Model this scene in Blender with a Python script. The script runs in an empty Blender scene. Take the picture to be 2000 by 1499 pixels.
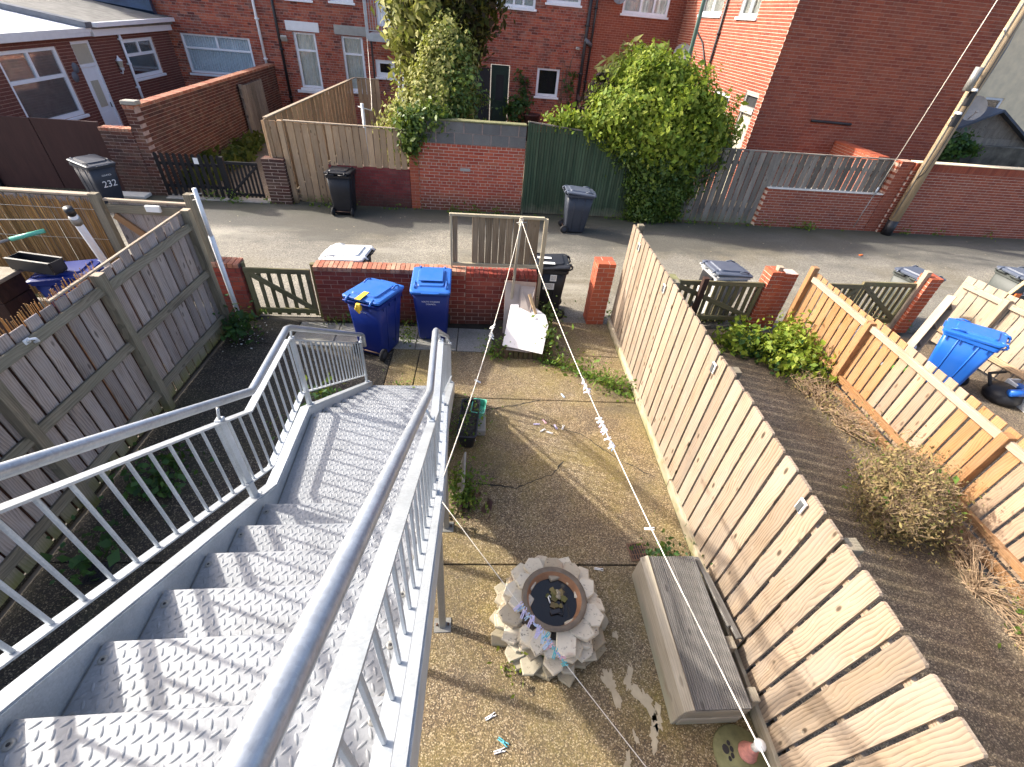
import bpy, bmesh, math, random
import numpy as np
from mathutils import Vector, Matrix, noise

random.seed(7)
rng = np.random.default_rng(7)
scene = bpy.context.scene
col = scene.collection
PI = math.pi
R_ = math.radians

# ------------------------------------------------------------------ camera
CAM_H = 4.3
cam_data = bpy.data.cameras.new('camera')
cam_data.sensor_width = 36.0
cam_data.lens = 15.949
cam_data.clip_start = 0.02
cam_data.clip_end = 600
cam = bpy.data.objects.new('camera', cam_data)
col.objects.link(cam)
CR = Matrix(((0.99661, 0.03436, 0.07480), (-0.03572, -0.63746, 0.76966), (0.07413, -0.76972, -0.63405)))
cam.matrix_world = Matrix((
    (CR[0][0], -CR[0][1], -CR[0][2], 0.0),
    (CR[1][0], -CR[1][1], -CR[1][2], 0.0),
    (CR[2][0], -CR[2][1], -CR[2][2], CAM_H),
    (0, 0, 0, 1)))
scene.camera = cam

# ------------------------------------------------------------------ light
SUN_EL = R_(33.0)
SUN_DIR = Vector((-0.953 * math.cos(SUN_EL), 0.301 * math.cos(SUN_EL), math.sin(SUN_EL)))
world = bpy.data.worlds.new('World')
scene.world = world
world.use_nodes = True
wn = world.node_tree
wn.nodes.clear()
sky = wn.nodes.new('ShaderNodeTexSky')
sky.sky_type = 'NISHITA'
sky.sun_disc = False
sky.sun_elevation = SUN_EL
sky.sun_rotation = math.atan2(SUN_DIR.x, SUN_DIR.y)
sky.air_density = 0.7
sky.dust_density = 4.0
sky.ozone_density = 0.4
bg = wn.nodes.new('ShaderNodeBackground')
bg.inputs['Strength'].default_value = 0.15
wo = wn.nodes.new('ShaderNodeOutputWorld')
wn.links.new(sky.outputs[0], bg.inputs[0])
wn.links.new(bg.outputs[0], wo.inputs[0])

sun_d = bpy.data.lights.new('sun', 'SUN')
sun_d.energy = 2.8
sun_d.angle = R_(1.4)
sun_d.color = (1.0, 0.94, 0.84)
sun = bpy.data.objects.new('sun', sun_d)
col.objects.link(sun)
sun.rotation_euler = SUN_DIR.to_track_quat('Z', 'Y').to_euler()

scene.view_settings.view_transform = 'Standard'
scene.view_settings.look = 'None'
scene.view_settings.exposure = 1.62
scene.view_settings.gamma = 1.0
scene.view_settings.use_curve_mapping = False
scene.cycles.max_bounces = 6
scene.cycles.transparent_max_bounces = 12
scene.cycles.use_denoising = True

# ------------------------------------------------------------------ frames
# the stair, the lane and everything beyond it stand square to each other but
# are turned by 2.35 degrees against the yard fences (which run along world Y)
A = R_(2.35)
def TM(u, t, z=0.0, rot=0.0):
    """frame at (u along the lane, t away from our house)"""
    return (Matrix.Rotation(A, 4, 'Z') @ Matrix.Translation((u, t, z)) @ Matrix.Rotation(rot, 4, 'Z'))
def T(u, t, z=0.0):
    return Vector((u * math.cos(A) - t * math.sin(A), u * math.sin(A) + t * math.cos(A), z))
def WM_(x, y, z=0.0, rot=0.0):
    return Matrix.Translation((x, y, z)) @ Matrix.Rotation(rot, 4, 'Z')

WORLD = {}          # world matrix of everything made so far
I4 = Matrix.Identity(4)

def place(o, M, parent=None):
    WORLD[o.name] = M.copy()
    if parent is not None:
        o.parent = parent
        o.matrix_local = WORLD[parent.name].inverted() @ M
    else:
        o.matrix_world = M
    return o

def tag(o, label=None, cat=None, group=None, kind=None):
    if label: o['label'] = label
    if cat: o['category'] = cat
    if group: o['group'] = group
    if kind: o['kind'] = kind
    return o

def thing(name, M, label, cat, group=None):
    o = bpy.data.objects.new(name, None)
    o.empty_display_size = 0.1
    col.objects.link(o)
    place(o, M)
    return tag(o, label, cat, group)

def meshobj(name, me, M, parent=None):
    o = bpy.data.objects.new(name, me)
    col.objects.link(o)
    return place(o, M, parent)

def copy_tree(o, M, parent=None):
    """a copy of a thing with copies of its parts and their sub-parts"""
    c = o.copy()
    col.objects.link(c)
    if parent is None:
        place(c, M)
    else:
        c.parent = parent
        c.matrix_local = o.matrix_local.copy()
        WORLD[c.name] = WORLD[parent.name] @ c.matrix_local
    for ch in list(o.children):
        copy_tree(ch, None, c)
    return c

# ------------------------------------------------------------------ mesh builder
class MB:
    def __init__(s):
        s.v = []; s.f = []; s.m = []; s.sm = []
    def add(s, vs, fs, mat=0, smooth=False):
        b = len(s.v)
        s.v.extend([tuple(p) for p in vs])
        for f in fs:
            s.f.append([b + i for i in f]); s.m.append(mat); s.sm.append(smooth)
        return s
    def box(s, x0, x1, y0, y1, z0, z1, mat=0, M=None):
        vs = [(x0,y0,z0),(x1,y0,z0),(x1,y1,z0),(x0,y1,z0),(x0,y0,z1),(x1,y0,z1),(x1,y1,z1),(x0,y1,z1)]
        if M is not None: vs = [M @ Vector(p) for p in vs]
        return s.add(vs, [(0,3,2,1),(4,5,6,7),(0,1,5,4),(1,2,6,5),(2,3,7,6),(3,0,4,7)], mat)
    def cbox(s, x0, x1, y0, y1, z0, z1, c=0.004, mat=0, M=None):
        """box with chamfered edges"""
        bm = bmesh.new()
        bmesh.ops.create_cube(bm, size=1.0)
        for v in bm.verts:
            v.co = Vector((x0 if v.co.x < 0 else x1, y0 if v.co.y < 0 else y1, z0 if v.co.z < 0 else z1))
        bmesh.ops.bevel(bm, geom=bm.edges[:], offset=c, segments=1, affect='EDGES')
        bm.verts.index_update()
        vs = [v.co.copy() for v in bm.verts]
        if M is not None: vs = [M @ p for p in vs]
        fs = [[v.index for v in f.verts] for f in bm.faces]
        bm.free()
        return s.add(vs, fs, mat)
    def tube(s, pts, r, n=10, mat=0, cap=True, smooth=True, closed=False):
        pts = [Vector(p) for p in pts]
        k = len(pts)
        rs = r if isinstance(r, (list, tuple)) else [r] * k
        vs = []; fs = []
        prev = None
        for i, p in enumerate(pts):
            if closed:
                d = (pts[(i+1) % k] - pts[i-1])
            else:
                d = (pts[min(i+1, k-1)] - pts[max(i-1, 0)])
            d = d.normalized() if d.length > 1e-9 else Vector((0,0,1))
            if prev is None:
                a = Vector((0,0,1)) if abs(d.z) < 0.9 else Vector((1,0,0))
                e1 = d.cross(a).normalized()
            else:
                e1 = (prev - d * prev.dot(d))
                e1 = e1.normalized() if e1.length > 1e-6 else d.orthogonal().normalized()
            prev = e1
            e2 = d.cross(e1)
            for j in range(n):
                q = 2 * PI * j / n
                vs.append(p + (e1 * math.cos(q) + e2 * math.sin(q)) * rs[i])
        kk = k if closed else k - 1
        for i in range(kk):
            i2 = (i + 1) % k
            for j in range(n):
                j2 = (j + 1) % n
                fs.append((i*n+j, i*n+j2, i2*n+j2, i2*n+j))
        if cap and not closed:
            fs.append(tuple(range(n-1, -1, -1)))
            fs.append(tuple((k-1)*n + j for j in range(n)))
        return s.add(vs, fs, mat, smooth)
    def bar(s, p0, p1, w, d, up=(0,0,1), mat=0):
        """rectangular section w (sideways) x d (along up) from p0 to p1"""
        p0 = Vector(p0); p1 = Vector(p1)
        a = (p1 - p0).normalized()
        u = Vector(up); u = (u - a * u.dot(a)).normalized()
        x = a.cross(u)
        vs = []
        for p in (p0, p1):
            for (i, j) in ((-1,-1),(1,-1),(1,1),(-1,1)):
                vs.append(p + x * (i*w/2) + u * (j*d/2))
        return s.add(vs, [(0,1,2,3),(7,6,5,4),(0,4,5,1),(1,5,6,2),(2,6,7,3),(3,7,4,0)], mat)
    def path(s, pts, w, d, up=(0,0,1), mat=0):
        """rectangular section swept along a polyline lying in a vertical plane (mitred)"""
        pts = [Vector(p) for p in pts]; k = len(pts)
        vs = []
        side = None
        for i, p in enumerate(pts):
            d0 = (pts[i] - pts[i-1]).normalized() if i > 0 else None
            d1 = (pts[i+1] - pts[i]).normalized() if i < k-1 else None
            if d0 is None: t = d1; sc = 1.0
            elif d1 is None: t = d0; sc = 1.0
            else:
                t = (d0 + d1).normalized(); sc = 1.0 / max(0.5, t.dot(d0))
            u = Vector(up)
            if side is None: side = t.cross(u).normalized()
            n = side.cross(t).normalized()
            for (a, b) in ((-1,-1),(1,-1),(1,1),(-1,1)):
                vs.append(p + side*(a*w/2) + n*(b*d/2*sc))
        fs = [(0,1,2,3), tuple((k-1)*4+j for j in (3,2,1,0))]
        for i in range(k-1):
            for j in range(4):
                j2 = (j+1) % 4
                fs.append((i*4+j, (i+1)*4+j, (i+1)*4+j2, i*4+j2))
        return s.add(vs, fs, mat)
    def lathe(s, prof, n=24, mat=0, smooth=True, c=(0,0,0), jit=0.0):
        vs = []; fs = []
        for (r, z) in prof:
            for j in range(n):
                q = 2*PI*j/n
                rr = r * (1 + (random.uniform(-jit, jit) if jit else 0))
                vs.append((c[0]+rr*math.cos(q), c[1]+rr*math.sin(q), c[2]+z))
        for i in range(len(prof)-1):
            for j in range(n):
                j2 = (j+1) % n
                fs.append((i*n+j, i*n+j2, (i+1)*n+j2, (i+1)*n+j))
        return s.add(vs, fs, mat, smooth)
    def prism(s, poly, z0, z1, mat=0, M=None):
        n = len(poly)
        vs = [(x, y, z0) for x, y in poly] + [(x, y, z1) for x, y in poly]
        if M is not None: vs = [M @ Vector(p) for p in vs]
        fs = [tuple(range(n-1, -1, -1)), tuple(range(n, 2*n))]
        for i in range(n):
            j = (i+1) % n
            fs.append((i, j, n+j, n+i))
        return s.add(vs, fs, mat)
    def loft(s, rings, mat=0, cap0=True, cap1=True, smooth=False):
        n = len(rings[0]); vs = [p for r in rings for p in r]; fs = []
        for i in range(len(rings)-1):
            for j in range(n):
                j2 = (j+1) % n
                fs.append((i*n+j, i*n+j2, (i+1)*n+j2, (i+1)*n+j))
        if cap0: fs.append(tuple(range(n-1, -1, -1)))
        if cap1: fs.append(tuple((len(rings)-1)*n + j for j in range(n)))
        return s.add(vs, fs, mat, smooth)
    def mesh(s, name, mats):
        me = bpy.data.meshes.new(name)
        me.from_pydata(s.v, [], s.f)
        for m in (mats if isinstance(mats, (list, tuple)) else [mats]):
            me.materials.append(m)
        me.polygons.foreach_set('material_index', s.m)
        me.polygons.foreach_set('use_smooth', s.sm)
        me.update()
        return me
    def build(s, name, mats, parent=None, M=None):
        me = s.mesh(name, mats)
        if M is None: M = WORLD[parent.name] if parent is not None else I4
        return meshobj(name, me, M, parent)

def rrect(w, d, r, n=4, cx=0, cy=0):
    """rounded rectangle outline"""
    out = []
    for (sx, sy, a0) in ((1,1,0),(-1,1,90),(-1,-1,180),(1,-1,270)):
        for k in range(n+1):
            a = R_(a0 + 90*k/n)
            out.append((cx + sx*(w/2-r) + r*math.cos(a), cy + sy*(d/2-r) + r*math.sin(a)))
    return out

# ------------------------------------------------------------------ materials
def new_mat(name):
    m = bpy.data.materials.new(name)
    m.use_nodes = True
    nt = m.node_tree
    nt.nodes.clear()
    out = nt.nodes.new('ShaderNodeOutputMaterial')
    p = nt.nodes.new('ShaderNodeBsdfPrincipled')
    nt.links.new(p.outputs[0], out.inputs[0])
    return m, nt, p, out

class NG:
    """terse node-graph helper"""
    def __init__(s, nt): s.nt = nt
    def n(s, typ, **kw):
        x = s.nt.nodes.new('ShaderNode' + typ)
        for k, v in kw.items():
            if k in x.inputs: 
                if hasattr(v, 'is_output'): s.nt.links.new(v, x.inputs[k])
                else: x.inputs[k].default_value = v
            else: setattr(x, k, v)
        return x
    def l(s, a, b): s.nt.links.new(a, b)
    def math(s, op, a, b=None, c=None, clamp=False):
        x = s.nt.nodes.new('ShaderNodeMath'); x.operation = op; x.use_clamp = clamp
        for i, v in enumerate((a, b, c)):
            if v is None: continue
            if hasattr(v, 'is_output'): s.l(v, x.inputs[i])
            else: x.inputs[i].default_value = v
        return x.outputs[0]
    def vmath(s, op, a, b=None):
        x = s.nt.nodes.new('ShaderNodeVectorMath'); x.operation = op
        for i, v in enumerate((a, b)):
            if v is None: continue
            if hasattr(v, 'is_output'): s.l(v, x.inputs[i])
            else: x.inputs[i].default_value = v
        return x.outputs[0]
    def mix(s, fac, a, b, mode='MIX'):
        x = s.nt.nodes.new('ShaderNodeMix'); x.data_type = 'RGBA'; x.blend_type = mode
        for sock, v in ((x.inputs[0], fac), (x.inputs[6], a), (x.inputs[7], b)):
            if hasattr(v, 'is_output'): s.l(v, sock)
            else: sock.default_value = v if not isinstance(v, tuple) or len(v) == 4 else (*v, 1)
        return x.outputs[2]
    def ramp(s, fac, stops, interp='LINEAR'):
        x = s.nt.nodes.new('ShaderNodeValToRGB'); x.color_ramp.interpolation = interp
        el = x.color_ramp.elements
        while len(el) < len(stops): el.new(0.5)
        for e, (p, c) in zip(el, stops):
            e.position = p
            e.color = (*c, 1) if isinstance(c, tuple) and len(c) == 3 else (c if isinstance(c, tuple) else (c, c, c, 1))
        s.l(fac, x.inputs[0])
        return x.outputs[0]
    def noise(s, vec, scale, detail=4, rough=0.55, dist=0.0):
        x = s.n('TexNoise')
        x.inputs['Scale'].default_value = scale; x.inputs['Detail'].default_value = detail
        x.inputs['Roughness'].default_value = rough; x.inputs['Distortion'].default_value = dist
        if vec is not None: s.l(vec, x.inputs['Vector'])
        return x.outputs[0]
    def voro(s, vec, scale, feature='F1', out='Distance'):
        x = s.n('TexVoronoi', feature=feature)
        x.inputs['Scale'].default_value = scale
        if vec is not None: s.l(vec, x.inputs['Vector'])
        return x.outputs[out]
    def pos(s): return s.n('NewGeometry').outputs['Position']
    def obj(s): return s.n('TexCoord').outputs['Object']
    def rand(s):
        a = s.n('ObjectInfo').outputs['Random']; b = s.n('NewGeometry').outputs['Random Per Island']
        return s.math('FRACT', s.math('ADD', a, s.math('MULTIPLY', b, 7.31)))
    def bump(s, p, h, strength=0.3, dist=0.01):
        b = s.n('Bump'); b.inputs['Strength'].default_value = strength; b.inputs['Distance'].default_value = dist
        s.l(h, b.inputs['Height']); s.l(b.outputs[0], p.inputs['Normal'])
    def xyz(s, v):
        x = s.n('SeparateXYZ'); s.l(v, x.inputs[0]); return x.outputs
    def scale(s, v, sc):
        return s.vmath('MULTIPLY', v, sc)

def plain(name, c, rough=0.6, metal=0.0, var=0.0, nscale=6.0, bump=0.0, spec=0.5):
    m, nt, p, o = new_mat(name); g = NG(nt)
    p.inputs['Roughness'].default_value = rough; p.inputs['Metallic'].default_value = metal
    p.inputs['Specular IOR Level'].default_value = spec
    f = g.noise(g.pos(), nscale, 5, 0.6)
    lo = tuple(x * (1 - var) for x in c); hi = tuple(min(1, x * (1 + var)) for x in c)
    p.inputs['Base Color'].default_value = (*c, 1)
    g.l(g.ramp(f, [(0.3, lo), (0.7, hi)]), p.inputs['Base Color'])
    if bump: g.bump(p, g.noise(g.pos(), nscale * 12, 4), bump, 0.004)
    return m

def brick_mat(name, cols, pale=0.0, soot=0.0, pale_col=(0.5, 0.42, 0.36), rough=0.88, foot=0.0):
    m, nt, p, o = new_mat(name); g = NG(nt)
    p.inputs['Roughness'].default_value = rough
    p.inputs['Specular IOR Level'].default_value = 0.25
    r = g.rand(); P = g.pos()
    n = len(cols)
    c = g.ramp(r, [(i / (n - 1) if n > 1 else 0, k) for i, k in enumerate(cols)])
    fine = g.noise(P, 60, 5, 0.7)
    c = g.mix(0.55, c, g.ramp(fine, [(0.25, 0.35), (0.75, 1.0)]), 'MULTIPLY')
    if pale:
        w = g.math('MULTIPLY', g.ramp(g.noise(P, 3.2, 6, 0.72), [(0.5, 0.0), (0.72, 1.0)]), pale)
        c = g.mix(w, c, pale_col)
    if soot:
        w = g.math('MULTIPLY', g.ramp(g.noise(g.scale(P, (1, 1, 0.6)), 1.1, 5, 0.65), [(0.48, 0.0), (0.7, 1.0)]), soot)
        c = g.mix(w, c, (0.035, 0.025, 0.025))
    if foot:
        z = g.xyz(P)[2]
        w = g.math('MULTIPLY', g.math('SUBTRACT', 1.0, g.math('DIVIDE', g.math('ADD', z, g.math('MULTIPLY', g.noise(P, 4), -0.35)), 0.3), clamp=True), foot)
        c = g.mix(w, c, (0.05, 0.045, 0.03))
    g.l(c, p.inputs['Base Color'])
    g.bump(p, g.noise(P, 90, 5, 0.7), 0.5, 0.004)
    return m

def wood_mat(name, light, dark, grey=None, greyamt=0.5, moss=None, mossz=0.35, knots=1.0, ring=1.0, rough=0.85, var=0.25, speck=0.0, top=None):
    """planks have their length along local Z, their width along local X"""
    m, nt, p, o = new_mat(name); g = NG(nt)
    p.inputs['Roughness'].default_value = rough
    p.inputs['Specular IOR Level'].default_value = 0.2
    r = g.rand(); P = g.pos()
    off = g.n('CombineXYZ'); g.l(g.math('MULTIPLY', r, 37.0), off.inputs[0]); g.l(g.math('MULTIPLY', r, 91.0), off.inputs[2])
    q = g.vmath('ADD', g.obj(), off.outputs[0])
    warp = g.n('TexNoise'); warp.inputs['Scale'].default_value = 2.2; warp.inputs['Detail'].default_value = 2
    g.l(g.scale(q, (1.6, 1.6, 0.7)), warp.inputs['Vector'])
    qq = g.vmath('ADD', q, g.scale(warp.outputs['Color'], (0.16, 0.16, 0.0)))
    wv = g.n('TexWave', wave_type='BANDS', bands_direction='X', wave_profile='SAW')
    wv.inputs['Scale'].default_value = 13.0; wv.inputs['Distortion'].default_value = 1.2
    wv.inputs['Detail'].default_value = 2.0; wv.inputs['Detail Scale'].default_value = 0.8
    g.l(g.scale(qq, (1, 1, 0.06)), wv.inputs['Vector'])
    fine = g.noise(g.scale(q, (55, 55, 1.6)), 2.0, 5, 0.65)
    patch = g.noise(g.scale(q, (5, 5, 1.1)), 1.6, 4, 0.6)
    f = g.math('ADD', g.math('MULTIPLY', wv.outputs['Fac'], 0.32 * ring), g.math('ADD', g.math('MULTIPLY', fine, 0.45), g.math('MULTIPLY', patch, 0.5)))
    c = g.ramp(f, [(0.40, dark), (0.68, light), (0.92, tuple(min(1, x * 1.2) for x in light))])
    if grey is not None:
        gm = g.math('MULTIPLY', g.ramp(g.noise(g.scale(q, (3, 3, 0.8)), 1.3, 5, 0.7), [(0.35, 0.0), (0.68, 1.0)]), greyamt)
        c = g.mix(gm, c, grey)
    if knots:
        v = g.n('TexVoronoi', feature='F1'); v.inputs['Scale'].default_value = 1.0; v.inputs['Randomness'].default_value = 1.0
        g.l(g.scale(q, (8.5, 3.0, 3.3)), v.inputs['Vector'])
        k = g.ramp(v.outputs['Distance'], [(0.05, 1.0), (0.10, 0.85), (0.15, 0.12), (0.26, 0.0)])
        kk = g.math('MULTIPLY', k, 0.75 * knots)
        c = g.mix(kk, c, tuple(x * 0.38 for x in dark))
        halo = g.ramp(v.outputs['Distance'], [(0.1, 0.0), (0.19, 0.8), (0.34, 0.0)])
        c = g.mix(g.math('MULTIPLY', halo, 0.30 * knots), c, tuple(min(1, x * 1.35) for x in light))
    if speck:
        s = g.ramp(g.noise(g.scale(q, (9, 9, 4)), 3.0, 3), [(0.66, 0.0), (0.72, 1.0)])
        c = g.mix(g.math('MULTIPLY', s, speck), c, (0.6, 0.55, 0.45))
    br = g.math('ADD', 1.0 - var, g.math('MULTIPLY', g.math('FRACT', g.math('MULTIPLY', r, 13.7)), 2 * var))
    bc = g.n('CombineColor'); [g.l(br, bc.inputs[i]) for i in range(3)]
    c = g.mix(1.0, c, bc.outputs[0], 'MULTIPLY')
    if moss is not None:
        z = g.xyz(P)[2]
        w = g.math('SUBTRACT', 1.0, g.math('DIVIDE', g.math('ADD', z, g.math('MULTIPLY', g.math('SUBTRACT', g.noise(P, 5), 0.5), 0.4)), mossz), clamp=True)
        c = g.mix(g.math('MULTIPLY', w, 0.8), c, moss)
    if top is not None:
        w = g.ramp(g.noise(P, 2.5, 5, 0.7), [(0.45, 0.0), (0.7, 0.8)])
        c = g.mix(w, c, top)
    g.l(c, p.inputs['Base Color'])
    g.bump(p, g.math('ADD', fine, g.math('MULTIPLY', wv.outputs['Fac'], 0.4 * ring)), 0.35, 0.004)
    return m

def leaf_mat(name, cols, gloss=0.35, trans=0.3):
    m, nt, p, o = new_mat(name); g = NG(nt)
    r = g.n('NewGeometry').outputs['Random Per Island']
    n = len(cols)
    c = g.ramp(r, [(i / (n - 1), k) for i, k in enumerate(cols)])
    big = g.noise(g.pos(), 2.6, 3)
    c = g.mix(0.5, c, g.ramp(big, [(0.3, 0.55), (0.7, 1.0)]), 'MULTIPLY')
    g.l(c, p.inputs['Base Color'])
    p.inputs['Roughness'].default_value = 1 - gloss
    p.inputs['Specular IOR Level'].default_value = 0.35
    tr = g.n('BsdfTranslucent'); g.l(g.mix(0.5, c, (0.25, 0.3, 0.03)), tr.inputs[0])
    mx = g.n('MixShader'); mx.inputs[0].default_value = trans
    g.l(p.outputs[0], mx.inputs[1]); g.l(tr.outputs[0], mx.inputs[2]); g.l(mx.outputs[0], o.inputs[0])
    return m

def galv_mat(name, c=(0.56, 0.60, 0.63), metal=0.35, rough=0.45, sc=45.0, streak=0.0):
    m, nt, p, o = new_mat(name); g = NG(nt)
    P = g.pos()
    sp = g.n('TexVoronoi', feature='F1'); sp.inputs['Scale'].default_value = sc; g.l(P, sp.inputs['Vector'])
    v = g.xyz(sp.outputs['Color'])[0]
    f = g.math('ADD', g.math('MULTIPLY', v, 0.16), g.math('MULTIPLY', g.noise(P, 4.0, 7, 0.7), 0.84))
    cc = g.ramp(f, [(0.25, tuple(x * 0.70 for x in c)), (0.75, tuple(min(1, x * 1.2) for x in c))])
    if streak:
        s = g.noise(g.scale(P, (40, 2.5, 14)), 2.0, 4, 0.7)
        cc = g.mix(g.math('MULTIPLY', g.ramp(s, [(0.5, 0.0), (0.75, 1.0)]), streak), cc, tuple(x * 0.62 for x in c))
    g.l(cc, p.inputs['Base Color'])
    p.inputs['Metallic'].default_value = metal
    rr = g.math('ADD', rough - 0.08, g.math('MULTIPLY', v, 0.06))
    g.l(rr, p.inputs['Roughness'])
    g.bump(p, g.noise(P, 120, 4), 0.10, 0.002)
    return m

def glass_mat(name, tint=(1, 1, 1), refl=0.5):
    m, nt, p, o = new_mat(name); g = NG(nt)
    nt.nodes.remove(p)
    tr = g.n('BsdfTransparent'); tr.inputs[0].default_value = (*tint, 1)
    gl = g.n('BsdfGlossy'); gl.inputs['Roughness'].default_value = 0.02
    fr = g.n('Fresnel'); fr.inputs[0].default_value = 1.5
    mx = g.n('MixShader'); g.l(g.math('ADD', g.math('MULTIPLY', fr.outputs[0], 0.75), 0.03 * refl, clamp=True), mx.inputs[0])
    g.l(tr.outputs[0], mx.inputs[1]); g.l(gl.outputs[0], mx.inputs[2]); g.l(mx.outputs[0], o.inputs[0])
    return m

def aggregate_mat(name, cols, moss=(0.16, 0.14, 0.035), mossamt=0.6, dark=(0.045, 0.04, 0.035), stone=110.0, damp=0.5, warm=(0.33, 0.25, 0.13)):
    """exposed-aggregate concrete: small pebbles, algae, damp patches"""
    m, nt, p, o = new_mat(name); g = NG(nt)
    P = g.pos()
    v = g.n('TexVoronoi', feature='F1'); v.inputs['Scale'].default_value = stone; g.l(P, v.inputs['Vector'])
    pc = g.xyz(v.outputs['Color'])[0]
    c = g.ramp(pc, [(0.0, cols[0]), (0.45, cols[1]), (0.8, cols[2]), (0.93, cols[3])])
    cell = g.ramp(v.outputs['Distance'], [(0.25, 1.0), (0.6, 0.35)])
    c = g.mix(0.6, c, cell, 'MULTIPLY')
    big = g.noise(P, 0.75, 6, 0.62, 0.4)
    mid = g.noise(P, 3.0, 6, 0.7)
    c = g.mix(g.math('MULTIPLY', g.ramp(big, [(0.40, 0.0), (0.62, 1.0)]), 0.45), c, warm, 'SOFT_LIGHT')
    w = g.math('MULTIPLY', g.ramp(g.noise(g.vmath('ADD', P, (3.1, 7.7, 0)), 1.1, 6, 0.7), [(0.42, 0.0), (0.66, 1.0)]), mossamt)
    w = g.math('MULTIPLY', w, g.ramp(g.noise(P, 25, 4, 0.7), [(0.3, 0.25), (0.65, 1.0)]))
    c = g.mix(w, c, moss)
    dk = g.math('MULTIPLY', g.ramp(g.noise(g.vmath('ADD', P, (11, 2.3, 0)), 0.9, 6, 0.66), [(0.50, 0.0), (0.70, 1.0)]), damp)
    c = g.mix(dk, c, dark)
    c = g.mix(0.5, c, g.ramp(mid, [(0.3, 0.55), (0.7, 1.0)]), 'MULTIPLY')
    g.l(c, p.inputs['Base Color'])
    p.inputs['Roughness'].default_value = 0.8
    g.bump(p, g.math('ADD', g.math('MULTIPLY', g.ramp(v.outputs['Distance'], [(0.1, 1.0), (0.6, 0.0)]), 0.6), g.math('MULTIPLY', mid, 0.6)), 0.6, 0.006)
    return m

MAT = {}
def M_(k): return MAT[k]
MAT['galv'] = galv_mat('galvanised steel', (0.42, 0.45, 0.475), 0.3, 0.45, 160)
MAT['galv_rail'] = galv_mat('galvanised handrail', (0.36, 0.385, 0.41), 0.45, 0.36, 120, 0.7)
MAT['galv_tread'] = galv_mat('galvanised tread plate', (0.265, 0.276, 0.29), 0.2, 0.58, 90)
MAT['galv_post'] = galv_mat('galvanised post', (0.26, 0.255, 0.235), 0.3, 0.5, 120)
MAT['black_metal'] = plain('black paint', (0.015, 0.015, 0.018), 0.45, 0.0, 0.3)
MAT['white_paint'] = plain('white paint', (0.72, 0.73, 0.74), 0.4, 0.0, 0.06)
MAT['upvc'] = plain('white upvc', (0.80, 0.82, 0.85), 0.3, 0.0, 0.03)
MAT['offwhite'] = plain('off white', (0.68, 0.66, 0.60), 0.6, 0.0, 0.08)
MAT['mortar_pale'] = plain('pale mortar', (0.52, 0.42, 0.35), 0.95, 0, 0.2, 12, 0.3, 0.1)
MAT['mortar_grey'] = plain('grey mortar', (0.36, 0.27, 0.235), 0.95, 0, 0.3, 9, 0.3, 0.1)
MAT['mortar_dark'] = plain('sooty mortar', (0.12, 0.09, 0.08), 0.95, 0, 0.4, 7, 0.3, 0.1)
MAT['mortar_red'] = plain('reddish mortar', (0.42, 0.27, 0.21), 0.95, 0, 0.2, 9, 0.3, 0.1)
MAT['brick_old'] = brick_mat('old red brick', [(0.32, 0.068, 0.042), (0.43, 0.100, 0.058), (0.52, 0.155, 0.085), (0.16, 0.045, 0.036), (0.47, 0.125, 0.075)], 0.5, 0.35, (0.36, 0.24, 0.19))
MAT['brick_modern'] = brick_mat('modern red brick', [(0.31, 0.078, 0.043), (0.37, 0.100, 0.054), (0.26, 0.062, 0.038), (0.34, 0.105, 0.062)], 0.18, 0.3, (0.40, 0.20, 0.14))
MAT['brick_lane'] = brick_mat('bright red lane brick', [(0.46, 0.085, 0.045), (0.53, 0.12, 0.062), (0.38, 0.068, 0.04), (0.49, 0.145, 0.075)], 0.08, 0.25, (0.42, 0.32, 0.22), foot=0.55)
MAT['brick_maroon'] = brick_mat('maroon painted brick', [(0.22, 0.042, 0.040), (0.27, 0.055, 0.05), (0.18, 0.036, 0.036)], 0.1, 0.4, foot=0.6)
MAT['brick_brown'] = brick_mat('brown brick', [(0.125, 0.045, 0.032), (0.15, 0.06, 0.042), (0.10, 0.036, 0.028), (0.13, 0.075, 0.055), (0.07, 0.028, 0.025)], 0.3, 0.5, (0.38, 0.27, 0.18), foot=0.4)
MAT['brick_ext'] = brick_mat('smooth brown brick', [(0.185, 0.066, 0.052), (0.205, 0.075, 0.056), (0.165, 0.06, 0.047)], 0.1, 0.3, (0.3, 0.19, 0.15))
MAT['brick_yard'] = brick_mat('dark red yard brick', [(0.29, 0.05, 0.034), (0.36, 0.075, 0.046), (0.22, 0.042, 0.032), (0.31, 0.075, 0.055)], 0.2, 0.35, (0.35, 0.22, 0.16), foot=0.5)
MAT['brick_cope'] = brick_mat('coping brick', [(0.42, 0.17, 0.10), (0.36, 0.12, 0.075), (0.48, 0.26, 0.17), (0.32, 0.10, 0.06)], 0.5, 0.1, (0.55, 0.42, 0.30))
MAT['brick_new'] = brick_mat('new orange red brick', [(0.42, 0.10, 0.05), (0.46, 0.12, 0.06), (0.38, 0.09, 0.05)], 0.05, 0.1)
MAT['brick_moss'] = brick_mat('mossy brick', [(0.10, 0.07, 0.045), (0.09, 0.085, 0.03), (0.13, 0.07, 0.05)], 0.1, 0.3)
MAT['block'] = brick_mat('grey concrete block', [(0.16, 0.16, 0.155), (0.20, 0.195, 0.185), (0.14, 0.14, 0.14)], 0.3, 0.35, (0.28, 0.27, 0.24))
MAT['fence_new'] = wood_mat('silvering softwood', (0.275, 0.205, 0.14), (0.10, 0.066, 0.04), (0.25, 0.22, 0.188), 0.62, None, 0.3, 1.2, 1.25, 0.8, 0.17, 0.15)
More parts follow.
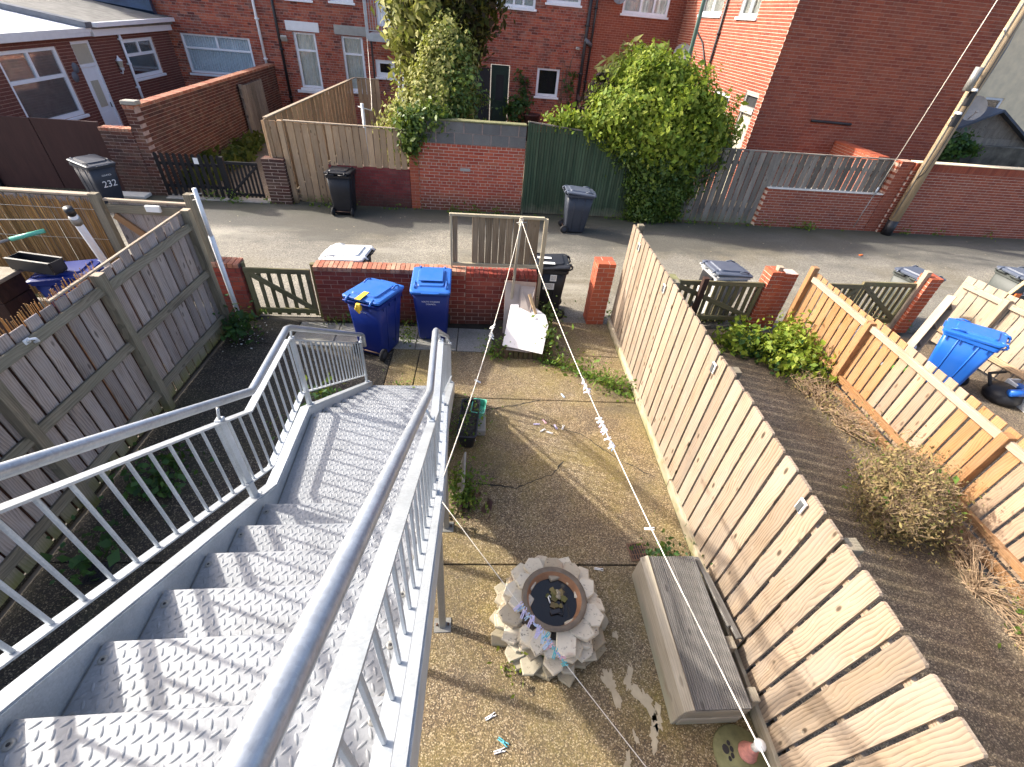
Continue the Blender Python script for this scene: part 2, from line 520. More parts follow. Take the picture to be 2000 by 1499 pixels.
MAT['fence_old'] = wood_mat('old grey fence timber', (0.37, 0.305, 0.255), (0.13, 0.092, 0.075), (0.35, 0.325, 0.325), 0.65, (0.17, 0.18, 0.03), 0.34, 0.9, 0.8, 0.9, 0.30, 0.0)
MAT['fence_rail'] = wood_mat('mossy rail timber', (0.27, 0.225, 0.16), (0.10, 0.083, 0.06), (0.20, 0.19, 0.135), 0.6, (0.12, 0.13, 0.03), 0.25, 0.6, 0.5, 0.9, 0.12)
MAT['fence_orange'] = wood_mat('orange treated timber', (0.335, 0.175, 0.072), (0.20, 0.092, 0.034), (0.29, 0.20, 0.13), 0.55, None, 0.3, 0.9, 0.9, 0.7, 0.16)
MAT['fence_bleached'] = wood_mat('sun bleached treated timber', (0.37, 0.255, 0.165), (0.215, 0.135, 0.08), (0.34, 0.275, 0.22), 0.6, None, 0.3, 0.9, 0.9, 0.75, 0.2)
MAT['fence_pale'] = wood_mat('bleached pale timber', (0.39, 0.31, 0.22), (0.26, 0.19, 0.125), (0.37, 0.32, 0.265), 0.45, None, 0.3, 0.6, 0.6, 0.75, 0.07)
MAT['fence_tan'] = wood_mat('tan timber', (0.47, 0.32, 0.185), (0.25, 0.145, 0.078), (0.36, 0.285, 0.21), 0.45, (0.12, 0.10, 0.05), 0.25, 1.0, 0.8, 0.8, 0.22)
MAT['fence_grey'] = wood_mat('silver grey timber', (0.26, 0.225, 0.18), (0.055, 0.045, 0.038), (0.15, 0.14, 0.13), 0.6, (0.17, 0.18, 0.11), 0.3, 0.8, 0.9, 0.9, 0.38)
MAT['fence_brown'] = wood_mat('dark brown timber', (0.06, 0.03, 0.022), (0.03, 0.016, 0.012), (0.045, 0.03, 0.025), 0.4, None, 0.3, 0.3, 0.5, 0.8, 0.15)
MAT['wood_green'] = wood_mat('green painted boards', (0.065, 0.10, 0.055), (0.025, 0.05, 0.03), (0.10, 0.115, 0.07), 0.5, (0.20, 0.19, 0.13), 0.28, 0.1, 0.5, 0.8, 0.25)
MAT['wood_black'] = wood_mat('black stained timber', (0.022, 0.022, 0.024), (0.010, 0.010, 0.012), None, 0, None, 0.3, 0.1, 0.4, 0.6, 0.2)
MAT['gate_mossy'] = wood_mat('mossy gate timber', (0.20, 0.165, 0.10), (0.085, 0.065, 0.04), (0.13, 0.14, 0.055), 0.6, (0.14, 0.14, 0.04), 0.3, 0.7, 0.5, 0.9, 0.15)
MAT['deck'] = wood_mat('grey decking', (0.215, 0.20, 0.18), (0.085, 0.078, 0.068), (0.16, 0.158, 0.152), 0.5, None, 0.3, 0.7, 0.5, 0.8, 0.1)
MAT['deck_side'] = wood_mat('pale fascia timber', (0.36, 0.315, 0.24), (0.19, 0.155, 0.105), (0.29, 0.27, 0.225), 0.6, (0.25, 0.25, 0.18), 0.12, 0.5, 0.4, 0.8, 0.08)
MAT['trellis'] = wood_mat('lichen covered panel timber', (0.27, 0.21, 0.14), (0.10, 0.07, 0.045), (0.16, 0.125, 0.085), 0.5, None, 0.3, 0.5, 0.6, 0.9, 0.2)
MAT['trellis_frame'] = wood_mat('pale panel frame', (0.46, 0.40, 0.28), (0.25, 0.2, 0.13), (0.38, 0.36, 0.26), 0.5, None, 0.3, 0.4, 0.4, 0.9, 0.1)
MAT['pole'] = wood_mat('telegraph pole timber', (0.40, 0.30, 0.185), (0.24, 0.165, 0.095), (0.36, 0.30, 0.215), 0.5, None, 0.3, 0.4, 0.9, 0.85, 0.02)
MAT['brown_panel'] = wood_mat('dark brown painted sheet', (0.075, 0.032, 0.028), (0.045, 0.020, 0.018), (0.06, 0.03, 0.028), 0.4, None, 0.3, 0.0, 0.15, 0.55, 0.05)
MAT['plank_new'] = wood_mat('fresh sawn timber', (0.62, 0.45, 0.26), (0.48, 0.32, 0.17), None, 0, None, 0.3, 0.4, 0.6, 0.7, 0.08)
MAT['kerb'] = wood_mat('pale gravel board', (0.47, 0.40, 0.29), (0.28, 0.22, 0.14), (0.40, 0.37, 0.28), 0.5, (0.17, 0.16, 0.06), 0.10, 0.4, 0.4, 0.9, 0.12)
def reed_mat(name):
    return wood_mat(name, (0.50, 0.30, 0.12), (0.24, 0.125, 0.045), None, 0, None, 0.3, 0.0, 0.2, 0.75, 0.4)
MAT['reed'] = reed_mat('reed stalks')
def bin_plastic(name, c, rough=0.42, fade=0.25):
    m, nt, p, o = new_mat(name); g = NG(nt); P = g.pos()
    f = g.noise(P, 5, 6, 0.7)
    hi = tuple(x + (0.32 - x) * fade * 0.35 for x in c)
    cc = g.ramp(f, [(0.35, c), (0.75, hi)])
    sp = g.ramp(g.noise(P, 60, 3, 0.6), [(0.66, 0.0), (0.74, 0.5)])
    cc = g.mix(g.math('MULTIPLY', sp, fade), cc, (0.3, 0.29, 0.27))
    g.l(cc, p.inputs['Base Color'])
    g.l(g.math('ADD', rough - 0.1, g.math('MULTIPLY', f, 0.25)), p.inputs['Roughness'])
    g.bump(p, g.noise(P, 180, 3), 0.12, 0.002)
    p.inputs['Specular IOR Level'].default_value = 0.35
    return m
MAT['blue'] = bin_plastic('blue bin plastic', (0.002, 0.016, 0.15), 0.42, 0.06)
MAT['blue_lid'] = bin_plastic('lighter blue lid plastic', (0.018, 0.115, 0.42), 0.40, 0.2)  # lid a lighter blue than the body
MAT['blue_right'] = bin_plastic('bright blue bin plastic', (0.012, 0.11, 0.46), 0.38, 0.15)
MAT['bin_black'] = bin_plastic('black bin plastic', (0.010, 0.011, 0.015), 0.45, 0.1)
MAT['bin_grey'] = bin_plastic('slate grey bin plastic', (0.026, 0.032, 0.046), 0.45, 0.15)
MAT['bin_green'] = bin_plastic('weathered grey green bin plastic', (0.05, 0.058, 0.054), 0.5, 0.3)
MAT['bin_pale'] = bin_plastic('bleached bin plastic', (0.42, 0.43, 0.43), 0.5, 0.3)
MAT['lid_white'] = bin_plastic('sun bleached lid plastic', (0.55, 0.56, 0.56), 0.45, 0.2)
MAT['lid_slate'] = bin_plastic('slate lid plastic', (0.075, 0.09, 0.125), 0.35, 0.3)
MAT['rubber'] = plain('black rubber', (0.012, 0.012, 0.013), 0.75, 0, 0.3)
MAT['label'] = plain('white label', (0.78, 0.78, 0.75), 0.6, 0, 0.04)
MAT['print_white'] = plain('white print', (0.80, 0.81, 0.83), 0.6, 0, 0.02)
MAT['print_dark'] = plain('dark print', (0.05, 0.05, 0.055), 0.6, 0, 0.02)
MAT['yellow'] = plain('yellow tag', (0.75, 0.48, 0.04), 0.5, 0, 0.15, 30)
MAT['glass'] = glass_mat('window glass')
MAT['curtain'] = plain('net curtain', (0.62, 0.65, 0.60), 0.9, 0, 0.12, 10)
MAT['blind'] = plain('vertical blind', (0.62, 0.72, 0.78), 0.8, 0, 0.06, 10)
MAT['dark_room'] = plain('dark room', (0.02, 0.02, 0.022), 0.9, 0, 0.2)
MAT['grey_room'] = plain('grey screen', (0.36, 0.38, 0.40), 0.8, 0, 0.2)
MAT['pattern_glass'] = plain('obscured glass', (0.45, 0.42, 0.33), 0.35, 0, 0.35, 90)
MAT['terracotta'] = plain('terracotta', (0.30, 0.15, 0.075), 0.75, 0, 0.3, 9, 0.3)
MAT['pot_grey'] = plain('weathered pot', (0.15, 0.115, 0.08), 0.7, 0, 0.25, 12, 0.3)
MAT['water'] = plain('murky water', (0.012, 0.010, 0.008), 0.06, 0, 0.3)
MAT['soil'] = plain('soil', (0.045, 0.035, 0.026), 0.95, 0, 0.6, 40, 0.8)
MAT['mint'] = plain('mint plastic', (0.12, 0.48, 0.34), 0.4, 0, 0.08)
MAT['rope'] = plain('washing line', (0.68, 0.62, 0.52), 0.7, 0, 0.1, 40)
MAT['card'] = plain('cardboard', (0.40, 0.29, 0.22), 0.85, 0, 0.12)
MAT['greyboard'] = plain('grey board', (0.33, 0.28, 0.25), 0.8, 0, 0.12)
MAT['whiteboard'] = plain('pale board', (0.66, 0.63, 0.61), 0.8, 0, 0.06, 3)
MAT['slate'] = plain('slate', (0.06, 0.065, 0.07), 0.6, 0, 0.3)
MAT['rust'] = plain('rusty iron', (0.11, 0.06, 0.038), 0.8, 0, 0.4, 40, 0.4)
MAT['roof_white'] = plain('white roof felt', (0.76, 0.77, 0.80), 0.5, 0, 0.06, 2)
MAT['roof_blue'] = plain('dark blue roof', (0.022, 0.045, 0.085), 0.3, 0, 0.4, 2.5)
MAT['roof_grey'] = plain('grey roof felt', (0.17, 0.165, 0.15), 0.85, 0, 0.3, 4)
MAT['lead'] = plain('lead flashing', (0.11, 0.12, 0.14), 0.55, 0, 0.25)
MAT['harling'] = plain('pebble dash', (0.55, 0.47, 0.39), 0.95, 0, 0.2, 35, 0.8)
MAT['render_dark'] = plain('stained render', (0.075, 0.07, 0.055), 0.95, 0, 0.7, 2.5, 0.4)
MAT['render_cream'] = plain('cream render', (0.80, 0.66, 0.44), 0.9, 0, 0.12, 3)
MAT['stone_grey'] = plain('grey stone lintel', (0.33, 0.32, 0.29), 0.8, 0, 0.12)
MAT['lamp_green'] = plain('pale green paint', (0.16, 0.25, 0.23), 0.45, 0, 0.1)
MAT['dish'] = plain('satellite dish grey', (0.22, 0.22, 0.22), 0.5, 0, 0.15)
MAT['door_green'] = plain('dark green paint', (0.010, 0.028, 0.020), 0.4, 0, 0.2)
MAT['bark'] = plain('bark', (0.09, 0.065, 0.045), 0.95, 0, 0.4, 25, 0.8)
MAT['twig'] = plain('dry twigs', (0.30, 0.21, 0.13), 0.95, 0, 0.4, 15)
MAT['plastic_clear'] = plain('cloudy plastic', (0.55, 0.56, 0.55), 0.4, 0, 0.1)
MAT['pink'] = plain('pink clay', (0.52, 0.22, 0.18), 0.8, 0, 0.25, 30, 0.4)
MAT['moss_stone'] = plain('mossy stone', (0.17, 0.165, 0.075), 0.9, 0, 0.3, 8, 0.4)
MAT['flake'] = plain('flaked paint', (0.40, 0.335, 0.225), 0.9, 0, 0.15, 10)
MAT['orange_plastic'] = plain('orange plastic', (0.75, 0.16, 0.03), 0.45)
MAT['lime_plastic'] = plain('lime plastic', (0.25, 0.65, 0.06), 0.4)
MAT['aqua_plastic'] = plain('aqua plastic', (0.10, 0.42, 0.46), 0.4)
MAT['peg_blue'] = plain('pale blue peg plastic', (0.38, 0.52, 0.68), 0.35)
MAT['peg_white'] = plain('white peg plastic', (0.75, 0.74, 0.72), 0.35)
MAT['peg_lilac'] = plain('lilac peg plastic', (0.52, 0.47, 0.66), 0.35)
MAT['peg_pink'] = plain('pink peg plastic', (0.72, 0.42, 0.48), 0.35)
MAT['peg_teal'] = plain('teal peg plastic', (0.10, 0.44, 0.50), 0.35)
def stone_white(name):
    m, nt, p, o = new_mat(name); g = NG(nt); P = g.pos()
    r = g.rand()
    c = g.ramp(r, [(0.0, (0.56, 0.49, 0.37)), (0.5, (0.64, 0.58, 0.46)), (0.85, (0.46, 0.39, 0.28)), (1.0, (0.30, 0.24, 0.16))])
    w = g.ramp(g.noise(P, 26, 5, 0.75), [(0.56, 0.0), (0.66, 1.0)])
    w2 = g.math('MULTIPLY', w, g.ramp(g.noise(P, 5, 3), [(0.36, 0.0), (0.55, 0.95)]))
    c = g.mix(w2, c, (0.06, 0.05, 0.045))
    zz = g.xyz(P)[2]
    gr = g.math('MULTIPLY', g.math('SUBTRACT', 1.0, g.math('DIVIDE', g.math('ADD', zz, g.math('MULTIPLY', g.noise(P, 9), -0.12)), 0.16), clamp=True), 0.6)
    c = g.mix(gr, c, (0.15, 0.13, 0.07))
    w3 = g.ramp(g.noise(g.vmath('ADD', P, (5, 5, 0)), 9, 3), [(0.60, 0.0), (0.75, 0.55)])
    c = g.mix(w3, c, (0.42, 0.27, 0.18))
    g.l(c, p.inputs['Base Color']); p.inputs['Roughness'].default_value = 0.85
    g.bump(p, g.noise(P, 40, 5, 0.7), 0.4, 0.006)
    return m
MAT['stone_white'] = stone_white('flaking white painted stone')
MAT['yard'] = aggregate_mat('yard aggregate concrete', [(0.09, 0.066, 0.040), (0.23, 0.166, 0.094), (0.37, 0.275, 0.155), (0.62, 0.51, 0.34)], (0.25, 0.195, 0.035), 0.62, (0.07, 0.058, 0.045), 115, 0.6)
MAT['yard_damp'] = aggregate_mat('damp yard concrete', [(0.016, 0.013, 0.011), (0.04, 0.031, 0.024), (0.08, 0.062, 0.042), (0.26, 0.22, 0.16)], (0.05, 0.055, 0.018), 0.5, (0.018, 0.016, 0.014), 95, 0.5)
MAT['yard_right'] = aggregate_mat('brown yard concrete', [(0.08, 0.06, 0.046), (0.19, 0.145, 0.105), (0.28, 0.215, 0.15), (0.48, 0.39, 0.27)], (0.17, 0.14, 0.05), 0.35, (0.06, 0.05, 0.042), 95, 0.4)
MAT['flag'] = aggregate_mat('pale paving flag', [(0.33, 0.32, 0.30), (0.45, 0.44, 0.41), (0.52, 0.50, 0.48), (0.58, 0.56, 0.53)], (0.14, 0.14, 0.035), 0.5, (0.12, 0.115, 0.10), 160, 0.45)
MAT['crack'] = plain('soil filled crack', (0.03, 0.026, 0.018), 0.95, 0, 0.4)
def asphalt_mat():
    m, nt, p, o = new_mat('lane asphalt'); g = NG(nt); P = g.pos()
    v = g.n('TexVoronoi', feature='F1'); v.inputs['Scale'].default_value = 75; g.l(P, v.inputs['Vector'])
    pc = g.xyz(v.outputs['Color'])[0]
    c = g.ramp(pc, [(0.0, (0.10, 0.092, 0.074)), (0.5, (0.19, 0.172, 0.138)), (0.9, (0.34, 0.31, 0.245))])
    big = g.noise(g.scale(P, (0.45, 1.0, 1)), 0.55, 6, 0.6, 0.5)
    c = g.mix(g.ramp(big, [(0.38, 0.0), (0.66, 0.6)]), c, (0.10, 0.095, 0.085))
    br = g.ramp(g.noise(g.vmath('ADD', P, (21, 4, 0)), 0.42, 5, 0.6), [(0.45, 0.0), (0.62, 0.55)])
    c = g.mix(br, c, (0.115, 0.095, 0.055))
    pt = g.ramp(g.noise(g.scale(P, (0.35, 1.2, 1)), 0.8, 6, 0.65, 0.3), [(0.55, 0.0), (0.68, 0.55)])
    c = g.mix(pt, c, (0.36, 0.335, 0.27))
    # moss and damp along the foot of the far walls, where the water runs
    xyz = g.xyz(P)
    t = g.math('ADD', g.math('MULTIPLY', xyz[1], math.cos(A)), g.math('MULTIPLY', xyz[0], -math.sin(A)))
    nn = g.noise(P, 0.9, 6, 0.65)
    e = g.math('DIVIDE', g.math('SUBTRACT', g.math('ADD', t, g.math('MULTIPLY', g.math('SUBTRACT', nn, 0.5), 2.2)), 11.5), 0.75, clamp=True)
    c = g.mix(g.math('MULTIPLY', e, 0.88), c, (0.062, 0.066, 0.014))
    damp_shade = g.math('DIVIDE', g.math('SUBTRACT', g.math('ADD', t, g.math('MULTIPLY', g.math('SUBTRACT', g.noise(g.scale(P, (0.5, 1, 1)), 0.8, 6, 0.62), 0.5), 5.0)), 9.9), 0.9, clamp=True)  # damp asphalt plus the lane's shadow, both darkened into the far half
    c = g.mix(g.math('MULTIPLY', damp_shade, 0.72), c, (0.055, 0.053, 0.046))
    g.l(c, p.inputs['Base Color'])
    p.inputs['Roughness'].default_value = 0.82
    g.bump(p, g.math('ADD', g.math('MULTIPLY', v.outputs['Distance'], -0.5), g.noise(P, 5, 4)), 0.5, 0.008)
    return m
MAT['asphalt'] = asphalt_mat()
MAT['ground'] = plain('bare ground', (0.12, 0.105, 0.085), 0.95, 0, 0.4, 2, 0.3)
MAT['concrete'] = plain('pale concrete', (0.30, 0.28, 0.24), 0.9, 0, 0.25, 7, 0.4)
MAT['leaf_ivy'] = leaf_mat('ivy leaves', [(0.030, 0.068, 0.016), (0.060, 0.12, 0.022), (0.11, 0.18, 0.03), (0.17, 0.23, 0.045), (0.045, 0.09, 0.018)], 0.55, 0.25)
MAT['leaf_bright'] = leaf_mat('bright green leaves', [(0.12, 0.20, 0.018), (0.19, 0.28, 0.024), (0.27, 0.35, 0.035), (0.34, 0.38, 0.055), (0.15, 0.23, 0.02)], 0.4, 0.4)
MAT['leaf_gold'] = leaf_mat('golden leaves', [(0.16, 0.19, 0.04), (0.34, 0.34, 0.09), (0.50, 0.47, 0.17), (0.26, 0.27, 0.06), (0.13, 0.16, 0.03)], 0.35, 0.3)
MAT['leaf_conifer'] = leaf_mat('conifer sprays', [(0.028, 0.036, 0.009), (0.065, 0.072, 0.013), (0.16, 0.15, 0.02), (0.045, 0.032, 0.014), (0.035, 0.026, 0.012)], 0.2, 0.2)
MAT['leaf_dark'] = leaf_mat('dark green leaves', [(0.015, 0.055, 0.018), (0.035, 0.10, 0.025), (0.06, 0.14, 0.03)], 0.4, 0.3)
MAT['leaf_purple'] = leaf_mat('purple leaves', [(0.05, 0.022, 0.03), (0.08, 0.035, 0.045), (0.06, 0.05, 0.035)], 0.3, 0.15)
MAT['leaf_dry'] = leaf_mat('dry brown leaves', [(0.17, 0.115, 0.05), (0.27, 0.19, 0.085), (0.36, 0.27, 0.12), (0.17, 0.165, 0.05), (0.23, 0.155, 0.09)], 0.1, 0.2)
MAT['leaf_weed'] = leaf_mat('weed leaves', [(0.06, 0.13, 0.02), (0.12, 0.22, 0.03), (0.18, 0.25, 0.04)], 0.3, 0.35)
MAT['grass'] = leaf_mat('grass blades', [(0.05, 0.09, 0.015), (0.11, 0.15, 0.03), (0.18, 0.18, 0.05)], 0.2, 0.3)
# ------------------------------------------------------------------ shared builders
_cache = {}
def plank_mesh(w, t, L, mat, style='flat', c=0.004):
    key = (round(w, 3), round(t, 3), round(L, 2), mat, style)
    if key in _cache: return _cache[key]
    mb = MB()
    if style == 'flat':
        mb.cbox(-w/2, w/2, -t/2, t/2, 0, L, min(c, t*0.3))
    elif style == 'dogear':
        k = w * 0.07
        out = [(-w/2, 0), (w/2, 0), (w/2, L-k), (w/2-k, L), (-w/2+k, L), (-w/2, L-k)]
        mb.prism([(x, z) for x, z in out], -t/2, t/2, M=Matrix(((1,0,0,0),(0,0,1,0),(0,1,0,0),(0,0,0,1))))
        mb.f = [f[::-1] for f in mb.f]
    elif style == 'picket':
        k = w * 0.5
        out = [(-w/2, 0), (w/2, 0), (w/2, L-k*1.1), (w/2*0.75, L-k*0.45), (0, L), (-w/2*0.75, L-k*0.45), (-w/2, L-k*1.1)]
        mb.prism([(x, z) for x, z in out], -t/2, t/2, M=Matrix(((1,0,0,0),(0,0,1,0),(0,1,0,0),(0,0,0,1))))
        mb.f = [f[::-1] for f in mb.f]
    me = mb.mesh('plank ' + mat, MAT[mat])
    _cache[key] = me
    return me

def plank(name, parent, p0, p1, w, t, nrm, mat, style='flat', tilt=0.0, c=0.004):
    """a board from p0 to p1 (world), width w, thickness t along nrm"""
    p0 = Vector(p0); p1 = Vector(p1)
    z = (p1 - p0); L = z.length; z = z / L
    y = Vector(nrm); y = (y - z * y.dot(z)).normalized()
    x = y.cross(z)
    M = Matrix(((x.x, y.x, z.x, p0.x), (x.y, y.y, z.y, p0.y), (x.z, y.z, z.z, p0.z), (0, 0, 0, 1)))
    if tilt: M = M @ Matrix.Rotation(tilt, 4, 'Y')
    return meshobj(name, plank_mesh(w, t, L, mat, style, c), M, parent)

def to_px(p):
    d = CR.transposed() @ (Vector(p) - Vector((0, 0, CAM_H)))
    if d.z < 0.05: return (-9999, -9999)
    return (1000 + 886.07 * d.x / d.z, 749.5 + 886.07 * d.y / d.z)

def brick_mesh(L, Tk, H, mat):
    key = ('b', round(L * 50), round(Tk * 50), round(H * 100), mat)
    if key in _cache: return _cache[key]
    mb = MB().box(-L/2, L/2, -Tk/2, Tk/2, -H/2, H/2)
    me = mb.mesh('brick ' + mat, MAT[mat]); _cache[key] = me
    return me

def lay_bricks(parent, M, boxes, mat, name='brick', indiv=300, prefer=None, jit=0.0015):
    """each brick is an object of its own up to the limit; the rest of the courses become one part"""
    items = []
    for b in boxes:
        c = Vector(((b[0]+b[1])/2, (b[2]+b[3])/2, (b[4]+b[5])/2))
        w = M @ c
        d = (w - Vector((0, 0, CAM_H))).length
        px = to_px(w)
        if not (-10 < px[0] < 2010 and -10 < px[1] < 1510): d += 200
        if prefer and not prefer(w): d += 100
        items.append((d, b, c))
    items.sort(key=lambda k: k[0])
    rest = MB()
    for i, (d, b, c) in enumerate(items):
        jy = random.uniform(-jit, jit)
        if i < indiv and d < 150:
            L, Tk, H = b[1]-b[0], b[3]-b[2], b[5]-b[4]
            Mo = M @ Matrix.Translation((c.x, c.y + jy, c.z)) @ Matrix.Rotation(random.uniform(-1, 1) * jit * 3, 4, 'Z')
            me = brick_mesh(L, Tk, H, mat)
            meshobj(name, me, Mo, parent)
        else:
            rest.box(b[0], b[1], b[2]+jy, b[3]+jy, b[4], b[5])
    if rest.v:
        o = rest.build(name + '_courses', MAT[mat], parent, M)
        o['kind'] = 'stuff'

def courses(x0, x1, z0, z1, L=0.225, H=0.075, joint=0.011, openings=(), header=0, seed=0, header_first=3):
    """(xa, xb, za, zb) of every brick in a wall face"""
    out = []
    rr = random.Random(seed)
    n = max(1, round((z1 - z0) / H)); h = (z1 - z0) / n
    for i in range(n):
        za = z0 + i*h + joint/2; zb = z0 + (i+1)*h - joint/2
        zc = (za + zb) / 2
        hd = header and ((i - header_first) % header == 0)
        step = L/2 if hd else L
        offs = (L/4 if hd else 0) + (L/2 if (i % 2 and not hd) else 0)
        cuts = sorted([(o[0], o[1]) for o in openings if o[2] < zc < o[3]])
        spans = []; cur = x0
        for a, b in cuts:
            if a > cur: spans.append((cur, a))
            cur = max(cur, b)
        if cur < x1: spans.append((cur, x1))
        for (sa, sb) in spans:
            k = math.floor((sa - x0 + offs) / step)
            x = x0 - offs + k*step
            while x < sb - 1e-6:
                a = max(x + joint/2, sa + (joint*0.3 if sa > x0 else 0)); b = min(x + step - joint/2, sb - (joint*0.3 if sb < x1 else 0))
                if b - a > 0.02:
                    out.append((a, b, za, zb))
                x += step
    return out

def wall_core(mb, x0, x1, y0, y1, z0, z1, openings=()):
    xs = sorted(set([x0, x1] + [v for o in openings for v in o[:2] if x0 < v < x1]))
    zs = sorted(set([z0, z1] + [v for o in openings for v in o[2:4] if z0 < v < z1]))
    for i in range(len(xs)-1):
        for j in range(len(zs)-1):
            cx, cz = (xs[i]+xs[i+1])/2, (zs[j]+zs[j+1])/2
            if any(o[0] < cx < o[1] and o[2] < cz < o[3] for o in openings): continue
            mb.box(xs[i], xs[i+1], y0, y1, zs[j], zs[j+1])

def house_wall(root, M, x0, x1, z0, z1, mat, mortar, openings=(), thick=0.25, L=0.225, H=0.075, header=0, indiv=300, name='brick_wall', seed=0, prefer=None, joint=0.011):
    mb = MB(); wall_core(mb, x0, x1, 0.0, thick, z0, z1, openings)
    w = mb.build(name, MAT[mortar], root, M)
    bx = [(a, b, -0.006, 0.03, c, d) for a, b, c, d in courses(x0, x1, z0, z1, L, H, joint, openings, header, seed)]
    lay_bricks(w, M, bx, mat, 'brick', indiv, prefer)
    return w

def free_wall(root, M, x0, x1, z0, z1, thick, mat, mortar, L=0.225, H=0.075, header=0, indiv=300, cope=None, joint=0.011, seed=0, cope_h=0.075, cope_w=0.075):
    """a free-standing wall (frame: x along, faces -y and +y), optional brick-on-edge coping"""
    zc = z1 - (cope_h if cope else 0)
    MB().box(x0 + 0.004, x1 - 0.004, 0.006, thick - 0.006, z0, zc + (0.05 if cope else -0.004)).build('mortar', MAT[mortar], root, M)
    bx = [(a, b, 0.0, thick, c, d) for a, b, c, d in courses(x0, x1, z0, zc, L, H, joint, (), header, seed)]
    lay_bricks(root, M, bx, mat, 'brick', indiv)
    if cope:
        n = max(1, round((x1 - x0) / cope_w)); s = (x1 - x0) / n
        bx = [(x0 + i*s + 0.005, x0 + (i+1)*s - 0.005, -0.012, thick + 0.012, zc + 0.008, z1 + random.uniform(-0.004, 0.004)) for i in range(n)]
        lay_bricks(root, M, bx, cope, 'coping_brick', indiv, jit=0.004)

def brick_pier(root, M, w, d, z0, z1, mat, mortar, H=0.078, top_mat=None):
    """square pier of alternating courses; frame origin at its centre"""
    MB().box(-w/2 + 0.006, w/2 - 0.006, -d/2 + 0.006, d/2 - 0.006, z0, z1 - 0.004).build('mortar', MAT[mortar], root, M)
    n = round((z1 - z0) / H); h = (z1 - z0) / n; j = 0.006
    bx = []
    for i in range(n):
        za, zb = z0 + i*h + j, z0 + (i+1)*h - (j if i < n-1 else 0)
        k = 0.36 if i % 2 else 0.66
        s = -w/2 + w * k
        bx.append((-w/2, s - j, -d/2, -0.004, za, zb)); bx.append((s + j, w/2, -d/2, -0.004, za, zb))
        s = -w/2 + w * (1 - k)
        bx.append((-w/2, s - j, 0.004, d/2, za, zb)); bx.append((s + j, w/2, 0.004, d/2, za, zb))
    lay_bricks(root, M, bx, mat, 'brick', 300)

def text_mesh(txt, size, mat, align='CENTER', extrude=0.0006):
    cu = bpy.data.curves.new('lettering', 'FONT')
    cu.body = txt; cu.size = size; cu.align_x = align; cu.align_y = 'CENTER'; cu.extrude = extrude
    o = bpy.data.objects.new('lettering', cu); col.objects.link(o)
    dg = bpy.context.evaluated_depsgraph_get()
    me = bpy.data.meshes.new_from_object(o.evaluated_get(dg))
    bpy.data.objects.remove(o)
    me.materials.clear(); me.materials.append(MAT[mat])
    return me

# ------------------------------------------------------------------ foliage
def leaf_mesh(name, P, N, size, mat, aspect=1.7, rnd=0.5, fold=0.25):
    """P (n,3) leaf positions, N (n,3) facing; every leaf is a small folded rhombus"""
    n = len(P)
    nr = N + rng.normal(0, rnd, (n, 3)); nr /= np.linalg.norm(nr, axis=1)[:, None] + 1e-9
    a = rng.normal(0, 1, (n, 3)); a[:, 2] -= 0.6
    a -= nr * (a * nr).sum(1)[:, None]; a /= np.linalg.norm(a, axis=1)[:, None] + 1e-9
    b = np.cross(nr, a)
    s = size * np.clip(rng.lognormal(-0.05, 0.35, n), 0.4, 2.0)[:, None]
    L = a * s * aspect * 0.5; W = b * s * 0.5
    up = nr * s * fold
    v = np.empty((n, 4, 3))
    v[:, 0] = P - L; v[:, 1] = P + W - L * 0.15 + up * 0.5; v[:, 2] = P + L; v[:, 3] = P - W - L * 0.15 + up * 0.5
    me = bpy.data.meshes.new(name)
    me.vertices.add(n * 4); me.vertices.foreach_set('co', v.reshape(-1))
    idx = np.arange(n)[:, None] * 4
    tri = np.concatenate([idx + [0, 1, 2], idx + [0, 2, 3]], 1).reshape(-1)
    me.loops.add(n * 6); me.loops.foreach_set('vertex_index', tri.astype(np.int32))
    me.polygons.add(n * 2)
    me.polygons.foreach_set('loop_start', (np.arange(n * 2) * 3).astype(np.int32))
    me.update(calc_edges=True)
    me.materials.append(MAT[mat])
    return me

def blob_points(n, blobs, shell=0.55, clump=0.12, lump=0.22):
    """points in the outer shell of a union of lumpy ellipsoids: (cx,cy,cz, rx,ry,rz, weight)"""
    ws = np.array([b[6] if len(b) > 6 else b[3]*b[4] + b[4]*b[5] + b[3]*b[5] for b in blobs], float); ws /= ws.sum()
    P = []; N = []
    for b, w in zip(blobs, ws):
        k = int(n * w) + 1
        d = rng.normal(0, 1, (k, 3)); d /= np.linalg.norm(d, axis=1)[:, None]
        r = 1 - shell * rng.random(k) ** 2.2
        ph = rng.uniform(0, 6, 6)
        l = 1 + lump * (np.sin(d[:, 0]*5 + ph[0]) * np.sin(d[:, 1]*6 + ph[1]) + 0.6 * np.sin(d[:, 2]*9 + ph[2]) * np.sin(d[:, 0]*11 + ph[3]) + 0.4 * np.sin(d[:, 1]*17 + ph[4]) * np.sin(d[:, 2]*15 + ph[5]))
        p = d * (r * l)[:, None] * np.array(b[3:6]) + np.array(b[:3])
        P.append(p); N.append(d)
    P = np.concatenate(P); N = np.concatenate(N)
    # gather the leaves into sprays with gaps between
    m = max(8, len(P) // 40)
    cid = rng.integers(0, len(P), m)
    pick = cid[rng.integers(0, m, len(P))]
    near = rng.random(len(P)) < 0.74
    Q = np.where(near[:, None], P[pick] + rng.normal(0, clump, P.shape), P)
    NN = np.where(near[:, None], N[pick], N)
    return Q, NN

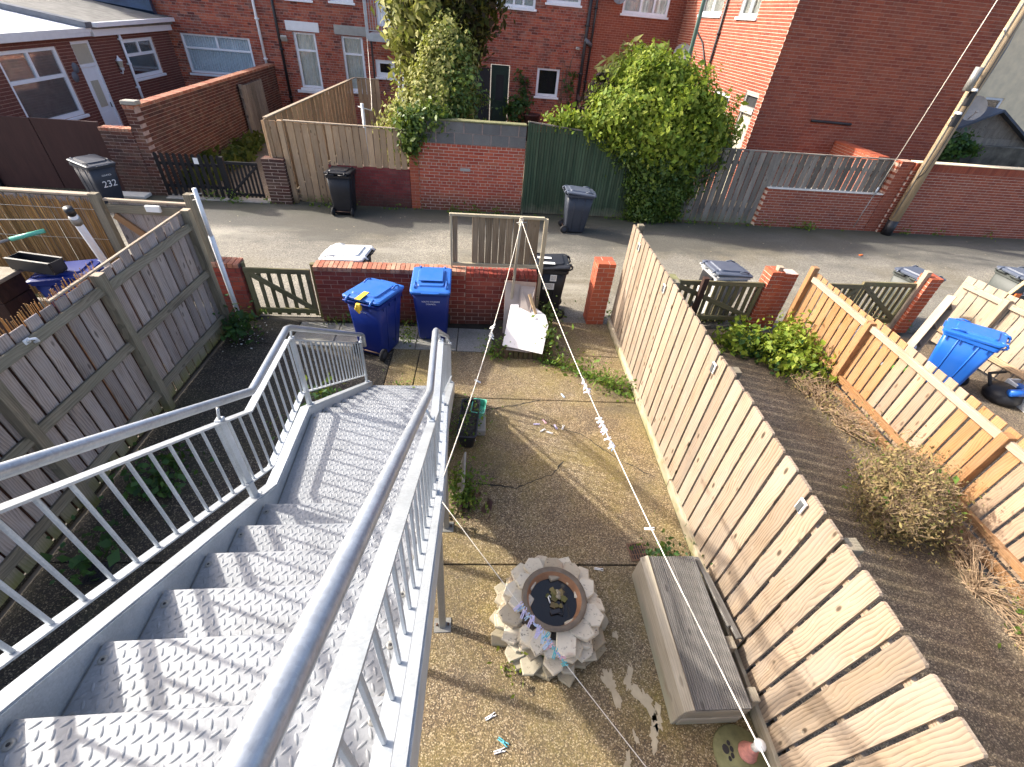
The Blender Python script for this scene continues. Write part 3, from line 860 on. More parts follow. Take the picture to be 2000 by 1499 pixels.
def plant(name, M, label, cat, parts, group=None, trunk=None):
    """parts: (part name, n leaves, blobs, leaf size, material, kwargs); blobs in the frame M"""
    r = thing(name, M, label, cat, group)
    for (pn, n, blobs, size, mat, kw) in parts:
        kw = dict(kw)
        pk = {k: kw.pop(k) for k in ('shell', 'clump', 'lump', 'zmin') if k in kw}
        zmin = pk.pop('zmin', None)
        P, N = blob_points(n, blobs, **pk)
        if zmin is not None:
            k = P[:, 2] > zmin; P = P[k]; N = N[k]
        meshobj(pn, leaf_mesh(pn, P, N, size, mat, **kw), M, r)
    if trunk:
        mb = MB()
        for pts, rad in trunk: mb.tube(pts, rad, 7)
        mb.build('stem', MAT['bark'], r, M)
    return r

# ------------------------------------------------------------------ ground, lane, yards
g_ = MB().box(-150, 150, -150, 150, -0.3, -0.06).build('ground', MAT['ground'])
tag(g_, kind='structure')
lane = MB()
for i in range(40):
    lane.box(-40 + i*2, -38 + i*2, 7.02, 12.72, -0.055, 0.0)
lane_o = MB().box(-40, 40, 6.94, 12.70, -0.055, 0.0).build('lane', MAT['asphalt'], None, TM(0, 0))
tag(lane_o, kind='structure')
back_yards = MB().box(-40, 40, 12.70, 22.6, -0.055, 0.03).build('back_yards_ground', MAT['yard_right'], None, TM(0, 0))
tag(back_yards, kind='structure')

yard = MB().box(-3.98, 2.42, -1.5, 6.9, -0.055, -0.015).build('yard', MAT['crack'])
tag(yard, kind='structure')
def slab(x0, x1, y0, y1, mat='yard', h=0.004, rot=0.0):
    o = MB().cbox(x0, x1, y0, y1, -0.05, h, 0.006).build('slab', MAT[mat], yard)
    return o
slab(-1.35, 2.31, -1.5, 2.345); slab(-1.35, 2.31, 2.36, 4.86); slab(-0.93, 2.31, 4.872, 5.985)
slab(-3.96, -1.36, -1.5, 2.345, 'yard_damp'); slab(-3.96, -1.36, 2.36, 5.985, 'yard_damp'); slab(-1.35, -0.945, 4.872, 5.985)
xs = [-3.96, -2.98, -2.32, -1.66, -1.02, -0.36, 0.22, 1.02]
for i in range(7):
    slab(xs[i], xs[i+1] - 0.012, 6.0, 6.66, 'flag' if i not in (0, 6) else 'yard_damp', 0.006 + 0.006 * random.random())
slab(1.03, 2.31, 6.0, 7.02, 'yard', 0.002)
def ribbon(name, parent, pts, w, mat, z=0.0075):
    mb = MB()
    P = []
    for i in range(len(pts) - 1):
        a, b = Vector(pts[i]), Vector(pts[i+1])
        k = max(2, int((b - a).length / 0.05))
        for j in range(k): P.append(a.lerp(b, j / k) + Vector((random.uniform(-.012, .012), random.uniform(-.012, .012))))
    P.append(Vector(pts[-1]))
    vs = []
    for i, p in enumerate(P):
        d = (P[min(i+1, len(P)-1)] - P[max(i-1, 0)]).normalized(); n = Vector((-d.y, d.x))
        ww = w * random.uniform(0.4, 1.3)
        vs += [(p.x + n.x*ww, p.y + n.y*ww, z), (p.x - n.x*ww, p.y - n.y*ww, z)]
    mb.add(vs, [(2*i, 2*i+1, 2*i+3, 2*i+2) for i in range(len(P)-1)])
    return mb.build(name, MAT[mat], parent)
ribbon('crack', yard, [(0.1, 4.62), (0.5, 4.72), (0.9, 4.86)], 0.008, 'crack')
ribbon('crack', yard, [(-0.1, 3.36), (0.5, 3.30), (0.95, 3.52), (1.1, 3.72)], 0.010, 'crack')
ribbon('crack', yard, [(1.0, 4.35), (1.4, 4.2), (1.75, 3.82), (2.2, 3.5)], 0.006, 'crack')

yr = MB().box(2.50, 5.50, -1.5, 7.0, -0.055, 0.002).build('neighbour_yard', MAT['yard_right'])
tag(yr, kind='structure')
yr2 = MB().box(5.70, 40, -1.5, 7.0, -0.055, -0.002).build('far_yard', MAT['yard_right'])
tag(yr2, kind='structure')
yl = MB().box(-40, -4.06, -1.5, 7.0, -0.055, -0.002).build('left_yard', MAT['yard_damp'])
tag(yl, kind='structure')

# spots where light streaks fall through the tread gaps; nothing is drawn
for (x, y, w) in ((0.35, 3.28, 0.75), (0.75, 2.86, 0.8), (1.2, 2.52, 0.6)):
    pass

# ------------------------------------------------------------------ the steel staircase
S0 = TM(0, 0)
stair = thing('metal_staircase', S0, 'galvanised steel staircase with tread plates and railings descending into the yard', 'staircase')
UL, UR = -1.25, -0.205
LZ = 1.6
def nose(t):
    if t <= -0.06: return 3.024
    if t <= 2.10: return 3.024 - (t + 0.06) * 0.6593
    if t <= 2.86: return LZ
    return LZ - (t - 2.86) * 0.6913
treads = [('platform', -1.2, -0.06, LZ + 0.178*8)]
for j in range(7, 0, -1): treads.append(('tread', 1.83 - 0.27*(j-1) - 0.30, 1.83 - 0.27*(j-1), LZ + 0.178*j))
treads.append(('landing', 1.79, 2.86, LZ))
for k in range(1, 9): treads.append(('tread', 2.86 + 0.2575*k - 0.29, 2.86 + 0.2575*k, LZ - 0.178*k))
screw_me = MB().lathe([(0.0, 0.0012), (0.005, 0.0012), (0.006, 0.0022), (0.0145, 0.0030), (0.0165, 0.0)], 14).mesh('tread screw', [MAT['galv_post']])
hole_me = MB().lathe([(0.0, 0.0034), (0.0055, 0.0034)], 10).mesh('screw socket', [MAT['black_metal']])
for (nm, t0, t1, z) in treads:
    mb = MB()
    mb.cbox(UL + 0.008, UR, t0, t1, z - 0.006, z, 0.0015)
    mb.cbox(UL + 0.008, UR, t1 - 0.006, t1, z - 0.150, z - 0.0061, 0.0015)
    tr = mb.build(nm, MAT['galv_tread'], stair)
    pat = MB()
    ta = max(t0, -0.2)
    px, pt = 0.0410, 0.0248
    row = 0
    t = t1 - 0.018
    while t > ta + 0.012:
        d = 1 if row % 2 == 0 else -1
        q = R_(38 if d > 0 else 112)
        u = UL + 0.03 + (0.0205 if d < 0 else 0)
        while u < UR - 0.014:
            cu, su = math.cos(q), math.sin(q)
            Ls, Ws, Hs = (0.0178, 0.0056, 0.0042)
            ring = []
            for (a, b) in ((1, 0), (0.55, 0.8), (0, 1), (-0.55, 0.8), (-1, 0), (-0.55, -0.8), (0, -1), (0.55, -0.8)):
                x, y = a*Ls, b*Ws
                ring.append((u + x*cu - y*su, t + x*su + y*cu, z + 0.0001))
            top = [(u + a*Ls*0.5*cu, t + a*Ls*0.5*su, z + Hs) for a in (1, -1)]
            pat.add(ring + top, [(0,1,8),(1,2,8),(2,3,9,8),(3,4,9),(4,5,9),(5,6,9),(6,7,8,9),(7,0,8)], 0, True)
            u += px
        t -= pt; row += 1
    po = pat.build('raised_pattern', MAT['galv_tread'], tr, S0); po['kind'] = 'stuff'
    spots = [(UL + 0.035, t1 - 0.06), (UR - 0.05, t1 - 0.06), (UL + 0.035, max(t0, -0.1) + 0.075), (UR - 0.05, max(t0, -0.1) + 0.075)]
    for (u, tt) in spots:
        meshobj('screw', screw_me, S0 @ Matrix.Translation((u, tt, z + 0.001)), tr)
        meshobj('screw_socket', hole_me, S0 @ Matrix.Translation((u, tt, z + 0.001)), tr)
    mb = MB(); mb.box(UL - 0.004, UL + 0.04, max(t0, -1.0) + 0.01, t1 - 0.01, z - 0.030, z - 0.010); mb.box(UR - 0.04, UR + 0.07, max(t0, -1.0) + 0.01, t1 - 0.01, z - 0.030, z - 0.010)
    mb.build('tread_angle', MAT['galv_post'], tr, S0)
def off(z_off, pts=( -1.2, -0.06, 2.10, 2.86, 4.90)):
    return [(t, nose(t) + z_off) for t in pts]
def stringer(u_web, side):
    """channel: web at u_web, flanges towards side"""
    mb = MB()
    top = off(0.055, (-1.2, -0.10, 2.06, 2.87, 4.97))
    bot = [(t, z - 0.24) for t, z in top]
    u0, u1 = sorted((u_web, u_web + side*0.008)); f0, f1 = sorted((u_web, u_web + side*0.078))
    n = len(top)
    vs = []
    for (t, z), (t2, z2) in zip(top, bot):
        zz = max(z2, 0.012)
        vs += [(u0, t, z), (u1, t, z), (u1, t2, zz), (u0, t2, zz)]
    fs = [(0,3,2,1), ((n-1)*4, (n-1)*4+1, (n-1)*4+2, (n-1)*4+3)]
    for i in range(n-1):
        for j in range(4):
            j2 = (j+1) % 4
            fs.append((i*4+j, i*4+j2, (i+1)*4+j2, (i+1)*4+j))
    mb.add(vs, fs)
    uc = u_web + side * 0.043
    mb.path([(uc, t, z + 0.002) for t, z in top], 0.07, 0.010)
    mb.path([(uc, t, max(z, 0.02) + 0.006) for t, z in bot], 0.07, 0.010)
    return mb.build('stringer', MAT['galv'], stair)
stringer(-0.125, -1); stringer(-1.255, -1)
for (ur, uh, us) in ((-1.300, -1.282, 1), (-0.178, -0.212, -1)):
    # flat top rail, flat bottom rail, balusters, posts, handrail
    tk = [-1.2, -0.10, 2.13, 2.90, 4.885]
    mb = MB(); mb.path([(ur, t, nose(t) + 0.70 if t < 2.0 or t > 3 else LZ + 0.70) for t in tk], 0.046, 0.010)
    mb.build('top_rail', MAT['galv'], stair)
    mb = MB(); mb.path([(ur, t, nose(t) + 0.185 if t < 2.0 or t > 3 else LZ + 0.185) for t in tk], 0.046, 0.008)
    mb.build('bottom_rail', MAT['galv'], stair)
    def zr(t, o):
        if t < -0.10: return nose(-0.10) + o
        if t < 2.13: return nose(-0.10) + o + (LZ - nose(-0.10)) * (t + 0.10) / 2.23
        if t < 2.90: return LZ + o
        return LZ + o + (nose(4.885) - LZ) * (t - 2.90) / 1.985
    posts = [-0.9, -0.22, 1.86, 2.98, 4.87]
    t = -0.78
    bal_me = MB().cbox(-0.0065, 0.0065, -0.0065, 0.0065, 0, 0.507, 0.002).mesh('baluster', [MAT['galv']])
    while t < 4.82:
        if min(abs(t - p) for p in posts) > 0.045:
            meshobj('baluster', bal_me, S0 @ Matrix.Translation((ur, t, zr(t, 0.185) + 0.003)), stair)
        t += 0.108
    for p in posts:
        zb = nose(p) + 0.06
        mb = MB(); mb.cbox(ur - 0.0125, ur + 0.0125, p - 0.028, p + 0.028, zb, zr(p, 0.70) + 0.008, 0.002)
        mb.cbox(ur - 0.030, ur + 0.030, p - 0.04, p + 0.04, zb - 0.006, zb + 0.004, 0.002)
        mb.build('post', MAT['galv'], stair)
        mb = MB(); mb.cbox(ur - 0.019, ur + 0.019, p - 0.022, p + 0.022, zr(p, 0.708), zr(p, 0.708) + 0.020, 0.004)
        hz = zr(p, 0.82)
        mb.tube([(ur, p, zr(p, 0.72)), ((ur + uh)/2, p, hz - 0.05), (uh, p, hz - 0.018)], 0.0085, 8)
        mb.build('handrail_bracket', MAT['galv'], stair)
    pts = [(uh, -1.2, nose(-1.2) + 0.82), (uh, -0.10, nose(-0.10) + 0.82)]
    pts += [(uh, 2.20, zr(2.2, 0.80)), (uh, 2.28, LZ + 0.795), (uh, 2.90, LZ + 0.795), (uh, 2.97, zr(2.97, 0.81))]
    e = 4.90
    pts += [(uh, e, zr(e, 0.83)), (uh, e + 0.05, zr(e, 0.79)), (uh, e + 0.075, zr(e, 0.74)), (uh, e + 0.078, zr(e, 0.60))]
    mb = MB(); mb.tube(pts, 0.0242, 16); mb.build('handrail', MAT['galv_rail'], stair)
    tb, te = (1.78, 2.78)
    for tt in (tb, te):
        us2 = -0.168 if us < 0 else -1.30
        mb = MB()
        mb.cbox(us2 - 0.028, us2 + 0.028, tt - 0.028, tt + 0.028, 0.010, LZ - 0.19, 0.003)
        sp = mb.build('support_leg', MAT['galv_post'], stair)
        mb = MB(); mb.cbox(us2 - 0.075, us2 + 0.075, tt - 0.062, tt + 0.062, 0.004, 0.014, 0.002)
        mb.build('base_plate', MAT['galv_post'], sp, S0)
        for du in (-0.05, 0.05):
            MB().tube([(us2 + du, tt, 0.014), (us2 + du, tt, 0.034)], 0.011, 6).build('bolt', MAT['rust'], sp, S0)
# ------------------------------------------------------------------ fences of the yards
def close_fence():
    r = thing('board_fence', WM_(2.36, 3.0), 'tall silvery board fence with gravel boards beside the bench, right of the yard', 'fence')
    y = 7.0; i = 0
    while y > -1.3:
        w = random.uniform(0.151, 0.158)
        h = 1.862 + random.uniform(-0.008, 0.008)
        z0 = 0.125 + random.uniform(-0.012, 0.012)
        x = 2.352 + random.uniform(-0.002, 0.002)
        plank('board', r, (x, y - w/2, z0), (x + 0.004, y - w/2 + random.uniform(-0.003, 0.003), h), w, 0.022, (-1, 0, 0), 'fence_new', 'dogear')
        y -= 0.1835; i += 1
    for (a, b) in ((7.02, 5.2), (5.2, 3.36), (3.36, 1.52), (1.52, -0.3), (-0.3, -1.4)):
        for z in (0.32, 0.98, 1.66):
            plank('rail', r, (2.385, a, z), (2.385, b, z), 0.075, 0.04, (-1, 0, 0), 'fence_new')
        plank('gravel_board', r, (2.325 + random.uniform(-.006, .006), a - 0.006, 0.068), (2.325 + random.uniform(-.006, .006), b + 0.006, 0.068), 0.135, 0.036, (-1, 0, 0), 'kerb')
    for y in (6.98, 5.2, 3.36, 1.52, -0.3):
        plank('post', r, (2.462, y, 0.0), (2.462, y, 1.86 if y > 6 else 1.80), 0.095, 0.095, (-1, 0, 0), 'fence_rail')
    return r
close_fence()
def wall_light(y, z, on):
    r = thing('solar_light', WM_(2.335, y, z), on, 'solar light', 'small solar lights screwed to the fence')
    MB().cbox(-0.018, 0.0, -0.035, 0.035, -0.055, 0.055, 0.004).build('housing', MAT['offwhite'], r)
    MB().cbox(-0.027, -0.0185, -0.022, 0.022, -0.045, 0.045, 0.003).build('solar_panel', MAT['slate'], r)
wall_light(1.86, 1.73, 'small solar light high on the fence above the dry shrub')
wall_light(3.50, 1.71, 'small solar light midway along the silvery board fence')
wall_light(5.17, 1.70, 'small solar light on the silvery fence beyond the midway one')
wall_light(6.45, 1.71, 'small solar light nearest the lane end of the silvery fence')

def left_fence():
    r = thing('panel_fence', WM_(-3.98, 3.0), 'weathered grey fence with cant rails and mossy foot, left of the staircase', 'fence')
    y = 6.28
    while y > -1.3:
        w = random.uniform(0.138, 0.147)
        h = 1.86 + (0.03 if y > 5 else 0) + random.uniform(-0.012, 0.012)
        x = -4.01 + random.uniform(-0.004, 0.004)
        plank('board', r, (x, y - w/2, 0.04), (x - 0.004, y - w/2 + random.uniform(-0.008, 0.008), h), w, 0.018, (1, 0, 0), 'fence_old')
        plank('light_block_board', r, (-4.042, y - 0.165, 0.04), (-4.042, y - 0.165, 1.80), 0.10, 0.012, (1, 0, 0), 'fence_brown')  # added unseen layer: blocks sun through the gaps and keeps them dark
        y -= 0.170
    bays = [(6.27, 4.47), (4.47, 2.99), (2.99, 1.36), (1.36, -0.4), (-0.4, -1.4)]
    for a, b in bays:
        for z in (0.30, 1.02, 1.70):
            plank('rail', r, (-3.972, a - 0.04, z + random.uniform(-.015, .015)), (-3.972, b + 0.04, z + random.uniform(-.015, .015)), 0.092, 0.052, (0.9, 0, 0.35), 'fence_rail')
    for y in (6.27, 4.47, 2.99, 1.36, -0.4):
        plank('post', r, (-3.955, y, 0.0), (-3.955, y, 1.93 if y > 6 else 1.88), 0.098, 0.098, (1, 0, 0), 'fence_rail')
        MB().cbox(-0.049, 0.049, -0.049, 0.049, 0.0005, 0.006, 0.002).build('post_cap', MAT['fence_pale'], r, WM_(-3.955, y, 1.93 if y > 6 else 1.88))
    plank('capping', r, (-4.025, 6.25, 1.905), (-4.025, 3.9, 1.88), 0.035, 0.02, (0, 0, 1), 'fence_pale')
    return r
left_fence()
t = thing('wall_hook', WM_(-3.95, 3.45, 1.74), 'white curled hook on the left fence near the picture edge', 'hook')
MB().tube([(0.0, 0, 0), (0.03, 0.0, 0.03), (0.05, 0.03, 0.02), (0.04, 0.05, -0.02), (0.01, 0.04, -0.03)], 0.012, 8).build('loop', MAT['white_paint'], t)
MB().cbox(-0.012, 0.0, -0.03, 0.03, -0.03, 0.03, 0.003).build('plate', MAT['white_paint'], t)
# reed screen tied along the far face of the left fence
rd = MB()
for i in range(420):
    y = 4.6 - i * 0.0135 + random.uniform(-.006, .006)
    h = 1.90 + random.uniform(-0.02, 0.07)
    x = -4.055 + random.uniform(-0.012, 0.006)
    rd.tube([(x, y, 0.1), (x + random.uniform(-.01, .01), y + random.uniform(-.01, .01), h)], 0.0042, 4, smooth=False)
o = rd.build('reed_screen', MAT['reed']); tag(o, 'thin reed screen poking up behind the weathered grey fence', 'reed screen')

def mid_fence():
    r = thing('board_fence', WM_(5.6, 3.0), 'low orange timber fence with pale top rails between the two right hand yards', 'fence')
    y = 6.86
    while y > -0.6:
        w = random.uniform(0.133, 0.141)
        h = 1.30 + random.uniform(-0.01, 0.01) - (0.03 if y > 5.4 else 0)
        plank('board', r, (5.632, y - w/2, 0.16), (5.632, y - w/2 + random.uniform(-.004, .004), h), w, 0.02, (-1, 0, 0), 'fence_orange' if (y > 5.3 or random.random() < 0.25) else 'fence_bleached')
        y -= 0.1655
    for a, b in ((6.88, 5.36), (5.36, 3.13), (3.13, 0.9), (0.9, -0.8)):
        plank('top_rail', r, (5.592, a - 0.03, 1.17), (5.592, b + 0.03, 1.17), 0.085, 0.05, (-1, 0, 0), 'fence_pale')
        plank('bottom_rail', r, (5.592, a - 0.03, 0.28), (5.592, b + 0.03, 0.28), 0.085, 0.05, (-1, 0, 0), 'fence_orange')
        plank('gravel_board', r, (5.60, a - 0.03, 0.075), (5.60, b + 0.03, 0.075), 0.13, 0.03, (-1, 0, 0), 'fence_orange')
    for y in (6.91, 5.36, 3.13, 0.9):
        plank('post', r, (5.575, y, 0.0), (5.575, y, 1.36 if y > 6 else 1.25), 0.10, 0.10, (-1, 0, 0), 'fence_orange')
    return r
mid_fence()
def far_fence():
    r = thing('board_fence', WM_(8.5, 6.0), 'pale timber fence beside the bright blue bin at the far right', 'fence')
    ang = math.atan2(6.17 - 6.95, 8.81 - 8.42)
    d = Vector((8.90 - 8.42, -1.9, 0)).normalized(); n = Vector((-d.y, d.x, 0)) * -1
    base = Vector((8.42, 7.0, 0))
    for i in range(22):
        p = base + d * (0.09 + i * 0.165)
        plank('board', r, p + Vector((0, 0, 0.08)) - n*0.03, p - n*0.03 + Vector((0, 0, 1.33 + random.uniform(-.012, .012))), 0.148, 0.02, n, 'fence_pale')
    for i in range(2):
        a = base + d * (0.05 + i*1.8); b = base + d * (1.78 + i*1.8)
        plank('rail', r, a + Vector((0, 0, 1.18)) + n*0.01, b + Vector((0, 0, 1.18)) + n*0.01, 0.085, 0.05, n, 'fence_pale')
        plank('rail', r, a + Vector((0, 0, 0.35)) + n*0.01, b + Vector((0, 0, 0.35)) + n*0.01, 0.085, 0.05, n, 'fence_tan')
    for k in (0.75, 2.55):
        p = base + d * k
        plank('post', r, p + n*0.05, p + n*0.05 + Vector((0, 0, 1.27)), 0.1, 0.1, n, 'fence_pale')
    p = base + d * 0.55
    plank('loose_stake', r, p - n*0.07 + Vector((0, 0, 0.9)), p - n*0.07 + d*0.18 + Vector((0, 0, 1.62)), 0.05, 0.03, n, 'plank_new')
far_fence()
# ------------------------------------------------------------------ front wall of our yard, gate, panel
FW = TM(0, 6.82)
r = thing('garden_wall', TM(-1.2, 6.82), 'low dark red brick wall with brick on edge coping behind the two blue bins', 'wall')
free_wall(r, FW, -2.36, 0.02, 0.0, 0.99, 0.22, 'brick_yard', 'mortar_red', cope='brick_cope', header=0, indiv=300, seed=3)
free_wall(r, FW, 0.0205, 1.20, 0.0, 0.97, 0.22, 'brick_yard', 'mortar_red', cope='brick_yard', seed=4)
r = thing('brick_pier', TM(-3.63, 6.92), 'short brick stub wall between the white pole and the slatted yard gate', 'wall')
free_wall(r, TM(0, 6.82), -3.86, -3.46, 0.0, 0.99, 0.22, 'brick_yard', 'mortar_dark', cope='brick_cope', seed=5)
r = thing('brick_pier', TM(2.33, 7.05), 'bright orange red brick pier at the end of the tall silvery fence', 'pier')
brick_pier(r, TM(2.36, 7.05), 0.30, 0.30, 0.0, 1.17, 'brick_new', 'mortar_pale')

def brace_gate(name, M, W, z0, z1, label, mat, n, slat_w, brace=True, flip=False, group=None):
    """ledged gate; frame x along, rails and brace on the -y side"""
    r = thing(name, M, label, 'gate', group)
    X = lambda x, y, z: M @ Vector((x, y, z))
    nrm = (M.to_3x3() @ Vector((0, -1, 0)))
    for i in range(n):
        x = slat_w/2 + (W - slat_w) * i / (n - 1)
        plank('slat', r, X(x, 0.0, z0), X(x + random.uniform(-.003, .003), 0.0, z1 - 0.03 + random.uniform(-.004, .004)), slat_w, 0.018, nrm, mat)
    for z in (z0 + 0.10, z1 - 0.06):
        plank('rail', r, X(-0.01, -0.031, z), X(W + 0.01, -0.031, z), 0.085, 0.04, nrm, mat)
    for x in (0.035, W - 0.035):
        plank('stile', r, X(x, -0.0315, z0 + 0.143), X(x, -0.0315, z1 - 0.103), 0.07, 0.038, nrm, mat)
    if brace:
        a, b = (0.06, W - 0.06) if not flip else (W - 0.06, 0.06)
        plank('brace', r, X(a, -0.034, z1 - 0.11), X(b, -0.034, z0 + 0.15), 0.085, 0.03, nrm, mat)
    return r
brace_gate('yard_gate', TM(-3.42, 6.90), 0.98, 0.06, 0.93, 'mossy slatted gate with a diagonal brace between the stub wall and the brick wall', 'gate_mossy', 7, 0.062)
brace_gate('yard_gate', TM(3.62, 6.98), 1.66, 0.08, 0.93, 'mossy slatted gate above the green weeds by the brick piers', 'gate_mossy', 13, 0.075)
brace_gate('yard_gate', TM(6.55, 6.98), 0.62, 0.08, 0.96, 'half hidden slatted gate leaf behind the low orange fence', 'gate_mossy', 6, 0.07, flip=True)
brace_gate('yard_gate', TM(7.22, 7.02), 1.10, 0.08, 1.0, 'slatted gate with a brace right of the low orange fence', 'gate_mossy', 9, 0.075)
def lone_post(x, y, h, mat, label, w=0.09, lean=0.0):
    r = thing('gate_post', WM_(x, y), label, 'post')
    plank('shaft', r, (x, y, 0), (x + lean, y, h), w, w, (0, -1, 0), mat)
    MB().cbox(-w/2 - 0.006, w/2 + 0.006, -w/2 - 0.006, w/2 + 0.006, 0.0005, 0.014, 0.004).build('cap', MAT[mat], r, WM_(x + lean, y, h))
lone_post(3.82, 6.98, 1.02, 'fence_brown', 'dark brown post at the hinge of the mossy gate above the weeds')
lone_post(5.18, 7.20, 1.20, 'fence_pale', 'pale post standing left of the double brick pier')
lone_post(8.02, 7.30, 1.22, 'fence_pale', 'pale post left of the narrow pier near the far blue bin')
lone_post(-2.68, 6.86, 0.96, 'gate_mossy', 'mossy post between the yard gate and the long brick wall', 0.075)
lone_post(-3.75, 6.80, 0.95, 'gate_mossy', 'mossy gate post by the brick stub', 0.07)
r = thing('brick_pier', TM(5.55, 6.96), 'double brick pier between the mossy gate and the low orange fence', 'pier')
brick_pier(r, TM(5.43, 7.02), 0.24, 0.26, 0.0, 1.14, 'brick_new', 'mortar_pale')
free_wall(r, TM(0, 6.93), 5.56, 5.84, 0, 1.10, 0.22, 'brick_new', 'mortar_pale')
r = thing('brick_pier', TM(8.45, 6.95), 'narrow brick pier beside the pale far fence', 'pier')
brick_pier(r, TM(8.46, 6.97), 0.24, 0.26, 0.0, 1.14, 'brick_new', 'mortar_pale')
# rubbish heap behind the fence corner
r = thing('stone_block', WM_(3.15, 7.0), 'lumpy grey stone block behind the silvery fence by the mossy gate', 'stone')
mb = MB(); mb.cbox(-0.16, 0.16, -0.12, 0.12, 0, 0.92, 0.03); mb.build('block', MAT['concrete'], r)
MB().cbox(-0.2, 0.2, -0.15, 0.15, 0.922, 1.0, 0.02).build('cap', MAT['moss_stone'], r)

# broken fence panel standing on the wall
r = thing('fence_panel', TM(0.5, 6.95), 'broken timber panel with missing slats standing on the brick wall', 'panel')
PX = lambda u, z, t=6.98: T(u, t, z)
nr = (T(0, -1) - T(0, 0))
plank('stile', r, PX(-0.21, 1.0), PX(-0.21, 1.83), 0.035, 0.045, nr, 'trellis_frame')
plank('stile', r, PX(1.265, 0.02), PX(1.265, 1.84), 0.06, 0.06, nr, 'trellis_frame')
plank('top_rail', r, PX(-0.235, 1.845), PX(1.235, 1.845), 0.04, 0.05, nr, 'trellis_frame')
plank('bottom_rail', r, PX(-0.19, 1.045), PX(1.235, 1.045), 0.05, 0.04, nr, 'trellis_frame')
plank('slat', r, PX(-0.15, 1.07, 7.0), PX(-0.15, 1.825, 7.0), 0.075, 0.014, nr, 'trellis')
u = 0.165
while u < 1.22:
    plank('slat', r, PX(u, 1.07, 7.0 + random.uniform(-.006, .006)), PX(u + random.uniform(-.01, .01), 1.825, 7.0), 0.098, 0.014, nr, 'trellis', tilt=random.uniform(-.008, .008))
    u += 0.107

# ------------------------------------------------------------------ far side of the lane
LW = 12.57
def wall_thing(u, label, cat='wall', t=LW):
    return thing('brick_wall', TM(u, t), label, cat)
# brown gate panels and the brown brick walls round the left yard
r = thing('yard_gate', TM(-10.2, LW + 0.1), 'pair of dark brown sheet gates behind the numbered bin', 'gate')
nr = T(0, -1) - T(0, 0)
plank('gate_leaf', r, T(-10.62, LW + 0.1, 0.04), T(-10.62, LW + 0.1, 1.585), 1.36, 0.04, nr, 'brown_panel')
plank('gate_leaf', r, T(-9.20, LW + 0.1, 0.04), T(-9.20, LW + 0.1, 1.59), 1.44, 0.04, nr, 'brown_panel')
plank('hinge_post', r, T(-11.36, LW + 0.06, 0.0), T(-11.36, LW + 0.06, 1.7), 0.10, 0.10, nr, 'wood_black')
r = wall_thing(-12.2, 'red brick wall end left of the dark brown gates')
free_wall(r, TM(0, LW + 0.02), -13.6, -11.45, 0, 1.25, 0.22, 'brick_old', 'mortar_grey', indiv=120)
r = wall_thing(-8.0, 'tall brown brick garden wall running back from the lane to the houses')
free_wall(r, TM(0, LW), -8.48, -7.76, 0, 1.50, 0.24, 'brick_brown', 'mortar_grey', cope='brick_cope', indiv=200, seed=9)
free_wall(r, TM(0, LW), -7.755, -7.515, 0, 1.98, 0.24, 'brick_brown', 'mortar_grey', cope='brick_cope', indiv=80, seed=8)
MW = TM(-7.52, LW + 0.02, 0, PI/2)
free_wall(r, MW, 0.225, 9.8, 0, 1.98, 0.24, 'brick_brown', 'mortar_grey', cope='brick_cope', header=4, indiv=300, seed=11)
MB().cbox(-0.16, 0.16, -0.12, 0.12, 0.0, 0.08, 0.01).build('cap_stone', MAT['concrete'], r, TM(-7.62, LW + 0.13, 1.99))
r = thing('plank_door', TM(-7.3, 19.6), 'weathered grey plank door set in the brown garden wall', 'door')
dn = (T(1, 0) - T(0, 0))
for i in range(5):
    plank('board', r, T(-7.44, 18.75 + i*0.38, 0.0), T(-7.44, 18.75 + i*0.38, 1.68), 0.37, 0.03, dn, 'fence_grey')
plank('frame_post', r, T(-7.42, 18.45, 0.0), T(-7.42, 18.45, 1.74), 0.14, 0.08, dn, 'fence_grey')
mb = MB(); mb.cbox(-0.40, 0.36, -0.26, 0.06, 0.0, 0.07, 0.01)
o = mb.build('concrete_slab', MAT['offwhite'], None, TM(-8.25, LW - 0.06)); tag(o, 'pale concrete slab lying at the foot of the brown brick wall', 'slab')

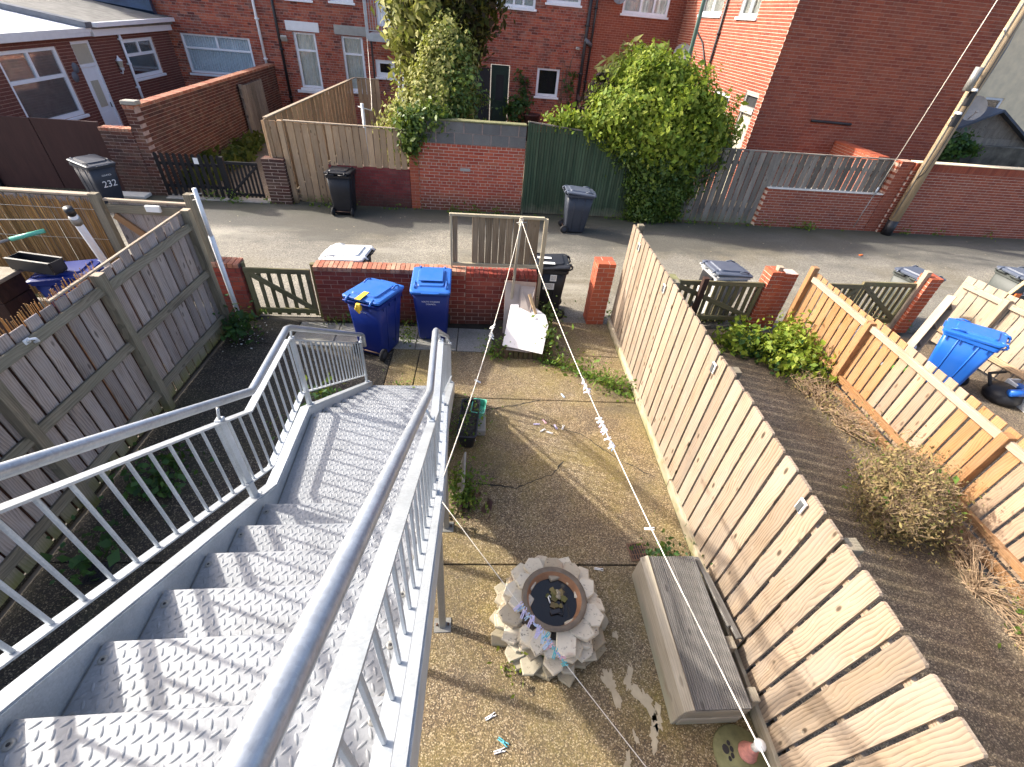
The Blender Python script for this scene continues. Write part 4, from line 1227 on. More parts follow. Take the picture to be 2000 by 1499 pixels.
def picket_fence():
    r = thing('picket_fence', TM(-6.7, LW - 0.05), 'black stained picket fence section with pointed tops and a white card', 'fence')
    nr = T(0, -1) - T(0, 0)
    for i in range(11):
        u = -7.42 + i * 0.142
        plank('picket', r, T(u, LW - 0.06, 0.05), T(u, LW - 0.06, 1.05), 0.085, 0.02, nr, 'wood_black', 'picket')
    for z in (0.28, 0.80):
        plank('rail', r, T(-7.46, LW - 0.03, z), T(-5.98, LW - 0.03, z), 0.07, 0.04, nr, 'wood_black')
    plank('post', r, T(-5.93, LW - 0.04, 0), T(-5.93, LW - 0.04, 1.02), 0.08, 0.08, nr, 'wood_black')
    MB().box(-0.055, 0.055, -0.004, 0.0, -0.07, 0.07).build('card', MAT['label'], r, TM(-6.52, LW - 0.075, 0.90))
    g = thing('picket_gate', TM(-5.4, LW - 0.05), 'black slatted garden gate with cross brace beside the short pier', 'gate')
    for i in range(8):
        u = -5.83 + i * 0.098
        plank('picket', g, T(u, LW - 0.05, 0.08), T(u, LW - 0.05, 0.92), 0.052, 0.02, nr, 'wood_black')
    for z in (0.16, 0.90):
        plank('rail', g, T(-5.87, LW - 0.08, z), T(-5.10, LW - 0.08, z), 0.07, 0.035, nr, 'wood_black')
    plank('brace', g, T(-5.85, LW - 0.082, 0.20), T(-5.12, LW - 0.082, 0.86), 0.06, 0.03, nr, 'wood_black')
    for a, b in ((-7.46, -5.98), (-5.95, -4.98)):
        o = MB().cbox(a, b, LW - 0.22, LW + 0.1, 0, 0.035, 0.01).build('threshold_stone', MAT['concrete'], None, TM(0, 0))
        tag(o, 'long kerb stone under the black picket fence' if a < -7 else 'short kerb stone under the black garden gate', 'kerb stone')
picket_fence()
r = thing('brick_pier', TM(-4.68, LW), 'short brick pier between the black gate and the timber fence', 'pier')
brick_pier(r, TM(-4.68, LW - 0.06), 0.52, 0.30, 0.0, 1.07, 'brick_brown', 'mortar_pale')

def tan_fence():
    r = thing('board_fence', TM(-3.0, LW), 'tan overlapping board fence standing on the maroon wall', 'fence')
    nr = T(0, -1) - T(0, 0)
    for u in (-4.72, -4.55, -4.16, -3.99, -3.82, -3.65, -3.48):
        plank('board', r, T(u, LW + 0.01 + random.uniform(-.01, .01), 0.03), T(u, LW + 0.01, 1.87 + random.uniform(-.015, .015)), 0.150, 0.02, nr, 'fence_tan')
    plank('post', r, T(-4.36, LW - 0.03, 0), T(-4.36, LW - 0.03, 1.90), 0.11, 0.09, nr, 'fence_tan')
    u = -3.27
    while u < -1.45:
        w = random.uniform(0.133, 0.142)
        plank('board', r, T(u, LW - 0.02 + random.choice((-.012, .012)), 0.97 + random.uniform(-.02, .01)), T(u + random.uniform(-.006, .006), LW - 0.02, 1.87 + random.uniform(-.02, .02)), w, 0.02, nr, 'fence_tan')
        u += 0.158
    plank('capping', r, T(-4.28, LW - 0.02, 1.90), T(-1.45, LW - 0.02, 1.885), 0.025, 0.07, nr, 'fence_pale')
    # the side of the yard, running back to the house, and its end
    e = T(1, 0) - T(0, 0)
    t = LW + 0.12
    while t < 20.6:
        u = -4.72 + (t - LW) * 0.068
        plank('board', r, T(u, t, 0.05), T(u, t, 1.90), 0.35, 0.022, e, 'fence_tan')
        t += 0.36
    plank('capping', r, T(-4.71, LW + 0.05, 1.915), T(-4.15, 20.7, 1.915), 0.10, 0.03, (0, 0, 1), 'fence_pale')
    for i in range(5):
        plank('board', r, T(-4.0 + i*0.165, 20.75, 0.05), T(-4.0 + i*0.165, 20.75, 1.90), 0.15, 0.022, nr, 'fence_tan')
    plank('capping', r, T(-4.12, 20.75, 1.915), T(-3.25, 20.75, 1.915), 0.08, 0.03, (0, 0, 1), 'fence_pale')
tan_fence()
r = wall_thing(-2.3, 'low maroon brick wall under the tan fence beside the black bin')
free_wall(r, TM(0, LW - 0.03), -3.42, -1.42, 0, 0.985, 0.2, 'brick_maroon', 'mortar_dark', header=5, seed=13)
r = wall_thing(0.1, 'bright red brick wall panel topped with two courses of grey blocks')
free_wall(r, TM(0, LW - 0.03), -1.41, -1.17, 0, 1.62, 0.22, 'brick_new', 'mortar_red', seed=14)
free_wall(r, TM(0, LW - 0.06), -1.165, 1.50, 0, 1.63, 0.22, 'brick_lane', 'mortar_pale', header=6, seed=15, joint=0.014, L=0.25)
MB().box(-1.16, 1.495, 0.012, 0.19, 1.632, 2.12).build('block_core', MAT['mortar_grey'], r, TM(0, LW - 0.06))
bx = []
for k, z in enumerate((1.64, 1.885)):
    u = -1.165 - (0.22 if k else 0)
    while u < 1.49:
        a, b = max(u, -1.165), min(u + 0.435, 1.50)
        if b - a > 0.05: bx.append((a + 0.006, b - 0.006, 0.0, 0.2, z, z + 0.232))
        u += 0.45
lay_bricks(r, TM(0, LW - 0.06), bx, 'block', 'concrete_block', 60, jit=0.003)
MB().cbox(-1.18, 1.50, -0.02, 0.22, 2.125, 2.16, 0.008).build('coping', MAT['moss_stone'], r, TM(0, LW - 0.06))
o = MB().box(-0.13, 0.13, -0.012, 0.0, -0.035, 0.035).build('air_vent', MAT['stone_grey'], r, TM(0.0, LW - 0.062, 1.05))

r = thing('slat_gate', TM(2.9, LW), 'large dark green slatted gate behind the slate grey bin', 'gate')
nr = T(0, -1) - T(0, 0)
u = 1.60
while u < 4.45:
    top = 2.20 - (u - 1.5) * 0.075
    plank('slat', r, T(u, LW - 0.02 + random.uniform(-.004, .004), 0.03), T(u + random.uniform(-.004, .004), LW - 0.02, top), 0.062, 0.025, nr, 'wood_green')
    u += 0.071
plank('stile', r, T(1.55, LW - 0.05, 0.0), T(1.55, LW - 0.05, 2.22), 0.05, 0.06, nr, 'wood_green')
plank('backing', r, T(3.0, LW + 0.03, 0.02), T(3.0, LW + 0.03, 2.0), 2.9, 0.02, nr, 'wood_black')
plank('capping', r, T(1.52, LW - 0.02, 2.225), T(2.9, LW - 0.02, 2.115), 0.05, 0.03, (0, 0, 1), 'fence_grey')

r = thing('board_fence', TM(8.5, LW), 'silver grey board fence right of the ivy bush', 'fence')
u = 4.55
while u < 8.30:
    w = random.uniform(0.145, 0.155)
    plank('board', r, T(u, LW - 0.02 + random.uniform(-.008, .008), 0.03), T(u + random.uniform(-.004, .004), LW - 0.02, 1.90 + random.uniform(-.012, .012)), w, 0.02, nr, 'fence_grey')
    u += 0.173
while u < 11.72:
    w = random.uniform(0.142, 0.152)
    plank('board', r, T(u, LW + 0.03, 1.02), T(u + random.uniform(-.006, .006), LW + 0.03, 1.90 + random.uniform(-.012, .012)), w, 0.02, nr, 'fence_grey')
    u += 0.173
for z in (0.4, 1.6):
    plank('rail', r, T(4.5, LW + 0.045, z), T(8.3, LW + 0.045, z), 0.08, 0.04, nr, 'fence_grey')
plank('rail', r, T(8.35, LW + 0.075, 1.62), T(11.72, LW + 0.075, 1.62), 0.08, 0.04, nr, 'fence_grey')
plank('capping', r, T(6.0, LW - 0.0, 1.925), T(11.74, LW + 0.02, 1.925), 0.06, 0.03, (0, 0, 1), 'fence_grey')
r = wall_thing(10.0, 'low red brick wall under the silver grey fence')
free_wall(r, TM(0, LW - 0.10), 8.33, 11.80, 0, 1.03, 0.22, 'brick_modern', 'mortar_pale', header=0, seed=17, L=0.25, joint=0.013)
MB().cbox(8.32, 11.8, -0.008, 0.232, 1.032, 1.055, 0.006).build('mortar_cap', MAT['offwhite'], r, TM(0, LW - 0.10))
r = wall_thing(11.95, 'brick pier and side wall with sloping coping behind the telegraph pole')
free_wall(r, TM(0, LW - 0.10), 11.82, 12.20, 0, 1.92, 0.30, 'brick_modern', 'mortar_red', seed=18)
MS = TM(11.60, LW + 0.16, 0, PI/2)
free_wall(r, MS, 0.0, 1.95, 0, 1.95, 0.30, 'brick_new', 'mortar_pale', cope='brick_new', indiv=60, seed=19)
r = wall_thing(14.5, 'long red lane wall with a soldier course right of the telegraph pole')
free_wall(r, TM(0, LW - 0.15), 12.22, 18.4, 0, 1.70, 0.24, 'brick_modern', 'mortar_pale', seed=20, L=0.25, joint=0.013)
bx = [(12.23 + i*0.076, 12.23 + i*0.076 + 0.066, -0.004, 0.24, 1.71, 1.905) for i in range(81)]
lay_bricks(r, TM(0, LW - 0.15), bx, 'brick_modern', 'soldier_brick', 90)
MB().cbox(12.22, 18.4, -0.012, 0.252, 1.908, 1.93, 0.005).build('mortar_cap', MAT['render_cream'], r, TM(0, LW - 0.15))
MB().box(12.24, 18.38, 0.01, 0.22, 1.69, 1.90).build('mortar', MAT['mortar_red'], r, TM(0, LW - 0.15))
o = r

# ------------------------------------------------------------------ windows and doors
def window(root, M, x0, x1, z0, z1, rows, fw=0.06, rec=0.07, behind='dark_room', sill=True, lab=None, frame='upvc'):
    """rows: list of (z fraction 0..1 from bottom, z fraction, [x split fractions]); the frame is the part, panes and sill are its sub-parts"""
    W, H = x1 - x0, z1 - z0
    fr = MB(); y0, y1 = rec, rec + 0.06
    fr.box(x0, x1, y0, y1, z0, z0 + fw); fr.box(x0, x1, y0, y1, z1 - fw, z1)
    fr.box(x0, x0 + fw, y0, y1, z0 + fw, z1 - fw); fr.box(x1 - fw, x1, y0, y1, z0 + fw, z1 - fw)
    panes = []
    ix0, ix1, iz0, iz1 = x0 + fw, x1 - fw, z0 + fw, z1 - fw
    for k, (a, b, sp) in enumerate(rows):
        za, zb = iz0 + (iz1 - iz0) * a, iz0 + (iz1 - iz0) * b
        if b < 0.999: fr.box(ix0, ix1, y0 - 0.004, y1 - 0.004, zb - fw*0.4, zb + fw*0.4)
        xs = [0] + list(sp) + [1]
        for q in range(len(xs) - 1):
            xa, xb = ix0 + (ix1 - ix0) * xs[q], ix0 + (ix1 - ix0) * xs[q+1]
            if q > 0: fr.box(xa - fw*0.4, xa + fw*0.4, y0 - 0.002, y1 - 0.002, za + (fw*0.4 if a > 0 else 0), zb - (fw*0.4 if b < 1 else 0))
            panes.append((xa, xb, za, zb))
    w = fr.build('window', MAT[frame], root, M)
    if lab: w['label'] = lab
    for (xa, xb, za, zb) in panes:
        MB().box(xa, xb, y0 + 0.028, y0 + 0.034, za, zb).build('pane', MAT['glass'], w, M)
    if sill:
        MB().cbox(x0 - 0.06, x1 + 0.06, -0.06, y0 + 0.01, z0 - 0.075, z0 - 0.002, 0.008).build('sill', MAT[frame], w, M)
    if behind in ('curtain', 'blind'):
        mb = MB(); n = int(W / 0.03); vs = []
        for i in range(n + 1):
            x = x0 + 0.02 + (W - 0.04) * i / n
            if behind == 'curtain': y = y1 + 0.045 + 0.028 * math.sin(i * 1.3) * (0.6 + 0.4 * math.sin(i * 0.37)) + 0.01 * math.sin(i * 0.9)
            else: y = y1 + 0.05 + (0.035 if i % 3 == 0 else 0.0)
            vs += [(x, y, z0 + 0.02), (x + (0.01 * math.sin(i) if behind == 'curtain' else 0), y, z1 - 0.02)]
        mb.add(vs, [(2*i, 2*i+2, 2*i+3, 2*i+1) for i in range(n)])
        mb.build(behind, MAT[behind], w, M)
    mb = MB(); mb.box(x0 + 0.003, x1 - 0.003, y1 + (0.16 if behind in ('curtain', 'blind') else (0.10 if behind == 'dark_room' else 0.006)), y1 + 0.18, z0 + 0.003, z1 - 0.003)
    mb.build('room', MAT['dark_room' if behind in ('curtain', 'blind') else behind], w, M)
    return w

def downpipe(name, M, x, z0, z1, mat, label, r=0.035, y=-0.06):
    t = thing(name, M @ Matrix.Translation((x, y, z0)), label, 'downpipe')
    MB().tube([(x, y, z0), (x, y, z1)], r, 10).build('pipe', MAT[mat], t, M)
    for i in range(4):
        z = z0 + (z1 - z0) * (i + 0.5) / 4
        MB().tube([(x, y, z - 0.03), (x, y, z + 0.03)], r * 1.35, 10).build('collar', MAT[mat], t, M)
        MB().cbox(x - r * 1.8, x + r * 1.8, y + 0.005, -0.002, z - 0.02, z + 0.02, 0.004).build('clip', MAT[mat], t, M)
    return t

# ------------------------------------------------------------------ houses across the lane
HT = 22.47
seen = lambda w: w.z > 0.9
# left house: brick extension with white windows, its roofs, and the wide blind window beyond
hA = thing('terraced_house', TM(-10, HT), 'left terraced house with a brown brick extension, white door and wide blind window', 'house')
ME = TM(-11.0, 0, 0, PI/2)            # local x = t, outward = +u
ops = [(13.98, 16.08, 1.05, 2.66), (16.70, 17.55, 0.0, 2.70), (19.10, 20.95, 1.58, 2.64)]
house_wall(hA, ME, 10.9 + 2.2, 22.2, 0, 2.86, 'brick_ext', 'mortar_red', ops, L=0.225, H=0.075, indiv=300, name='extension_wall', seed=21, prefer=seen)
window(hA, ME, 13.98, 16.08, 1.05, 2.66, [(0, 0.60, []), (0.60, 1, [0.5])], 0.10, 0.03, 'grey_room')
window(hA, ME, 19.10, 20.95, 1.58, 2.64, [(0, 0.62, []), (0.62, 1, [0.5])], 0.10, 0.03, 'dark_room')
d = MB(); d.cbox(16.76, 17.49, 0.06, 0.12, 0.02, 2.08, 0.006)
for (z0, z1) in ((0.18, 0.52), (0.62, 0.95)):
    d.cbox(16.90, 17.35, 0.052, 0.062, z0, z1, 0.004)
door = d.build('door', MAT['upvc'], hA, ME)
MB().cbox(16.95, 17.30, 0.048, 0.06, 1.08, 1.75, 0.01).build('pane', MAT['pattern_glass'], door, ME)
mb = MB(); mb.box(16.70, 16.76, 0.03, 0.12, 0, 2.70); mb.box(17.49, 17.55, 0.03, 0.12, 0, 2.70); mb.box(16.76, 17.49, 0.03, 0.12, 2.09, 2.16); mb.box(16.76, 17.49, 0.03, 0.12, 2.63, 2.70)
fr = mb.build('door_frame', MAT['upvc'], hA, ME)
MB().box(16.76, 17.49, 0.06, 0.075, 2.165, 2.625).build('pane', MAT['pattern_glass'], fr, ME)
MB().tube([(17.42, 0.04, 1.02), (17.42, 0.04, 1.15)], 0.012, 8).build('handle', MAT['black_metal'], door, ME)
# front of the extension, facing the lane
MF2 = TM(-11.0, 13.1, 0, 0)
house_wall(hA, MF2, -4.0, 0.0, 0, 2.86, 'brick_ext', 'mortar_red', (), name='extension_wall', indiv=20, seed=22)
mb = MB(); mb.cbox(13.0, 17.5, -0.16, 0.02, 2.80, 2.90, 0.008); mb.build('fascia', MAT['white_paint'], hA, ME)
mb = MB(); mb.path([(-0.10, 17.6, 2.95), (-0.10, 13.0, 2.93)], 0.13, 0.10); mb.build('gutter', MAT['white_paint'], hA, TM(-11.0, 0) @ Matrix.Rotation(0, 4, 'Z') @ Matrix.Translation((0.2, 0, 0)))
mb = MB(); mb.add([(0.1, 12.8, 2.97), (0.1, 17.5, 2.99), (-4.6, 17.5, 3.65), (-4.6, 12.8, 3.60), (0.1, 12.8, 2.90), (0.1, 17.5, 2.92), (-4.6, 17.5, 3.55), (-4.6, 12.8, 3.5)],
       [(0,1,2,3), (7,6,5,4), (0,4,5,1), (1,5,6,2), (2,6,7,3), (3,7,4,0)])
mb.build('flat_roof', MAT['roof_white'], hA, TM(-11.0, 0))
mb = MB(); mb.path([(0.2, 17.5, 3.06), (-2.0, 17.5, 3.36), (-4.8, 17.55, 3.78)], 0.30, 0.14); mb.build('roof_edge', MAT['lead'], hA, TM(-11.0, 0))
mb = MB(); mb.add([(0.15, 17.7, 3.10), (0.15, 22.4, 3.16), (-5.0, 22.4, 3.95), (-5.0, 17.7, 3.85), (0.15, 17.7, 2.95), (0.15, 22.4, 2.95), (-5.0, 22.4, 3.0), (-5.0, 17.7, 3.0)],
       [(0,1,2,3), (7,6,5,4), (0,4,5,1), (1,5,6,2), (2,6,7,3), (3,7,4,0)])
mb.build('flat_roof', MAT['roof_grey'], hA, TM(-11.0, 0))
mb = MB(); mb.path([(0.22, 17.7, 3.06), (0.22, 22.35, 3.10)], 0.13, 0.11); mb.cbox(0.02, 0.12, 17.7, 22.3, 2.78, 3.0, 0.006); mb.build('gutter', MAT['upvc'], hA, TM(-11.0, 0))
# dark blue roof rising behind the extension
mb = MB(); mb.add([(-0.2, 22.0, 3.30), (-0.4, 22.3, 4.6), (-9, 22.3, 6.4), (-9, 20.4, 4.25), (-9, 22.3, 3.0), (-0.2, 22.3, 3.0)],
       [(0,3,2,1), (0,1,5), (3,4,2), (0,5,4,3), (1,2,4,5)])
mb.build('lean_to_roof', MAT['roof_blue'], hA, TM(-11.0, 0))
MFc = TM(0, HT)
opsA = [(-10.74, -8.26, 1.46, 2.74)]
house_wall(hA, MFc, -16.0, -7.12, 0.0, 6.4, 'brick_old', 'mortar_grey', opsA, H=0.082, L=0.25, joint=0.013, header=5, indiv=300, name='rear_wall', seed=23, prefer=lambda w: w.z > 1.6)
window(hA, MFc, -10.74, -8.26, 1.46, 2.74, [(0, 0.66, []), (0.66, 1, [0.5])], 0.085, 0.04, 'blind')
downpipe('downpipe', MFc, -7.80, 1.5, 6.4, 'upvc', 'white downpipe at the right edge of the wide blind window house', 0.045)
downpipe('downpipe', ME, 19.0, 0.4, 2.98, 'upvc', 'white downpipe on the brown extension by the small dark window', 0.04)
t = thing('wall_lantern', ME @ Matrix.Translation((18.45, -0.02, 1.95)), 'white carriage lantern on the brown extension wall beside the door', 'lamp')
mb = MB(); mb.lathe([(0.0, -0.10), (0.05, -0.09), (0.07, -0.02)], 8); mb.build('bracket', MAT['upvc'], t, ME @ Matrix.Translation((18.45, -0.09, 1.98)))
mb = MB(); mb.lathe([(0.05, 0), (0.085, 0.16), (0.08, 0.17)], 6, smooth=False); mb.build('glass', MAT['pattern_glass'], t, ME @ Matrix.Translation((18.45, -0.09, 1.97)))
mb = MB(); mb.lathe([(0.10, 0.17), (0.03, 0.25), (0.015, 0.30), (0.0, 0.31)], 6, smooth=False); mb.build('hood', MAT['upvc'], t, ME @ Matrix.Translation((18.45, -0.09, 1.97)))
mb = MB(); mb.tube([(18.45, 0.0, 1.82), (18.45, -0.06, 1.80), (18.45, -0.09, 1.88)], 0.018, 8); mb.build('arm', MAT['upvc'], t, ME)
t = thing('wall_clock', ME @ Matrix.Translation((16.45, -0.02, 2.0)), 'dark twin discs hanging on the brick between window and door', 'ornament')
for dx, dz in ((-0.10, -0.13), (0.06, 0.07)):
    mb = MB(); mb.lathe([(0.0, 0.03), (0.10, 0.03), (0.13, 0.0)], 14); mb.build('disc', MAT['lead'], t, ME @ Matrix.Translation((16.42 + dx, -0.004, 2.05 + dz)) @ Matrix.Rotation(PI/2, 4, 'X'))

# second house: tall curtained windows, steel landing and stair
hB = thing('terraced_house', TM(-4, HT), 'terraced house with two tall curtained windows under pale lintels', 'house')
opsB = [(-6.60, -5.78, 1.24, 3.06), (-4.82, -4.02, 1.24, 3.06), (-6.62, -5.72, 4.02, 5.6), (-5.05, -4.20, 4.06, 5.6), (-3.60, -2.86, 1.80, 2.42), (-3.4, -2.6, 3.42, 5.4)]
house_wall(hB, MFc, -7.12, -1.2, 0.0, 6.4, 'brick_old', 'mortar_grey', opsB, H=0.082, L=0.25, joint=0.013, header=5, indiv=300, name='rear_wall', seed=25, prefer=lambda w: w.z > 1.2)
for (a, b, c, d_) in opsB[:2]:
    window(hB, MFc, a, b, c, d_, [(0, 0.70, []), (0.70, 1, [])], 0.085, 0.06, 'curtain')
for (a, b, c, d_) in opsB[2:4]:
    window(hB, MFc, a, b, c, d_, [(0, 0.7, []), (0.7, 1, [])], 0.085, 0.06, 'curtain')
window(hB, MFc, -3.60, -2.86, 1.80, 2.42, [(0, 1, [])], 0.16, 0.03, 'dark_room')
MB().box(-3.4, -2.6, 0.06, 0.10, 3.42, 5.4).build('door', MAT['upvc'], hB, MFc)
for (a, b, m, z) in ((-6.82, -5.60, 'white_paint', 3.07), (-5.04, -3.80, 'stone_grey', 3.07)):
    MB().cbox(a, b, -0.03, 0.12, z, z + 0.30, 0.01).build('lintel', MAT[m], hB, MFc)
MB().cbox(-6.80, -5.58, -0.08, 0.08, 1.06, 1.165, 0.01).build('stone_sill', MAT['white_paint'], hB, MFc)
downpipe('downpipe', MFc, -7.12, 0.1, 6.4, 'black_metal', 'black downpipe between the wide blind window and the tall windows', 0.05)
t = thing('flood_light', MFc @ Matrix.Translation((-7.0, -0.1, 2.85)), 'small grey flood light left of the first tall window', 'lamp')
mb = MB(); mb.cbox(-0.11, 0.11, -0.05, 0.05, -0.09, 0.09, 0.015, M=Matrix.Rotation(0.5, 4, 'X')); mb.build('housing', MAT['stone_grey'], t, MFc @ Matrix.Translation((-6.92, -0.14, 2.82)))
MB().cbox(-0.03, 0.03, -0.1, 0.0, -0.02, 0.02, 0.004).build('bracket', MAT['black_metal'], t, MFc @ Matrix.Translation((-6.85, -0.004, 2.78)))
# steel landing of the second house
S = thing('steel_landing', TM(-2.9, 21.4), 'small steel landing with bars and a steep stair behind the golden ivy', 'staircase')
mb = MB(); mb.cbox(-3.55, -2.0, 20.85, 22.4, 3.20, 3.26, 0.01); mb.build('deck', MAT['galv'], S, TM(0, 0))
mb = MB(); mb.cbox(-3.57, -2.0, 20.80, 20.848, 3.05, 3.28, 0.006); mb.build('edge_beam', MAT['galv'], S, TM(0, 0))
for z in (3.36, 4.45):
    mb = MB(); mb.path([(-3.52, 20.86, z), (-2.25, 20.86, z)], 0.04, 0.03); mb.build('rail', MAT['galv'], S, TM(0, 0))
for i in range(12):
    u = -3.40 + i*0.095
    MB().box(u - 0.008, u + 0.008, 20.85, 20.866, 3.37, 4.44).build('bar', MAT['galv'], S, TM(0, 0))
for u in (-3.52, -2.26):
    MB().cbox(u - 0.05, u + 0.05, 20.80, 20.90, 3.26, 4.5, 0.006).build('post', MAT['galv'], S, TM(0, 0))
for u in (-3.45, -2.2):
    MB().cbox(u - 0.03, u + 0.03, 21.0, 21.06, 0.0, 3.2, 0.006).build('support_leg', MAT['black_metal'], S, TM(0, 0))
for u in (-2.12, -1.25):
    mb = MB(); mb.path([(u, 20.9, 3.22), (u, 20.2, 3.22), (u, 16.4, 0.4), (u, 16.4, 0.05)], 0.05, 0.22); mb.build('stringer', MAT['galv'], S, TM(0, 0))
    mb = MB(); mb.tube([(u, 20.8, 4.3), (u, 20.0, 4.2), (u, 16.4, 1.35)], 0.03, 8); mb.build('handrail', MAT['galv'], S, TM(0, 0))
for i in range(14):
    MB().cbox(-2.09, -1.28, 19.95 - i*0.26, 20.2 - i*0.26, 3.02 - i*0.192, 3.05 - i*0.192, 0.004).build('tread', MAT['galv'], S, TM(0, 0))
t = thing('white_post', TM(-2.88, 15.0), 'short white washing post with a cross arm behind the tan fence', 'post')
MB().tube([(0, 0, 0), (0, 0, 1.98)], 0.045, 10).build('shaft', MAT['white_paint'], t)
MB().tube([(-0.12, 0, 1.90), (0.25, 0, 1.82)], 0.012, 6).build('arm', MAT['white_paint'], t)
pts = []
for i in range(13):
    k = i / 12
    p = T(-2.65, 15.0, 1.84).lerp(T(-3.55, 20.8, 3.1), k); p.z -= 0.75 * math.sin(PI * k) * (1 - k * 0.35)
    pts.append(p)
MB().tube(pts, 0.010, 5).build('slack_line', MAT['rope'], t, I4)

# third house: green door, small window, white framed windows above
hC = thing('terraced_house', TM(2, HT), 'terraced house with a dark green back door and small white window', 'house')
opsC = [(1.0, 1.80, 0.0, 2.56), (2.92, 3.86, 1.56, 2.58), (1.1, 2.62, 4.38, 5.8), (3.04, 4.36, 4.62, 5.9)]
house_wall(hC, MFc, -1.2, 4.80, 0.0, 6.4, 'brick_old', 'mortar_grey', opsC, H=0.082, L=0.25, joint=0.013, header=5, indiv=300, name='rear_wall', seed=27, prefer=lambda w: w.z > 1.4 and w.x > 0)
window(hC, MFc, 2.92, 3.86, 1.56, 2.58, [(0, 1, [])], 0.10, 0.04, 'dark_room')
window(hC, MFc, 1.1, 2.62, 4.38, 5.8, [(0, 1, [0.45, 0.72])], 0.09, 0.04, 'curtain')
window(hC, MFc, 3.04, 4.36, 4.62, 5.9, [(0, 1, [])], 0.09, 0.04, 'curtain')
d = MB(); d.cbox(1.04, 1.76, 0.08, 0.13, 0.02, 2.52, 0.006); d.cbox(1.16, 1.64, 0.065, 0.0795, 0.2, 1.0, 0.004); d.cbox(1.16, 1.64, 0.065, 0.0795, 1.2, 2.3, 0.004)
door = d.build('door', MAT['door_green'], hC, MFc)
MB().box(1.24, 1.56, 0.055, 0.0645, 1.3, 2.2).build('pane', MAT['dark_room'], door, MFc)
MB().cbox(0.3, 0.98, 0.0, -0.06, 0.0, 2.4, 0.01).build('dark_screen', MAT['dark_room'], hC, MFc)
downpipe('soil_pipe', MFc, 4.74, 0.1, 6.4, 'black_metal', 'thick black soil pipe right of the small white window', 0.065)
downpipe('soil_pipe', MFc, 4.98, 1.6, 6.4, 'black_metal', 'thinner black pipe beside the thick soil pipe', 0.04)
t = thing('pipe_junction', MFc @ Matrix.Translation((4.84, -0.1, 3.5)), 'grey pipe junction where the black soil pipes meet', 'pipe')
MB().tube([(4.70, -0.09, 3.62), (5.0, -0.09, 3.42)], 0.07, 8).build('branch', MAT['lead'], t, MFc)
MB().tube([(4.55, -0.02, 3.28), (4.40, -0.12, 3.30)], 0.05, 8).build('spout', MAT['stone_grey'], t, MFc)

# right house: red brick rear wing that reaches almost to the lane
hD = thing('terraced_house', TM(8, HT), 'modern red brick house wing with a long blank gable wall', 'house')
opsD = [(6.02, 7.86, 4.52, 5.9), (5.96, 6.62, 2.0, 2.92)]
house_wall(hD, MFc, 4.80, 8.53, 0.0, 6.4, 'brick_modern', 'mortar_red', opsD, indiv=300, name='rear_wall', seed=29, prefer=lambda w: w.z > 2.2)
window(hD, MFc, 6.02, 7.86, 4.52, 5.9, [(0, 1, [0.38, 0.7])], 0.09, 0.04, 'curtain')
window(hD, MFc, 5.96, 6.62, 2.0, 2.92, [(0, 0.65, []), (0.65, 1, [])], 0.08, 0.04, 'dark_room')
MB().cbox(5.4, 5.9, -0.12, -0.004, 0.0, 2.24, 0.01).build('render_panel', MAT['offwhite'], hD, MFc)
ML = TM(8.53, HT, 0, -PI/2)            # local x runs towards the lane, outward = -u
GV = HT - 14.70
lx = lambda t: HT - t
opsL = [(lx(12.57 + 8.36), lx(12.57 + 6.55), 4.68, 6.0), (lx(12.57 + 5.28), lx(12.57 + 4.07), 4.66, 6.0), (lx(12.57 + 5.32), lx(12.57 + 4.12), 1.75, 2.70), (lx(12.57 + 3.20), lx(12.57 + 2.42), 0.0, 2.92)]
house_wall(hD, ML, 0.0, GV, 0.0, 6.6, 'brick_modern', 'mortar_pale', opsL, indiv=300, joint=0.014, L=0.25, H=0.078, name='side_wall', seed=31, prefer=lambda w: w.z > 2.2)
for o_ in opsL[:2]: window(hD, ML, *o_, [(0, 1, [0.5])], 0.09, 0.04, 'curtain')
window(hD, ML, *opsL[2], [(0, 1, [])], 0.10, 0.04, 'dark_room')
xa, xb = opsL[3][0], opsL[3][1]
MB().cbox(xa + 0.02, xb - 0.02, 0.10, 0.15, 0.02, 2.38, 0.006).build('door', MAT['pattern_glass'], hD, ML)
mb = MB(); mb.box(xa, xb, -0.03, 0.14, 2.40, 2.56); mb.box(xa, xb, 0.02, 0.14, 2.84, 2.92); mb.box(xa, xa + 0.05, 0.03, 0.16, 0, 2.84); mb.box(xb - 0.05, xb, 0.03, 0.16, 0, 2.84)
fr = mb.build('door_frame', MAT['stone_grey'], hD, ML)
MB().box(xa + 0.05, xb - 0.05, 0.09, 0.10, 2.56, 2.84).build('pane', MAT['dark_room'], fr, ML)
MG = TM(8.53, 14.70)
house_wall(hD, MG, 0.005, 6.30, 0.0, 7.6, 'brick_modern', 'mortar_red', (), indiv=300, joint=0.0125, L=0.26, H=0.08, name='gable_wall', seed=33, prefer=lambda w: w.z > 1.9)
MR = TM(8.53 + 6.30, 14.70, 0, PI/2)
mb = MB(); mb.box(0.26, 7.7, 0.0, 0.2, 0, 6.6); mb.build('side_wall', MAT['brick_modern'], hD, MR)
MB().box(0.2, 6.2, 0.26, 7.7, 6.58, 6.7).build('roof', MAT['roof_grey'], hD, MG)
downpipe('downpipe', ML, lx(12.57 + 6.2), 0.2, 6.6, 'black_metal', 'black downpipe on the sunlit side of the red brick wing', 0.04)
MB().tube([(lx(18.9), -0.05, 3.1), (lx(19.9), -0.05, 3.9), (lx(20.9), -0.05, 4.3)], 0.025, 6).build('cable', MAT['black_metal'], hD, ML)
